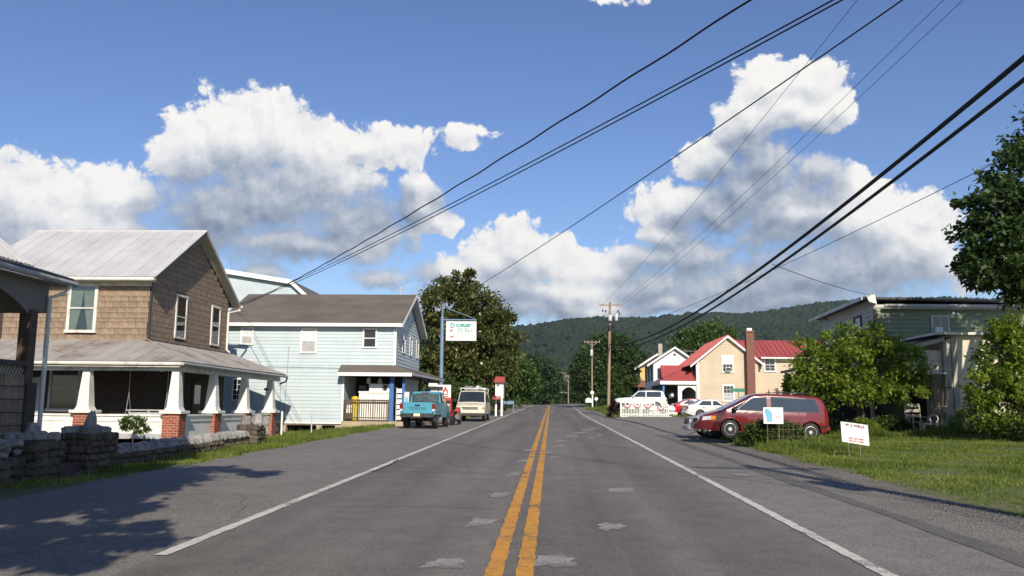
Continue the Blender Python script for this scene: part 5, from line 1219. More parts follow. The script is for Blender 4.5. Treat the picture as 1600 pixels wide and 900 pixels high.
rbox(-2.50, -2.36, -.80, -.22, .52, .68).box(-2.50, -2.36, .22, .80, .52, .68).box(-2.47, -2.36, -.22, .22, .50, .60).build('rear_bumper', MT['chrome'], root, bevel=.015)
rbox(-2.49, -2.475, -.16, .16, .56, .69).build('number_plate', MT['plate'], root)
MB().tube([(-1.42, -.62, .37), (-1.42, .62, .37)], .055, 8).lathe([(.06, -.12), (.14, -.05), (.14, .05), (.06, .12)], (-1.42, .05, .37), 'y', 12).build('rear_axle', MT['black'], root)
rbox(-2.25, 1.9, -.42, -.34, .50, .60).box(-2.25, 1.9, .34, .42, .50, .60).build('chassis', MT['black'], root)
rbox(-2.1, -1.2, -.30, .30, .42, .60).build('fuel_tank', MT['black'], root)
put(root, -6.46, 45.75, R(90-3.2)); root.scale = (1.05, 1.05, 1.07)

# ---- cream van facing the camera
P_CREAM = carpaint("cream_van_paint", (.68,.635,.50,1), .4, .35)
root = thing("van", "cream full-size van with roof rack parked facing the camera by the road", "van", local=True)
h = 2.75
S = Shell([(-h, 1.85), (-h+.08, 1.98), (0, 2.03), (1.0, 2.00), (1.22, 1.93), (1.92, 1.20), (2.15, 1.13), (2.55, 1.03), (2.70, .95), (h, .80)], [(-h, .45), (h, .46)], [(-h, .95), (0, .99), (1.8, .985), (2.4, .96), (2.65, .93), (h, .90)], 1.16, .15, 2.03, .09, 60)
S.build('body', P_CREAM, root, [(1.72, .37), (-1.6, .37)], .37)
S.top('windscreen', 1.90, 1.24, .07, G, root)
S.side('side_window', [(.62, 1.22), (1.55, 1.22), (1.12, 1.78), (.62, 1.80)], G, root); S.side('side_window', [(-1.0, 1.24), (.45, 1.24), (.45, 1.78), (-1.0, 1.78)], G, root)
for x in (.54, 1.62, -1.1): S.strip('door_gap', x, .5, 1.2, MT['trimdark'], root)
rbox(h-.06, h+.01, -.50, .50, .74, .93).build('grille', MT['trimdark'], root)
for k in range(4): rbox(h+.011, h+.022, -.49, .49, .765+k*.042, .780+k*.042).build('grille_bar', MT['greywood'], root)
for sg in (-1, 1):
    rbox(h-.08, h+.012, sg*.53, sg*.77, .76, .92).build('headlight', MT['lampglass'], root, bevel=.012); rbox(h-.2, h+.005, sg*.775, sg*.90, .76, .92).build('indicator', MT['amber'], root, bevel=.012)
    rbox(1.45, 1.62, sg*1.02, sg*1.24, 1.24, 1.50).build('mirror', MT['plasticblack'], root, bevel=.02)
    for x in (1.72, -1.6): wheel(root, x, sg*.84, .37, .37, .24, 6, 'steel')
    MB().tube([(-2.4, sg*.80, 2.02), (-2.4, sg*.80, 2.20), (1.0, sg*.80, 2.20), (1.0, sg*.80, 2.02)], .022, 6).build('rack_rail', MT['cleanwhite'], root)
for x in (-2.2, -1.1, 0, .95): MB().tube([(x, -.80, 2.18), (x, .80, 2.18)], .02, 6).build('rack_bar', MT['cleanwhite'], root)
rbox(h-.10, h+.12, -.97, .97, .50, .66).build('front_bumper', P_CREAM, root, bevel=.04); rbox(h-.1, h+.02, -.9, .9, .36, .499).build('air_dam', MT['trimdark'], root)
MB().lathe([(.06, 0), (.06, .02)], (h-.12, 0, 1.02), 'z', 14).build('hood_badge', MT['greywood'], root)
MB().tube([(1.86, -.1, 1.27), (1.55, .5, 1.58)], .012, 5).build('wiper', MT['plasticblack'], root)
put(root, -5.25, 59.9, R(-90))
LD = thing("ladder", "blue-grey ladder lying on the roof rack of the cream van", "ladder", (-5.5, 59.9, 3.0), local=False)
zb_ = g(-5.25, 59.9)+2.26
for x in (-5.75, -5.35): MB().box(x-.03, x+.03, 58.9, 62, zb_, zb_+.09).build('stile', MT['bluepole'], LD)
for k in range(9): MB().tube([(-5.75, 59.1+k*.33, zb_+.05), (-5.35, 59.1+k*.33, zb_+.05)], .018, 6).build('rung', MT['steel'], LD)
PI = tag(MB().tube([(-4.95, 59.2, zb_+.02), (-4.95, 62, zb_+.02)], .10, 10).build('pipe', MT['castgrey'], None, loc=(-4.95, 59, zb_)), "pale grey tube carried on the cream van's roof rack", "tube")

# ---- motorcycle between truck and van
root = thing("motorcycle", "red and black motorcycle parked between the teal truck and cream van", "motorcycle", local=True)
for x in (-.68, .70): wheel(root, x, .001, .31, .31, .12, 6, 'steel')
MB().tube([(.70, .09, .31), (.45, .09, .92)], .025, 6).tube([(.70, -.09, .31), (.45, -.09, .92)], .025, 6).build('fork', MT['chrome'], root)
MB().tube([(.42, -.36, 1.02), (.45, 0, .95), (.42, .36, 1.02)], .018, 6).build('handlebar', MT['plasticblack'], root)
Shell([(-.1, .78), (.15, .90), (.42, .84)], [(-.1, .68), (.42, .68)], [(-.1, .10), (.15, .17), (.42, .10)], 2, .1, 2.1, .05, 12).build('fuel_tank', MT['redpaint'], root, [], 0, False)
Shell([(-.85, .82), (-.5, .76), (-.1, .78)], [(-.85, .72), (-.1, .66)], [(-.85, .10), (-.5, .15), (-.1, .12)], 2, .1, 2.1, .04, 12).build('seat', MT['black'], root, [], 0, False)
rbox(-.25, .35, -.16, .16, .28, .66).build('engine', MT['steel'], root, bevel=.03); MB().tube([(-.1, -.18, .35), (-.9, -.2, .38)], .05, 8).build('exhaust', MT['chrome'], root)
rbox(-.98, -.80, -.08, .08, .66, .76).build('tail_light', MT['tail'], root); MB().lathe([(.09, 0), (.10, .1)], (.5, 0, .86), 'x', 12).build('headlight', MT['lampglass'], root)
for x in (-.68, .70): MB().tube([(x+.36*math.cos(a), 0, .31+.36*math.sin(a)) for a in np.linspace(.5, 2.5, 10)], .05, 6).build('mudguard', MT['redpaint'], root)
put(root, -5.45, 50.6, R(80))
# ------------------------------------------------------------------ stone walls
def rock_mesh(name, mat, seed, sharp=False):
    r = random.Random(seed); bm = bmesh.new(); bmesh.ops.create_cube(bm, size=1)
    bmesh.ops.bevel(bm, geom=list(bm.edges), offset=.2, segments=1, affect='EDGES')
    for v in bm.verts:
        v.co += Vector((r.uniform(-.06, .06), r.uniform(-.06, .06), r.uniform(-.06, .06)))
        if sharp: 
            k = 1-.62*max(0, v.co.z+.2); v.co.x *= k; v.co.y *= k; v.co.x += .18*(v.co.z+.5)*r.choice((-1, 1))*.4
    me = bpy.data.meshes.new(name); bm.to_mesh(me); bm.free(); me.materials.append(mat); return me
ROCKS = [rock_mesh("stone", MT['stone'], i) for i in range(8)]
CAPS = [rock_mesh("coping_stone", MT['coping'], 20+i, True) for i in range(6)]
PALE = [rock_mesh("coping_stone", MT['coping'], 40+i) for i in range(5)]
def stone_face(par, ax, c, a0, a1, zf, ztop, rowh=.20, w=.36, out=.10):
    """courses of rough stones on one face: ax 'x' = face looking along +x at x=c running in y; 'y' = face looking at -y"""
    row = 0; off = 0.0
    while True:
        a = a0-random.uniform(0, w*.5); any_ = False
        h0 = rowh*random.uniform(.85, 1.2)
        while a < a1-.05:
            ww = w*random.uniform(.65, 1.45); b0, b1 = max(a, a0), min(a+ww, a1); a += ww
            zb = zf((b0+b1)/2)-.05+off
            if b1-b0 < .09 or zb+h0*.6 > ztop: continue
            any_ = True; h = min(h0*random.uniform(.9, 1.12), ztop-zb+.04); d = random.uniform(.16, .24); m_ = random.choice(ROCKS)
            if ax == 'x': inst('stone', m_, par, (c-d/2+random.uniform(.0, .05), (b0+b1)/2, zb+h/2), (d, b1-b0-.015, h*1.02), (random.uniform(-.22, .22), 0, random.uniform(-.08, .08)))
            else: inst('stone', m_, par, ((b0+b1)/2, c+d/2-random.uniform(0, .05), zb+h/2), (b1-b0-.015, d, h*1.02), (0, random.uniform(-.08, .08), random.uniform(-.05, .05)))
        off += h0
        if not any_ or off > 3: break
gw = lambda y: g(-9.9, y)
W = thing("stone_wall", "low rough stone wall with a row of upright coping stones before the brown house", "wall", (-10.2, 24.5, gw(24.5)))
core = MB(); core.hull([(-10.42, 19.6, -.1), (-10.05, 19.6, -.1), (-10.05, 29.0, 0), (-10.42, 29.0, 0)], [(-10.42, 19.6, .46), (-10.05, 19.6, .46), (-10.05, 29.0, .62), (-10.42, 29.0, .62)])
core.build("core", MT['core'], W)
stone_face(W, 'x', -9.99, 19.6, 29.0, gw, .52, .12, .22)
y = 19.62; k = 0
while y < 28.95:
    t = random.uniform(.08, .13); h = random.uniform(.13, .22)
    inst('coping_stone', CAPS[k % 6], W, (-10.2+random.uniform(-.03, .03), y+t/2, .46+.016*(y-19.6)+h/2), (.34, t*1.35, h*1.25), (random.uniform(-.12, .12), random.uniform(-.15, .15), random.uniform(-.3, .3))); y += t; k += 1
W = thing("stone_wall", "stone wall heaped with pale rocks along its top, in shade at the left edge", "wall", (-10.2, 14, gw(14)))
MB().box(-10.42, -10.05, 9, 16.55, -.2, .62).build("core", MT['core'], W)
stone_face(W, 'x', -9.99, 12.6, 16.55, gw, .62, .17, .30)
for i in range(110):
    y = random.uniform(13, 16.5); s = random.uniform(.10, .19)
    inst('coping_stone', random.choice(PALE), W, (-10.22+random.uniform(-.16, .16), y, .66+random.uniform(0, .24)), (s*1.2, s, s*.8), (random.uniform(-.6, .6), random.uniform(-.6, .6), random.uniform(0, 3)))
def gatepost(label, y0, y1, x0, x1, zt, caps, lo=None):
    P = thing("stone_gatepost", label, "gatepost", ((x0+x1)/2, (y0+y1)/2, gw((y0+y1)/2)), group="stone gateposts")
    MB().box(x0+.04, x1-.06, y0+.04, y1-.04, -.2, zt).build("core", MT['core'], P)
    stone_face(P, 'x', x1, y0, y1, gw, zt, .15, .26); stone_face(P, 'y', y0, x0, x1, lambda a: gw(y0), zt, .15, .24)
    for (dx, dy, w, h) in caps:
        inst('cap_stone', CAPS[int(h*100) % 6] if h > .3 else PALE[int(w*100) % 5], P, (x0+dx, y0+dy, zt+h/2-.03), (w, w*.9, h*1.1), (random.uniform(-.1, .1), random.uniform(-.1, .1), random.uniform(0, 1)))
    return P
gatepost("squat stone gatepost topped with loose rocks, left of the worn steps", 16.6, 17.5, -10.75, -9.85, .92, [(.25, .2, .34, .16), (.6, .5, .30, .18), (.35, .68, .3, .34), (.75, .75, .26, .16), (.5, .2, .24, .14)])
gatepost("broad stone gatepost topped by a pointed rock, right of the worn steps", 18.45, 19.6, -10.75, -9.80, 1.0, [(.3, .3, .36, .17), (.62, .55, .28, .44), (.5, .9, .32, .2), (.8, .8, .26, .16), (.25, .85, .3, .17), (.75, .25, .3, .18)])
gatepost("sunlit stone end post with pointed rocks beside the brown house porch", 29.0, 29.95, -10.5, -9.78, 1.0, [(.25, .25, .30, .30), (.6, .4, .30, .36), (.78, .7, .26, .30), (.2, .7, .36, .24), (.45, .75, .3, .3)])
ST = thing("stone_steps", "worn reddish steps between the two stone gateposts", "steps", (-10.1, 17.95, gw(18)))
for i in range(3): MB().box(-9.62-.38*i, -10.7, 17.45, 18.5, -.1, .20+.19*i).build("step", MT['redstep'], ST, bevel=.02)

# ------------------------------------------------------------------ utility poles and wires
def pole(label, x, y, h, r, arms, zb=None, lean=0.0, cans=(), grp="utility poles along the right side"):
    z0 = g(x, y)-.3 if zb is None else zb
    P = thing("utility_pole", label, "utility pole", (x, y, z0+.3), group=grp)
    MB().tube([(x, y, z0), (x+lean*.5, y, z0+h*.5), (x+lean, y, z0+h)], [r, r*.85, r*.7], 12).build("pole", MT['woodpole'], P, smooth=True)
    for (dz, ln) in arms:
        z = z0+h-dz; a = MB().box(x+lean-ln/2, x+lean+ln/2, y-.18, y-.08, z-.06, z+.06).build("crossarm", MT['woodpole'], P)
        for s in (-1, 1): MB().slab([(x+lean, y-.07, z-.55), (x+lean+.05, y-.07, z-.55), (x+lean+s*ln*.33+.05, y-.07, z-.06), (x+lean+s*ln*.33, y-.07, z-.06)], (0, -.01, 0)).build("brace", MT['steel'], P)
        for t in (-.47, -.25, .25, .47): MB().lathe([(.02, .06), (.05, .10), (.05, .16), (.065, .18), (.03, .24)], (x+lean+t*ln, y-.13, z), n=10).build("insulator", MT['castgrey'], a)
    for (dx, dy, z, rr, hh) in cans:
        c = MB().lathe([(rr*.9, 0), (rr, .04), (rr, hh-.05), (rr*.85, hh)], (x+lean+dx, y+dy, z0+z), n=16).build("transformer", MT['castgrey'], P, smooth=True)
        MB().lathe([(.03, 0), (.04, .05), (.03, .1), (.04, .15), (.02, .2)], (x+lean+dx, y+dy, z0+z+hh), n=8).build("bushing", MT['trimdark'], c)
    return P
PA = pole("tall bare wooden utility pole with crossarm and transformers by the picket fence", 5.82, 89, 11.15, .165, [(.35, 2.2)], lean=.22, cans=[(-.02, -.36, 9.15, .20, .62), (.62, -.18, 9.2, .17, .72)])
for dx, dz in ((-.75, .45), (-.45, .5), (.8, .5), (.95, .75)): MB().lathe([(.05, 0), (.075, .03), (.075, .22), (.05, .26)], (5.82+.22+dx, 88.85, 12.0-dz), n=10).build("cutout", MT['trimdark'], PA)
for dz in (1.5, 1.85, 2.2): MB().lathe([(.03, 0), (.07, .05), (.03, .12)], (5.7, 88.8, 11.9-dz), 'x', 8).box(5.62, 6.0, 88.78, 88.84, 11.9-dz-.02, 11.9-dz+.02).build("bracket", MT['trimdark'], PA)
MB().lathe([(.19, 0), (.2, .1), (.2, .5), (.19, .6)], (6.0, 89, 9.6), n=12).build("riser_guard", MT['plasticblack'], PA)
PB = pole("second wooden utility pole with small crossarm and grey transformer, beyond the tall one", 6.25, 133, 10.45, .15, [(.25, 2.4)], cans=[(-.08, -.36, 8.1, .22, .95)])
MB().lathe([(.02, 0), (.28, .01), (.28, .04), (.02, .05)], (6.25, 132.8, 4.2), 'y', 16).build("round_sign", MT['signwhite'], PB)
PC = pole("distant wooden utility pole with two crossarms where the road dips away", 4.72, 236, 8.2, .17, [(.3, 1.9), (1.5, 1.3)])
MB().tube([(4.6, 235.9, 6.0), (3.6, 235.7, 6.3), (2.9, 235.6, 6.2)], .04, 6).box(2.4, 3.0, 235.4, 235.8, 6.12, 6.28).build("street_lamp", MT['castgrey'], PC)
PD = pole("short wooden pole with twin crossarms farther down the road, against the trees", 4.4, 292, 15.5, .18, [(.3, 3.0), (1.6, 2.0)], zb=-1.5)
PE = pole("utility pole standing just beyond the right edge of the picture", 9.1, 1.5, 12.2, .21, [(.4, 3.0)], cans=[(-.38, -.1, 9.0, .24, .9)])
def cable(name, label, A, B, sag, r, grp=None, n=40, wav=0.0, cat="cable"):
    A, B = Vector(A), Vector(B); pts = []
    for i in range(n+1):
        t = i/n; p = A.lerp(B, t); p.z -= 4*sag*t*(1-t)
        if wav: p.z += wav*math.sin(t*130); p.x += wav*math.cos(t*130)
        pts.append(p)
    o = MB().tube(pts, r, 6).build(name, MT['wire'], None, loc=A, smooth=True); return tag(o, label, cat, grp)
PT = (6.04, 88.85)
cable("power_line", "thin upper power line on the left, running from top edge to the tall pole", (8.05, 1.4, 12.0), (5.1, 88.85, 12.2), .75, .007, "thin power lines to the tall pole")
cable("power_line", "thin upper power line in the middle of the right-hand pair", (10.3, 1.4, 12.0), (6.55, 88.85, 12.2), .75, .007, "thin power lines to the tall pole")
cable("power_line", "thin upper power line, rightmost of the thin ones reaching the tall pole", (10.75, 1.4, 12.0), (7.08, 88.85, 12.2), .75, .007, "thin power lines to the tall pole")
cable("telephone_cable", "thick black cable, upper of the two heavy lines at right", (9.1, 1.4, 9.35), (6.0, 88.9, 8.25), 2.1, .052, "heavy black cables at right")
cable("telephone_cable", "thick black cable, lower of the two heavy lines at right", (9.1, 1.3, 8.9), (6.0, 88.9, 7.85), 2.0, .044, "heavy black cables at right")
cable("service_cable", "single twisted service cable crossing the sky to the brown house", (9.1, 1.5, 8.3), (-16.3, 45.2, 6.95), .55, .017, "cables crossing the road", 120, .010)
cable("service_cable", "upper of two close cables crossing the road to the shop roof", (9.1, 1.5, 7.2), (-18.6, 50.0, 7.45), .45, .012, "cables crossing the road", 90)
cable("service_cable", "lower of two close cables crossing the road to the shop roof", (9.1, 1.45, 7.18), (-18.8, 50.2, 7.40), .55, .012, "cables crossing the road", 90)
cable("service_cable", "single straight cable crossing from top right down to the shop sign pole", (9.1, 1.5, 8.4), (-7.6, 60.0, 8.6), .35, .014, "cables crossing the road", 60)
cable("overhead_wire", "slim wire slanting from the tall pole up to the tree at right", (6.0, 88.9, 9.3), (17.8, 22, 11.3), .75, .014)
cable("overhead_wire", "short slim wire from the heavy cables to the green building's roof", (8.0, 31.5, 6.9), (15.3, 42, 7.15), .1, .012)
cable("overhead_wire", "wire strung between the tall pole and the second pole", (6.0, 89, 8.4), (6.25, 133, 9.5), .8, .02, "wires between the poles")
cable("overhead_wire", "wire from the second pole to the distant pole down the road", (6.25, 133, 9.5), (4.72, 236, 9.5), 1.0, .022, "wires between the poles")

# ------------------------------------------------------------------ signs
T = thing("hanging_sign", "white deli sign hanging from a tall blue pole, with green lettering", "sign", (-7.55, 60, g(-7.55, 60)))
MB().tube([(-7.55, 60, g(-7.55, 60)-.2), (-7.55, 60, 7.9)], .13, 12).tube([(-7.55, 60, 7.9), (-7.55, 60, 8.8)], .085, 12).build("pole", MT['bluepole'], T, smooth=True)
MB().tube([(-7.55, 60, 7.72), (-5.15, 60, 7.72)], .05, 8).tube([(-7.55, 60, 8.65), (-5.3, 60, 7.80)], .025, 6).build("bracket", MT['bluepole'], T)
for x in (-7.0, -5.35): MB().tube([(x, 60, 7.72), (x, 60, 7.60)], .02, 6).build("hanger", MT['steel'], T)
pn = MB().box(-7.24, -5.20, 59.95, 60.05, 6.30, 7.58).build("panel", MT['signwhite'], T)
MB().box(-7.28, -7.241, 59.94, 60.06, 6.26, 7.62).box(-5.199, -5.16, 59.94, 60.06, 6.26, 7.62).box(-7.24, -5.2, 59.94, 60.06, 6.26, 6.299).box(-7.24, -5.2, 59.94, 60.06, 7.581, 7.62).build("frame", MT['castgrey'], T)
RT = (R(90), 0, 0); yt_ = 59.945
text("lettering", "D", .42, MT['green_t'], pn, (-6.83, yt_, 7.30), RT, bold=.02); text("lettering", "ORIS'", .32, MT['green_t'], pn, (-6.05, yt_, 7.31), RT, sx=1.4, bold=.02)
text("lettering", "D", .42, MT['paleg_t'], pn, (-6.30, yt_, 6.98), RT, bold=.014); text("lettering", "ELI", .32, MT['paleg_t'], pn, (-5.73, yt_, 6.99), RT, sx=1.3, bold=.014)
text("lettering", "& GROCERY", .155, MT['green_t'], pn, (-5.98, yt_, 6.74), RT, sx=1.2)
def flat(name, pts, y, mat, par): return MB().slab([(x, y, z) for x, z in pts], (0, -.006, 0)).build(name, mat, par)
flat("emblem", [(-7.00, 6.88), (-6.92, 6.87), (-6.82, 6.98), (-6.80, 7.07), (-6.88, 7.05), (-6.98, 6.97)], yt_, MT['red_t'], pn)
flat("emblem", [(-7.02, 6.46), (-6.96, 6.44), (-6.94, 6.50), (-6.84, 6.50), (-6.78, 6.44), (-6.74, 6.60), (-6.70, 6.68), (-6.78, 6.62), (-6.92, 6.58), (-7.0, 6.55)], yt_, MT['brown_t'], pn)
T = thing("yard_sign", "white yard sign on wire legs with red lettering, standing in the lawn", "sign", (8.16, 24, g(8.16, 24)))
zs = .70
P = [(7.80, 24.02, zs+.13), (8.50, 23.98, zs+.02), (8.48, 23.98, zs+.57), (7.78, 24.02, zs+.66)]
pn = MB().slab(P, (.0, .012, 0)).build("panel", MT['signwhite'], T)
tl = -math.atan2(.10, .70)
def yt2(b, s, m_, dx, dz, sx=1.0, bold=0.0): 
    return text("lettering", b, s, m_, pn, (8.14+dx, 23.985-.01, zs+.345+dz-dx*.14), (R(90), -tl, R(-3)), sx=sx, bold=bold)
yt2("W. J. WILLS", .098, MT['maroon_t'], 0, .205, 1.0, .001); yt2("304-229-4900", .066, MT['red_t'], .02, -.135, 1.05); yt2("304-671-9300", .066, MT['red_t'], .02, -.205, 1.05)
for x in (7.97, 8.27): MB().tube([(x, 24.02, g(x, 24)-.1), (x, 24.02, zs+.15)], .008, 6).build("stake", MT['steel'], T)
T = thing("yard_sign", "small white sign with light blue print above the weedy wire cage", "sign", (7.52, 29.35, g(7.52, 29.35)))
pn = MB().box(7.0, 7.64, 29.30, 29.315, 1.21, 1.74).build("panel", MT['signwhite'], T)
flat("print", [(7.04, 1.68), (7.16, 1.70), (7.24, 1.62), (7.29, 1.52), (7.28, 1.44), (7.29, 1.28), (7.11, 1.27), (7.09, 1.44), (7.06, 1.56)][::-1], 29.297, MT['blue_t'], pn)
text("lettering", "854", .13, MT['grey_t'], pn, (7.49, 29.296, 1.42), RT)
for x in (7.12, 7.5): MB().tube([(x, 29.32, g(x, 29.3)-.1), (x, 29.32, 1.25)], .008, 6).build("stake", MT['steel'], T)
T = thing("wire_cage", "low cage of rusty wire mesh around weeds beside the dark red minivan", "cage", (7.75, 30, g(7.75, 30)))
wc = MB(); zc = g(7.75, 30)
for k in range(4): wc.tube([(7.75+.62*math.cos(a), 29.9+.45*math.sin(a), zc+.08+.24*k) for a in np.linspace(0, 2*math.pi, 25)], .008, 5, False)
for a in np.linspace(0, 2*math.pi, 22, endpoint=False): wc.tube([(7.75+.62*math.cos(a), 29.9+.45*math.sin(a), zc-.05), (7.75+.62*math.cos(a), 29.9+.45*math.sin(a), zc+.82)], .007, 5, False)
wc.build("mesh", MT['rust'], T)
T = thing("street_sign", "green street-name sign on a pole behind the dark red minivan", "sign", (13.2, 64, 1))
MB().tube([(13.55, 64, .8), (13.55, 64, 3.0)], .03, 6).build("post", MT['steel'], T); MB().box(13.05, 14.0, 63.98, 64.0, 3.0, 3.24).build("panel", MT['signgreen'], T)
T = thing("wooden_post", "weathered wooden board standing upright by the tan wall, right of the chimney", "post", (14.0, 62.5, 1.0))
MB().slab([(17.75, 70, .9), (18.1, 70, .9), (18.0, 70, 3.2), (17.75, 70, 3.4)], (0, .08, 0)).build("board", MT['oldwood'], T)
T = thing("closed_umbrella", "dark folded garden umbrella by the tan wall, beside the wooden board", "umbrella", (15.2, 70, 1.0))
MB().lathe([(.03, 0), (.03, 1.2), (.12, 1.25), (.13, 1.6), (.05, 2.4), (.02, 2.6)], (17.2, 70, .75), n=10).build("canopy", MT['trimdark'], T)
T = thing("marker_post", "thin grey post in the grass before the shop foundation", "post", (-12.2, 44.5, g(-12.2, 44.5)))
MB().tube([(-12.2, 44.5, g(-12.2, 44.5)-.1), (-12.2, 44.5, g(-12.2, 44.5)+1.25)], .03, 8).build("post", MT['castgrey'], T)
T = thing("mailbox", "white mailbox on a post at the roadside below the second pole", "mailbox", (5.9, 124, g(5.9, 124)))
zz = g(5.9, 124)
MB().box(5.82, 5.96, 123.9, 124.05, zz-.1, zz+1.9).build("post", MT['cleanwhite'], T)
MB().slab([(4.9, 124, zz+.85), (5.8, 124, zz+.85), (5.8, 124, zz+1.3), (5.5, 124, zz+1.5), (5.2, 124, zz+1.5), (4.9, 124, zz+1.3)], (0, .5, 0)).build("box", MT['cleanwhite'], T)
T = thing("small_sign", "small round white sign on a short post by the roadside, right of the mailbox", "sign", (6.6, 126, g(6.6, 126)))
zz = g(6.6, 126); MB().tube([(6.5, 126, zz-.1), (6.5, 126, zz+1.3)], .04, 6).build("post", MT['steel'], T); MB().lathe([(.02, 0), (.24, .01), (.24, .03), (.02, .04)], (6.5, 125.9, zz+1.35), 'y', 14).build("disc", MT['signwhite'], T)
T = thing("wooden_post", "brown wooden post standing in front of the white cottage, left side", "post", (-5.45, 90, 1))
MB().box(-5.55, -5.35, 89.9, 90.1, g(-5.45, 90)-.1, 4.6).build("post", MT['oldwood'], T)
T = thing("blue_bench", "small blue seat on the lawn below the white cottage", "bench", (-4.4, 91, g(-4.4, 91)))
zz = g(-4.4, 91); MB().box(-5.0, -3.8, 90.9, 91.3, zz+.9, zz+1.0).box(-5.0, -3.8, 91.25, 91.32, zz+1.0, zz+1.25).build("seat", MT['bluepole'], T)
for x in (-4.95, -3.9): MB().box(x, x+.08, 90.9, 91.3, zz-.05, zz+.9).build("leg", MT['bluepole'], T)

# ------------------------------------------------------------------ picket fence with bunting
F_T = thing("picket_fence", "white picket fence hung with red, white and blue bunting", "fence", (7.6, 72, g(7.6, 72)))
zf = g(7.6, 72)
fx0, fx1 = 5.72, 9.55
PK = MB().slab([(-.045, 0, 0), (.045, 0, 0), (.045, 0, .92), (0, 0, 1.0), (-.045, 0, .92)], (0, .03, 0)).mesh("picket", MT['cleanwhite'])
for i in range(30):
    x = fx0+.09+i*.128
    inst("picket", PK, F_T, (x, 71.98, zf), (.55, 1, .92))
MB().box(fx0, fx1, 72.015, 72.06, zf+.12, zf+.20).box(fx0, fx1, 72.015, 72.06, zf+.62, zf+.70).build("rail", MT['cleanwhite'], F_T)
for x, h in ((fx0, 1.3), (7.35, 1.25), (8.45, 1.35), (fx1, 1.0)): MB().box(x-.055, x+.055, 71.93, 72.05, zf-.1, zf+h).build("post", MT['cleanwhite'], F_T)
MB().box(fx0, 8.45, 71.94, 72.0, zf+1.06, zf+1.16).build("top_board", MT['cleanwhite'], F_T)
MB().box(fx0-.1, fx1+.3, 71.9, 72.1, zf-.15, zf+.03).build("kickboard", MT['white'], F_T)
for k, x in enumerate((6.25, 7.05, 7.9, 8.95)):
    B = thing("bunting", ["half-round patriotic bunting, leftmost on the white fence", "half-round patriotic bunting, second from left on the white fence", "half-round patriotic bunting near the fence's gate post", "half-round patriotic bunting with dark centre, right end of the white fence"][k], "bunting", (x, 71.9, zf+.9), group="bunting on the picket fence")
    zt_ = zf+(.98 if k < 3 else .82); r_ = .31
    for (ra, rb, mt, nm) in ((.68, 1.0, 'buntred', 'outer_band'), (.40, .66, 'signwhite', 'middle_band'), (.0, .38, 'buntblue', 'centre')):
        n = 14; rows = [[(x+r_*q*math.cos(a), 71.90-.012*math.cos(a*14), zt_-r_*q*math.sin(a)) for a in np.linspace(0, math.pi, n)] for q in (ra, rb)]
        o = MB().grid(rows).build(nm, MT[mt], B, fix=False)
for k, (x, w) in enumerate(((10.1, .5), (8.7, .45))):
    B = tag(MB().box(x-w, x+w, 74.2, 74.6, zf-.1, zf+.35).lathe([(.2, 0), (.42, .25), (.3, .5), (.1, .62)], (x, 74.4, zf+.3), n=10).build("planter", MT['cleanwhite'], None, loc=(x, 74.4, zf)), ["white planter tub between fence and red hatchback", "white planter tub behind the right half of the picket fence"][k], "planter")

# ------------------------------------------------------------------ things on and around the shop porch
T = thing("ice_chest", "long white freezer chest standing behind the porch railing", "freezer", (-9.9, 49, .87))
MB().box(-10.75, -9.05, 48.75, 49.5, .90, 2.42).build("body", MT['signwhite'], T, bevel=.02); MB().box(-10.78, -9.02, 48.70, 49.52, 2.425, 2.52).build("lid", MT['cleanwhite'], T, bevel=.015)
MB().box(-9.92, -9.88, 48.735, 48.749, 1.0, 2.4).build("door_gap", MT['greywood'], T)
tag(MB().box(-10.2, -9.45, 48.85, 49.35, 2.525, 2.95).build("carton", MT['signwhite'], None, loc=(-9.8, 49, 2.52), bevel=.01), "white box sitting on top of the freezer chest", "box")
T = thing("microwave", "small dark and white appliance at the right end of the freezer chest", "appliance", (-9.2, 49, 2.52))
MB().box(-9.42, -9.06, 48.85, 49.25, 2.525, 2.92).build("case", MT['signwhite'], T); MB().box(-9.40, -9.2, 48.835, 48.849, 2.56, 2.88).build("door", MT['plasticblack'], T)
T = thing("bin", "yellow plastic bin beside the freezer chest behind the railing", "bin", (-10.95, 48.95, .87))
MB().lathe([(.16, 0), (.2, .9), (.2, 1.25)], (-11.0, 48.95, .87), n=14).build("bucket", MT['yellowpl'], T); MB().lathe([(.21, 0), (.21, .05), (.1, .12)], (-11.0, 48.95, 2.12), n=14).build("lid", MT['yellowpl'], T)
for k, (x, z, w, h, mt, lb) in enumerate(((-11.3, .87, .34, .42, 'oldwood', "brown wooden crate on the floor behind the railing's left end"), (-11.32, 1.30, .3, .25, 'signwhite', "white carton on top of the brown wooden crate"), (-11.28, 1.56, .26, .2, 'signwhite', "topmost small white carton stacked behind the railing"))):
    tag(MB().box(x-w/2, x+w/2, 48.75, 49.1, z+.002, z+h).build("crate", MT[mt], None, loc=(x, 48.9, z), bevel=.01), lb, "crate")
T = thing("newspaper_rack", "tall grey-white rack of papers beside the blue porch post", "rack", (-8.4, 48.9, .87))
for x in (-8.62, -8.28): MB().box(x-.02, x+.02, 48.7, 48.74, .87, 2.75).build("upright", MT['castgrey'], T)
for k in range(6): MB().slab([(-8.6, 48.72, .95+k*.3), (-8.3, 48.72, .95+k*.3), (-8.3, 48.82, 1.18+k*.3), (-8.6, 48.82, 1.18+k*.3)], (0, .02, 0)).build("paper", MT['signwhite' if k % 2 else 'castgrey'], T)
T = thing("notice_board", "narrow pale blue and white poster board leaning by the small blue post", "board", (-7.95, 48.3, .87))
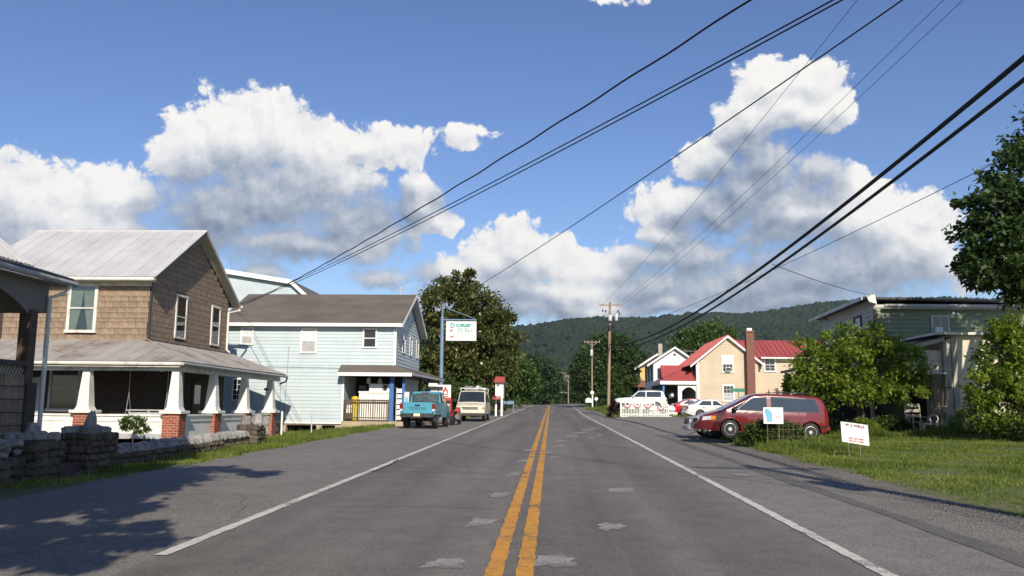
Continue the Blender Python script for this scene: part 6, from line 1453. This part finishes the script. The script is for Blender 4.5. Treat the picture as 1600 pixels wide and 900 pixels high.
MB().slab([(-8.12, 48.2, .88), (-7.84, 48.2, .88), (-7.84, 48.35, 2.5), (-8.12, 48.35, 2.5)], (0, .03, 0)).build("panel", MT['castgrey'], T); MB().slab([(-8.08, 48.195, 1.0), (-7.88, 48.195, 1.0), (-7.88, 48.31, 2.2), (-8.08, 48.31, 2.2)], (0, -.003, 0)).build("poster", MT['blue_t'], T)
for k, (x, z) in enumerate(((-10.4, 3.05), (-9.75, 3.0))):
    tag(MB().lathe([(.02, .3), (.10, .22), (.13, .0), (.05, -.1)], (x, 49.6, z), n=10).build("hanging_lamp", MT['signwhite'], None, loc=(x, 49.6, z)), ["white hanging lamp in the shop porch, left one", "white hanging lamp in the shop porch, right one"][k], "lamp")
T = thing("propane_cage", "red and white gas cylinder locker standing behind the teal truck", "locker", (-6.45, 51.5, g(-6.45, 51.5)))
zz = g(-6.45, 51.5)
MB().box(-7.0, -6.9, 51.3, 51.8, zz-.02, zz+.72).box(-6.0, -5.9, 51.3, 51.8, zz-.02, zz+.72).build('stand', MT['trimdark'], T)
MB().box(-7.05, -5.85, 51.2, 51.9, zz+.725, zz+1.55).build("cabinet", MT['redpaint'], T, bevel=.02)
pn = MB().box(-7.05, -5.85, 51.15, 51.2, zz+1.56, zz+2.30).build("header", MT['signwhite'], T)
MB().box(-6.98, -6.45, 51.19, 51.199, zz+.8, zz+1.2).box(-6.42, -5.92, 51.19, 51.199, zz+.8, zz+1.2).build("mesh_door", MT['castgrey'], T)
flat("emblem", [(-6.32, zz+1.72), (-6.02, zz+1.72), (-6.02, zz+1.98), (-6.10, zz+2.10), (-6.17, zz+2.22), (-6.24, zz+2.10), (-6.32, zz+1.98)], 51.148, MT['red_t'], pn)
flat("emblem_flame", [(-6.24, zz+1.76), (-6.10, zz+1.76), (-6.08, zz+1.86), (-6.15, zz+2.0), (-6.26, zz+1.86)], 51.141, MT['signwhite'], pn)
flat("lettering_bar", [(-6.35, zz+1.60), (-6.0, zz+1.60), (-6.0, zz+1.67), (-6.35, zz+1.67)], 51.148, MT['red_t'], pn)
flat("swoosh", [(-7.0, zz+1.60), (-6.6, zz+1.66), (-6.45, zz+1.62), (-6.5, zz+1.78), (-6.8, zz+1.85), (-7.0, zz+1.75)], 51.148, MT['redpaint'], pn)
T = thing("floodlight_unit", "black and white lamp unit mounted above the gas locker", "lamp", (-6.9, 51.3, 3))
MB().box(-7.15, -6.62, 51.0, 51.3, zz+2.20, zz+2.38).build("head", MT['signwhite'], T); MB().box(-7.15, -6.3, 50.98, 51.02, zz+2.05, zz+2.19).box(-6.6, -6.56, 51.05, 51.12, zz+1.6, zz+2.1).build("bracket", MT['plasticblack'], T)

# ------------------------------------------------------------------ garden furniture at the right
T = thing("garden_chair", "old cream wooden chair facing left in front of the shaded porch", "chair", (14.1, 34.5, g(14.1, 34.5)))
zz = g(14.1, 34.5)
for (x, y, h) in ((13.85, 34.3, .62), (14.4, 34.3, .62), (13.8, 34.75, 1.15), (14.35, 34.75, 1.15)): MB().tube([(x, y, zz-.03), (x-(.06 if h > 1 else 0), y+(.05 if h > 1 else 0), zz+h)], .028, 6).build("leg", MT['creamwood'], T)
for k in range(5): MB().box(13.8, 14.42, 34.28+k*.1, 34.35+k*.1, zz+.44, zz+.47).build("seat_slat", MT['creamwood'], T)
for k in range(3): MB().box(13.76, 14.32, 34.79, 34.81, zz+.62+k*.2, zz+.74+k*.2).build("back_slat", MT['creamwood'], T)
for x in (13.82, 14.40): MB().box(x-.03, x+.03, 34.26, 34.8, zz+.63, zz+.66).build("arm", MT['creamwood'], T)
T = thing("trellis", "fan-shaped brown wooden trellis against the cream annexe corner", "trellis", (15.6, 35.9, g(15.6, 35.9)))
zz = g(15.6, 35.9)
for k in range(5): MB().slab([(15.55+.03*(k-2)-.018, 35.9, zz+.0), (15.55+.03*(k-2)+.018, 35.9, zz+.0), (15.55+.24*(k-2)+.018, 35.95, zz+2.0), (15.55+.24*(k-2)-.018, 35.95, zz+2.0)], (0, .02, 0)).build("slat", MT['oldwood'], T)
for z_, w in ((1.0, .34), (1.75, .58)): MB().box(15.55-w, 15.55+w, 35.90, 35.92, zz+z_, zz+z_+.05).build("crossbar", MT['oldwood'], T)
T = thing("plant_stand", "white curly metal plant stand beside the trellis", "plant stand", (15.05, 35.3, g(15, 35.3)))
zz = g(15, 35.3)
MB().tube([(15.05+.16*math.cos(a), 35.3, zz+.55+.16*math.sin(a)) for a in np.linspace(-1, 3.6, 14)], .018, 6).tube([(14.95, 35.3, zz-.02), (14.92, 35.3, zz+.5)], .018, 6).tube([(15.2, 35.3, zz-.02), (15.15, 35.3, zz+.42)], .018, 6).build("scroll", MT['cleanwhite'], T)
T = thing("sawhorse_bench", "weathered low bench partly hidden by grass below the old chair", "bench", (14.2, 33.4, g(14.2, 33.4)))
zz = g(14.2, 33.4); MB().box(13.7, 14.7, 33.2, 33.5, zz+.36, zz+.41).build("seat", MT['creamwood'], T)
for x in (13.78, 14.6): MB().box(x-.04, x+.04, 33.2, 33.5, zz-.02, zz+.36).build("leg", MT['creamwood'], T)
# ------------------------------------------------------------------ trees, shrubs, grass
LM = dict(
 dark=leafmat("dark_maple_leaves", (0.030,0.057,0.016,1), (0.050,0.090,0.022,1), (0.083,0.131,0.035,1), .5, .3),
 mid=leafmat("green_leaves", (0.043,0.086,0.017,1), (0.074,0.132,0.025,1), (0.120,0.186,0.040,1), .5, .35),
 bright=leafmat("bright_shrub_leaves", (0.081,0.136,0.015,1), (0.163,0.236,0.026,1), (0.263,0.325,0.050,1), .45, .45),
 magnolia=leafmat("glossy_magnolia_leaves", (0.052,0.075,0.018,1), (0.091,0.114,0.029,1), (0.195,0.163,0.058,1), .32, .2),
 bluish=leafmat("deep_green_leaves", (0.022,0.048,0.017,1), (0.036,0.072,0.024,1), (0.060,0.103,0.035,1), .6, .25),
 hedge=leafmat("weed_leaves", (.030,.060,.012,1), (.055,.098,.018,1), (.095,.140,.030,1), .55, .25),
 purple=leafmat("purple_leaves", (.030,.014,.016,1), (.055,.022,.024,1), (.085,.035,.034,1), .5, .2),
 iris=leafmat("strap_leaves", (.07,.12,.03,1), (.12,.18,.05,1), (.19,.25,.08,1), .5, .3),
 flower=pm("cream_blossom", (.72,.68,.55,1), None, 3, .6, fine=0), pinkflower=pm("pink_blossom", (.5,.10,.10,1), None, 3, .6, fine=0),
)
def unit(n): 
    v = rng.standard_normal((n, 3)); return v/np.linalg.norm(v, axis=1, keepdims=True)
def clumps(ells, n, lo=.5):
    E = np.array(ells, float); w = (E[:, 3]*E[:, 4]*E[:, 5])**.75; k = rng.choice(len(E), n, p=w/w.sum())
    d = unit(n); r = lo+(1-lo)*rng.random(n)**.7
    c = E[k, :3]+d*E[k, 3:]*r[:, None]
    return c, d, E[k, 3:].mean(1)
def leafset(cen, out, cr, n, L, Wd, droop=.25, jit=1.0):
    k = rng.integers(0, len(cen), n)
    p = cen[k]+rng.standard_normal((n, 3))*(cr[k]*.5*jit)[:, None]*np.array([1, 1, .75])
    a = out[k]*.5+unit(n)*.9+np.array([0, 0, -droop]); a /= np.linalg.norm(a, axis=1, keepdims=True)
    s = np.cross(a, unit(n)+np.array([0, 0, 1.2])); s /= np.linalg.norm(s, axis=1, keepdims=True)+1e-9
    ln = L*rng.uniform(.6, 1.3, n)[:, None]; wd = Wd*rng.uniform(.7, 1.2, n)[:, None]
    nr = np.cross(a, s)
    V = np.stack([p, p+a*ln*.45+s*wd*.5-nr*ln*.08, p+a*ln, p+a*ln*.45-s*wd*.5-nr*ln*.08], 1).reshape(-1, 3)
    F = np.arange(n*4, dtype=np.int32).reshape(-1, 4)
    tc = rng.normal(0, .16, len(cen))
    t = np.clip(.45+tc[k]+rng.normal(0, .17, n), 0, 1)
    return V, F, np.repeat(t, 4)
def tree(name, label, cat, base, trunk_h, tr, ells, nl, L, Wd, mat, nc=160, group=None, limbs=14, cr=.30, lo=.5, stems=None, blossom=0, droop=.25, bl='flower', bs=.16):
    T = thing(name, label, cat, base, group); b = Vector(base)
    cen, out, er = clumps(ells, nc, lo); crr = er*cr*rng.uniform(.7, 1.3, nc)
    mb = MB(); top = Vector((np.mean([e[0] for e in ells]), np.mean([e[1] for e in ells]), b.z+trunk_h))
    starts = stems or [(0, 0)]
    for (dx, dy) in starts:
        f = b+Vector((dx, dy, -.15)); m_ = f.lerp(top, .5)+Vector((random.uniform(-.1, .1), random.uniform(-.1, .1), 0))*trunk_h*.3
        mb.tube([f, m_, top], [tr*1.15, tr*.85, tr*.6], 8)
    for i in range(limbs):
        c = Vector(cen[rng.integers(0, nc)]); s = top.lerp(b, random.uniform(0, .35)); md = s.lerp(c, .5)+Vector((0, 0, random.uniform(-.05, .12)))*(c-s).length
        mb.tube([s, md, c], [tr*.5, tr*.28, tr*.08], 6)
    mb.build("trunk", MT['bark'], T, smooth=True)
    V, F, t = leafset(cen, out, crr, nl, L, Wd, droop)
    o = np_obj("crown", V-np.array(base), F, LM[mat], T, col=t)
    if blossom:
        kk = rng.integers(0, nc, blossom); mb = MB()
        for j in kk:
            c = cen[j]+out[j]*crr[j]*.7; s = bs*random.uniform(.7, 1.2)
            mb.add([tuple(c+np.array(d)*s) for d in ((1,0,0),(0,1,0),(-1,0,0),(0,-1,0),(0,0,.8),(0,0,-.5))], [(0,1,4),(1,2,4),(2,3,4),(3,0,4),(1,0,5),(2,1,5),(3,2,5),(0,3,5)])
        mb.build("blossom", LM[bl], T)
    return T
G_ = g
tree("magnolia_tree", "large glossy magnolia tree with cream blossoms behind the hanging deli sign", "tree", (-7.6, 80, G_(-7.6, 80)), 4.5, .32,
     [(-9.2, 80, 11.0, 2.7, 2.6, 2.6), (-8.6, 80, 13.0, 1.8, 1.8, 1.6), (-6.6, 80, 9.6, 2.9, 2.9, 2.7), (-4.6, 80.3, 8.6, 2.0, 2.4, 2.2), (-9.9, 80, 7.5, 2.3, 2.8, 3.0), (-6.6, 79.6, 6.0, 3.4, 3.2, 3.4), (-9.4, 80, 4.6, 2.2, 2.4, 2.2), (-5.4, 81, 5.2, 1.5, 2.0, 2.2)],
     36000, .42, .21, 'magnolia', 420, blossom=60, cr=.26, lo=.62)
tree("green_shrub", "light green rounded shrub behind the red and white gas locker", "shrub", (-7.0, 70, G_(-7, 70)), 1.0, .1, [(-6.6, 70, 2.4, 1.6, 1.4, 1.3), (-8.4, 70.5, 2.8, 1.5, 1.4, 1.4), (-5.6, 70, 1.9, 1.0, 1.0, .9)], 6000, .22, .12, 'hedge', 90, limbs=6)
for a in (
 ("dense_tree", "dense dark tree arching over the left side of the road's crest", (-6.5, 205, 2.6), 5, .5, [(-7.5, 205, 10, 5, 5, 4.5), (-2.6, 207, 8.0, 4.5, 5, 5.0), (-9, 203, 6, 4.5, 4, 4.5), (-4, 204, 4.8, 4.2, 4, 3.8)], 16000, .75, .45, 'bluish', 260),
 ("dense_tree", "dark tree closing the road just past its crest", (1.5, 262, 2), 5, .5, [(-1.0, 264, 9, 5, 5, 5), (-4, 262, 13, 4.5, 5, 4.5), (1.8, 266, 5.5, 3.6, 4, 4.5), (-8, 262, 9, 5, 5, 6)], 15000, .85, .5, 'bluish', 240),
 ("leafy_tree", "mid green tree immediately right of the magnolia, behind the white cottage", (-8.0, 130, 1.7), 4, .4, [(-7.5, 130, 7.5, 4.2, 4, 4.2), (-4.6, 131, 5.6, 2.6, 3, 3.4), (-9.5, 130, 11, 3.2, 3.2, 2.4)], 14000, .55, .32, 'mid', 240),
 ("leafy_tree", "broad tree filling the gap behind the magnolia and the shop", (-16, 120, 1.5), 4, .5, [(-15, 120, 6, 6, 5, 4), (-11, 118, 5, 4, 4, 3.5)], 9000, .6, .35, 'mid', 180),
 ("dense_tree", "tall broad dark tree behind the two nearer utility poles", (11, 150, 2), 5, .6, [(10.5, 152, 10.5, 4.8, 4.5, 4.4), (6.8, 150, 8.0, 3.0, 4, 4.2), (12.6, 152, 8.0, 2.6, 4, 4.6), (10, 149, 5.0, 4.8, 4, 3.6), (12.6, 150, 4.2, 2.0, 3, 2.6)], 24000, .62, .36, 'dark', 360),
 ("dense_tree", "dark tree right of the road's crest, left of the distant pole", (10.5, 240, 2), 5, .5, [(9.5, 240, 8.0, 4.0, 5, 5.0), (13.5, 240, 11, 4, 5, 4.5), (8.2, 238, 4.5, 2.6, 3, 3)], 12000, .8, .45, 'bluish', 220),
 ("leafy_tree", "rounded sunlit tree rising behind the white and red-roofed houses", (35, 200, 2.5), 8, .6, [(33, 200, 17, 4.6, 5, 3.6), (37.5, 200, 18, 4.8, 5, 3.6), (35, 200, 13, 7, 6, 5)], 12000, .8, .45, 'mid', 220),
 ("leafy_tree", "green tree mass behind the yellow house", (24, 185, 2.3), 6, .5, [(20, 185, 8, 6, 5, 5), (28, 186, 9, 6, 5, 5)], 9000, .75, .42, 'dark', 180),
 ("dense_tree", "broad dark tree on the slope past the crest, left of the road", (-16, 290, 0), 6, .5, [(-14, 290, 10, 8, 6, 8), (-24, 285, 12, 8, 6, 8)], 10000, 1.0, .6, 'bluish', 200)):
    nm, lb, bs, th, tr, el, nl, L, Wd, mt, nc = a
    tree(nm, lb, "tree", bs, th, tr, el, nl, L, Wd, mt, nc, group="trees along the road's far end", cr=.30, lo=.6)
tree("clipped_hedge", "low dark hedge along the lawn right of the magnolia", "hedge", (-6, 104, G_(-6, 104)), .3, .05, [(x, 104, G_(x, 104)+.55, .9, .7, .55) for x in (-8.5, -7.4, -6.3, -5.4)], 6000, .2, .12, 'dark', 120, limbs=2)
tree("yard_tree", "large light green multi-stemmed shrub in front of the green building", "shrub", (12.4, 35, G_(12.4, 35)), 1.5, .06,
     [(10.9, 35, 3.5, 1.55, 1.5, 1.2), (12.2, 35, 4.1, 1.5, 1.5, 1.0), (13.6, 35, 3.6, 1.3, 1.4, 1.1), (11.6, 34.8, 2.6, 1.5, 1.4, .9), (13.5, 34.9, 2.55, 1.3, 1.2, .75), (10.2, 34.9, 2.7, 1.0, 1.1, .6), (12.9, 35, 4.5, .9, 1.0, .7), (10.6, 35, 4.3, .9, .9, .5)],
     18500, .175, .10, 'bright', 300, limbs=34, cr=.23, lo=.35, stems=[(-.25, 0), (.1, .1), (.3, -.05), (-.05, -.15), (.15, .2)])
tree("garden_shrub", "bright leafy shrub at the right edge in front of the cream annexe", "shrub", (14.6, 29, G_(14.6, 29)), 1.4, .08,
     [(15.0, 29, 3.5, 1.1, 1.3, 1.2), (16.0, 29, 3.0, 1.6, 1.5, 1.6), (14.1, 28.7, 2.5, .9, 1.0, .7), (14.7, 28.7, 1.8, 1.2, 1.2, .9), (15.5, 29, 4.2, .8, .9, .7), (16.9, 29, 2.2, 1.6, 1.4, 1.5)],
     23000, .17, .085, 'bright', 340, limbs=18, cr=.24, stems=[(0, 0), (.2, .1), (-.2, .1)])
tree("maple_tree", "tall dark maple overhanging from the right edge of the picture", "tree", (20.6, 30, G_(20.6, 30)), 5.5, .34,
     [(16.7, 30, 9.4, 1.7, 2.0, 1.6), (15.2, 29.6, 8.6, 1.2, 1.3, .9), (15.6, 29.8, 7.6, 1.7, 1.8, 1.2), (15.0, 29.6, 6.5, 1.3, 1.4, .7), (18.2, 30, 11.4, 1.9, 2, 1.4), (16.4, 29.8, 6.4, 1.5, 1.6, 1.2), (19.6, 30.6, 11.2, 2.0, 2.0, 1.7), (21.6, 31.5, 11.6, 2.7, 2.4, 3.0), (16.6, 29.8, 8.3, 1.2, 1.2, 1.0)],
     40000, .20, .15, 'dark', 520, limbs=22, cr=.25, lo=.5)
# shade under the shrubs: lower plants along the building
for k, (x, y, w, h, lb, mt) in enumerate(((10.9, 36.2, 1.0, .75, "dark bush behind the tail of the red minivan", 'dark'), (11.9, 34.2, .6, .55, "small yellow-green bush at the foot of the multi-stemmed shrub", 'bright'), (13.0, 34.6, .7, .6, "low leafy bush left of the old cream chair", 'hedge'), (16.9, 35.6, .8, .9, "dark leafy bush at the cream annexe's corner", 'mid'), (15.4, 27.4, 1.6, .8, "deep shadowed bush low at the right edge", 'dark'), (18.0, 33.5, 1.3, 1.4, "dark bush under the maple by the annexe wall", 'dark'))):
    z = G_(x, y); tree("low_bush", lb, "bush", (x, y, z), .4, .03, [(x, y, z+h*.55, w, w*.8, h*.6), (x+w*.5, y-.1, z+h*.4, w*.6, w*.5, h*.45)], 3200, .14, .08, mt, 60, group="low bushes round the green building", limbs=4)
tree("weedy_bush", "weedy vine-covered bush growing in front of the dark red minivan", "bush", (7.4, 30.1, G_(7.4, 30.1)), .3, .02,
     [(7.1, 30.0, .95, .55, .45, .40), (7.75, 30, .90, .60, .5, .45), (6.75, 30.2, .75, .35, .4, .35), (8.25, 30.1, .85, .35, .4, .4)], 6500, .095, .065, 'hedge', 120, limbs=4, cr=.3)
tree("purple_shrub", "purple-leaved shrub at the left end of the picket fence", "shrub", (5.3, 73, G_(5.3, 73)), .4, .03, [(5.4, 73, 1.75, .6, .6, .6), (5.0, 73, 1.5, .4, .5, .4)], 1800, .14, .1, 'purple', 40, limbs=3)
tree("rose_bush", "small rose bush with reddish bloom before the white porch parapet", "bush", (-16.4, 30.5, .35), .5, .02, [(-16.35, 30.5, .95, .1, .1, .25), (-16.25, 30.5, 1.25, .12, .1, .12)], 260, .09, .06, 'mid', 16, limbs=4, blossom=4, bl='pinkflower', bs=.06)
tree("porch_bush", "round dark green bush before the white porch parapet by the corner pier", "bush", (-15.2, 31.5, .35), .4, .02, [(-15.3, 31.5, 1.0, .42, .35, .28), (-14.95, 31.5, .85, .35, .3, .25)], 1600, .10, .055, 'mid', 40, limbs=5)
tree("shadow_tree", "broad tree just outside the left edge of the picture", "tree", (-8.6, 7.0, 0), 4.4, .25, [(-9.0, 8.0, 5.4, 1.7, 1.6, 1.8), (-8.2, 8.2, 8.2, 1.7, 1.7, 1.6), (-6.2, 3.4, 6.4, 2.2, 2.2, 1.3), (-8.4, 3.2, 5.6, 2.0, 2.2, 1.6), (-6.5, 4.5, 7.0, 2.4, 2.6, 1.7), (-7.5, 7.4, 9.3, 1.4, 1.4, 1.3), (-4.7, 2.5, 5.9, 1.5, 1.5, .7), (-4.4, 4.8, 7.6, 1.5, 1.3, .7), (-8.6, 6, 6.6, 2.0, 2.2, 1.6), (-3.6, .3, 5.4, 1.3, 1.2, .6), (-9.6, 9.0, 9.0, 1.4, 1.4, 1.4)], 60000, .26, .17, 'mid', 460, limbs=18, cr=.24)
tree("shadow_tree", "second broad tree behind the camera to the left", "tree", (-7.2, -4.0, 0), 3.4, .28, [(-6.6, -3.4, 6.4, 2.6, 2.2, 1.8), (-8.4, -2.0, 6.0, 2.2, 2.2, 1.8), (-9.4, .5, 5.2, 2.0, 2.2, 1.8)], 13000, .22, .14, 'mid', 240, limbs=14)
# strap-leaved clump
def strap(label, x, y, n, L):
    z = G_(x, y); T = thing("daylily", label, "plant", (x, y, z)); V = []; F = []; t = []
    for i in range(n):
        a = rng.uniform(0, 2*math.pi); q = rng.uniform(.3, 1.0); d = np.array([math.cos(a)*q, math.sin(a)*q]); l = L*rng.uniform(.6, 1.2); w = .022; b0 = len(V)
        px, py = x+rng.normal(0, .2), y+rng.normal(0, .1); s = np.array([-d[1], d[0]])/q*w
        for k in range(5):
            u = k/4; h = l*(u*1.1-.55*q*u*u); r = l*.75*u**1.5; ww = (1-u)**.6
            for sg in (-1, 1): V.append((px+d[0]*r+s[0]*sg*ww, py+d[1]*r+s[1]*sg*ww, z+h)); t.append(rng.random())
        for k in range(4): F.append((b0+2*k, b0+2*k+1, b0+2*k+3, b0+2*k+2))
    np_obj("leaves", np.array(V)-np.array([x, y, z]), F, LM['iris'], T, col=t)
strap("pale strap-leaved clump in front of the trellis", 15.0, 33.6, 90, .8)
strap("second strap-leaved clump right of the low bench", 15.7, 33.2, 60, .7)
strap("tuft of pale grass between the stone gateposts and porch", -10.9, 19.4, 40, .55)
# grass: short blades, taller weeds along the edges
GRASS = leafmat("grass_blades", (.075,.115,.016,1), (.140,.195,.028,1), (.25,.265,.065,1), .6, .4)
def grass(name, n, fx, fy, hf, keep=None, w=.006, tb=None):
    x, y = fx(n), fy(n)
    if keep is not None:
        m_ = keep(x, y); x, y = x[m_], y[m_]
    n = len(x); z = gz(x, y)-.01; h = hf(x, y)*rng.uniform(.4, 1.3, n)*(1+.9*(rng.random(n) < .04)); a = rng.uniform(0, 2*math.pi, n); ln = rng.uniform(.1, .7, n)*h
    ww = w*(1+np.clip(y, 0, 60)/14)
    dx, dy = np.cos(a), np.sin(a); b = rng.uniform(0, 2*math.pi, n); cx, cy = np.cos(b)*ln, np.sin(b)*ln
    V = np.stack([np.stack([x-dx*ww, y-dy*ww, z], -1), np.stack([x+dx*ww, y+dy*ww, z], -1), np.stack([x+cx, y+cy, z+h], -1)], 1).reshape(-1, 3)
    F = np.arange(3*n).reshape(-1, 3)
    pn = np.sin(x*1.7+1)*np.sin(y*1.1)+.6*np.sin(x*.6+y*.9); t = np.clip(.45+.2*pn+.12*np.sin(x*4.1+y*2.7)+rng.normal(0, .22, n)+(0 if tb is None else tb(x, y)), 0, 1)
    tag(np_obj(name, V, F, GRASS, col=np.repeat(t, 3)), kind='stuff')
ed = lambda y: 6.6+.16*np.sin(y*1.3)+.10*np.sin(y*3.7+1)+.08*np.sin(y*7.9)
grass("lawn_grass", 330000, lambda n: 6.3+17.0*rng.random(n)**1.15, lambda n: 9+30*rng.random(n)**.8, lambda x, y: .055+.035*np.sin(x*2.1)*np.sin(y*1.7)+.10*np.exp(-((x-7.2)/.5)**2)*np.clip((y-20)/6, 0, 1),
      lambda x, y: (x > ed(y)+.25*rng.random(len(x))) & ((x < 24)) & (y < 39.0-.4*rng.random(len(x))) & ~((np.abs(x-7.6) < 2.6) & (np.abs(y-33) < .9)) & (rng.random(len(x)) < np.clip((x-6.1)/.8, .15, 1)*(.35+.65*np.clip(np.sin(x*1.9+y*.7)+np.sin(y*1.5)+.9, 0, 1)**.5*1.0+.2)))
grass("tall_weeds", 26000, lambda n: 6.4+rng.random(n)*2.9, lambda n: 26.5+rng.random(n)*12, lambda x, y: .16+.09*np.sin(x*3+y), lambda x, y: (x > ed(y)+.1) & ~((np.abs(x-7.9) < 2.5) & (np.abs(y-33) < .9)), .006)
grass("tall_weeds", 16000, lambda n: 9+rng.random(n)*9, lambda n: 32.4+rng.random(n)*1.8, lambda x, y: .22+.1*np.sin(x*2.3), lambda x, y: ~((np.abs(x-7.6) < 2.8)), .006)
grass("verge_grass", 46000, lambda n: -9.95+rng.random(n)**1.3*1.75, lambda n: 15+rng.random(n)**.9*31, lambda x, y: .10+.05*np.sin(y*1.7), lambda x, y: (x < -8.35+.22*np.sin(y*1.1+2)+.15*np.sin(y*3.1)) & (rng.random(len(x)) < np.clip((y-14)/10, .25, 1)), .006)
grass("yard_grass", 60000, lambda n: -16+rng.random(n)*7.7, lambda n: 30+rng.random(n)*18.3, lambda x, y: .10+.03*np.sin(y*2), lambda x, y: (x < -8.35+.2*np.sin(y*1.1+2)) & ((x > -13.9) | (y > 45.5)) & (y > 29.5) & ((y > 45.6) | (x > -13.8)), .007, lambda x, y: -.02)
grass("far_verge_grass", 26000, lambda n: 4.9+rng.random(n)*6.5, lambda n: 71+rng.random(n)*55, lambda x, y: .22+.1*np.sin(y*1.1+x), lambda x, y: (x > 4.7+.25*np.sin(y*.5)) & ((y > 73) | (x < 5.6)), .008)
grass("far_lawn_grass", 30000, lambda n: -12+rng.random(n)*6.2, lambda n: 62+rng.random(n)*60, lambda x, y: .16+.05*np.sin(y), lambda x, y: (x < -6.4-np.clip((66-y)/10, 0, 2)+np.clip((y-70)/40, 0, 1)*1.2), .008)
# loose stones on the gravel verge
PEB = pm("verge_pebbles", (.22,.20,.175,1), (.14,.125,.11,1), 9, .9, rnd=0)
n = 5000; px = 4.9+1.8*rng.random(n)**.7; py = 8+30*rng.random(n)**1.4; s = rng.uniform(.006, .022, n)
oct_ = np.array([[1,0,0],[0,1,0],[-1,0,0],[0,-1,0],[0,0,.7],[0,0,-.5]]); of = np.array([[0,1,4],[1,2,4],[2,3,4],[3,0,4],[1,0,5],[2,1,5],[3,2,5],[0,3,5]])
V = oct_[None]*s[:, None, None]*rng.uniform(.7, 1.3, (n, 6, 1))+np.stack([px, py, gz(px, py)+.012], -1)[:, None]
F = of[None]+6*np.arange(n)[:, None, None]
tag(np_obj("loose_gravel", V.reshape(-1, 3), F.reshape(-1, 3), PEB), kind='stuff')
# ------------------------------------------------------------------ haze over the valley
zlo = float(min(GZ.min(), HZ.min()))-1.0; zhi = float(max(HZ.max(), V.max() if False else HZ.max()))+14
HB = MB().box(-4040, 4040, -4040, 4040, zlo, zhi).build("haze", MT['glass'])
hm = bpy.data.materials.new("valley_air"); hm.use_nodes = True; nt = hm.node_tree; nt.nodes.remove(nt.nodes['Principled BSDF'])
pv = nt.nodes.new('ShaderNodeVolumePrincipled'); pv.inputs['Color'].default_value = (.74, .86, 1.0, 1); pv.inputs['Density'].default_value = .00007; pv.inputs['Anisotropy'].default_value = 0.2
nt.links.new(pv.outputs[0], nt.nodes['Material Output'].inputs['Volume']); HB.data.materials.clear(); HB.data.materials.append(hm)
tag(HB, kind='stuff')
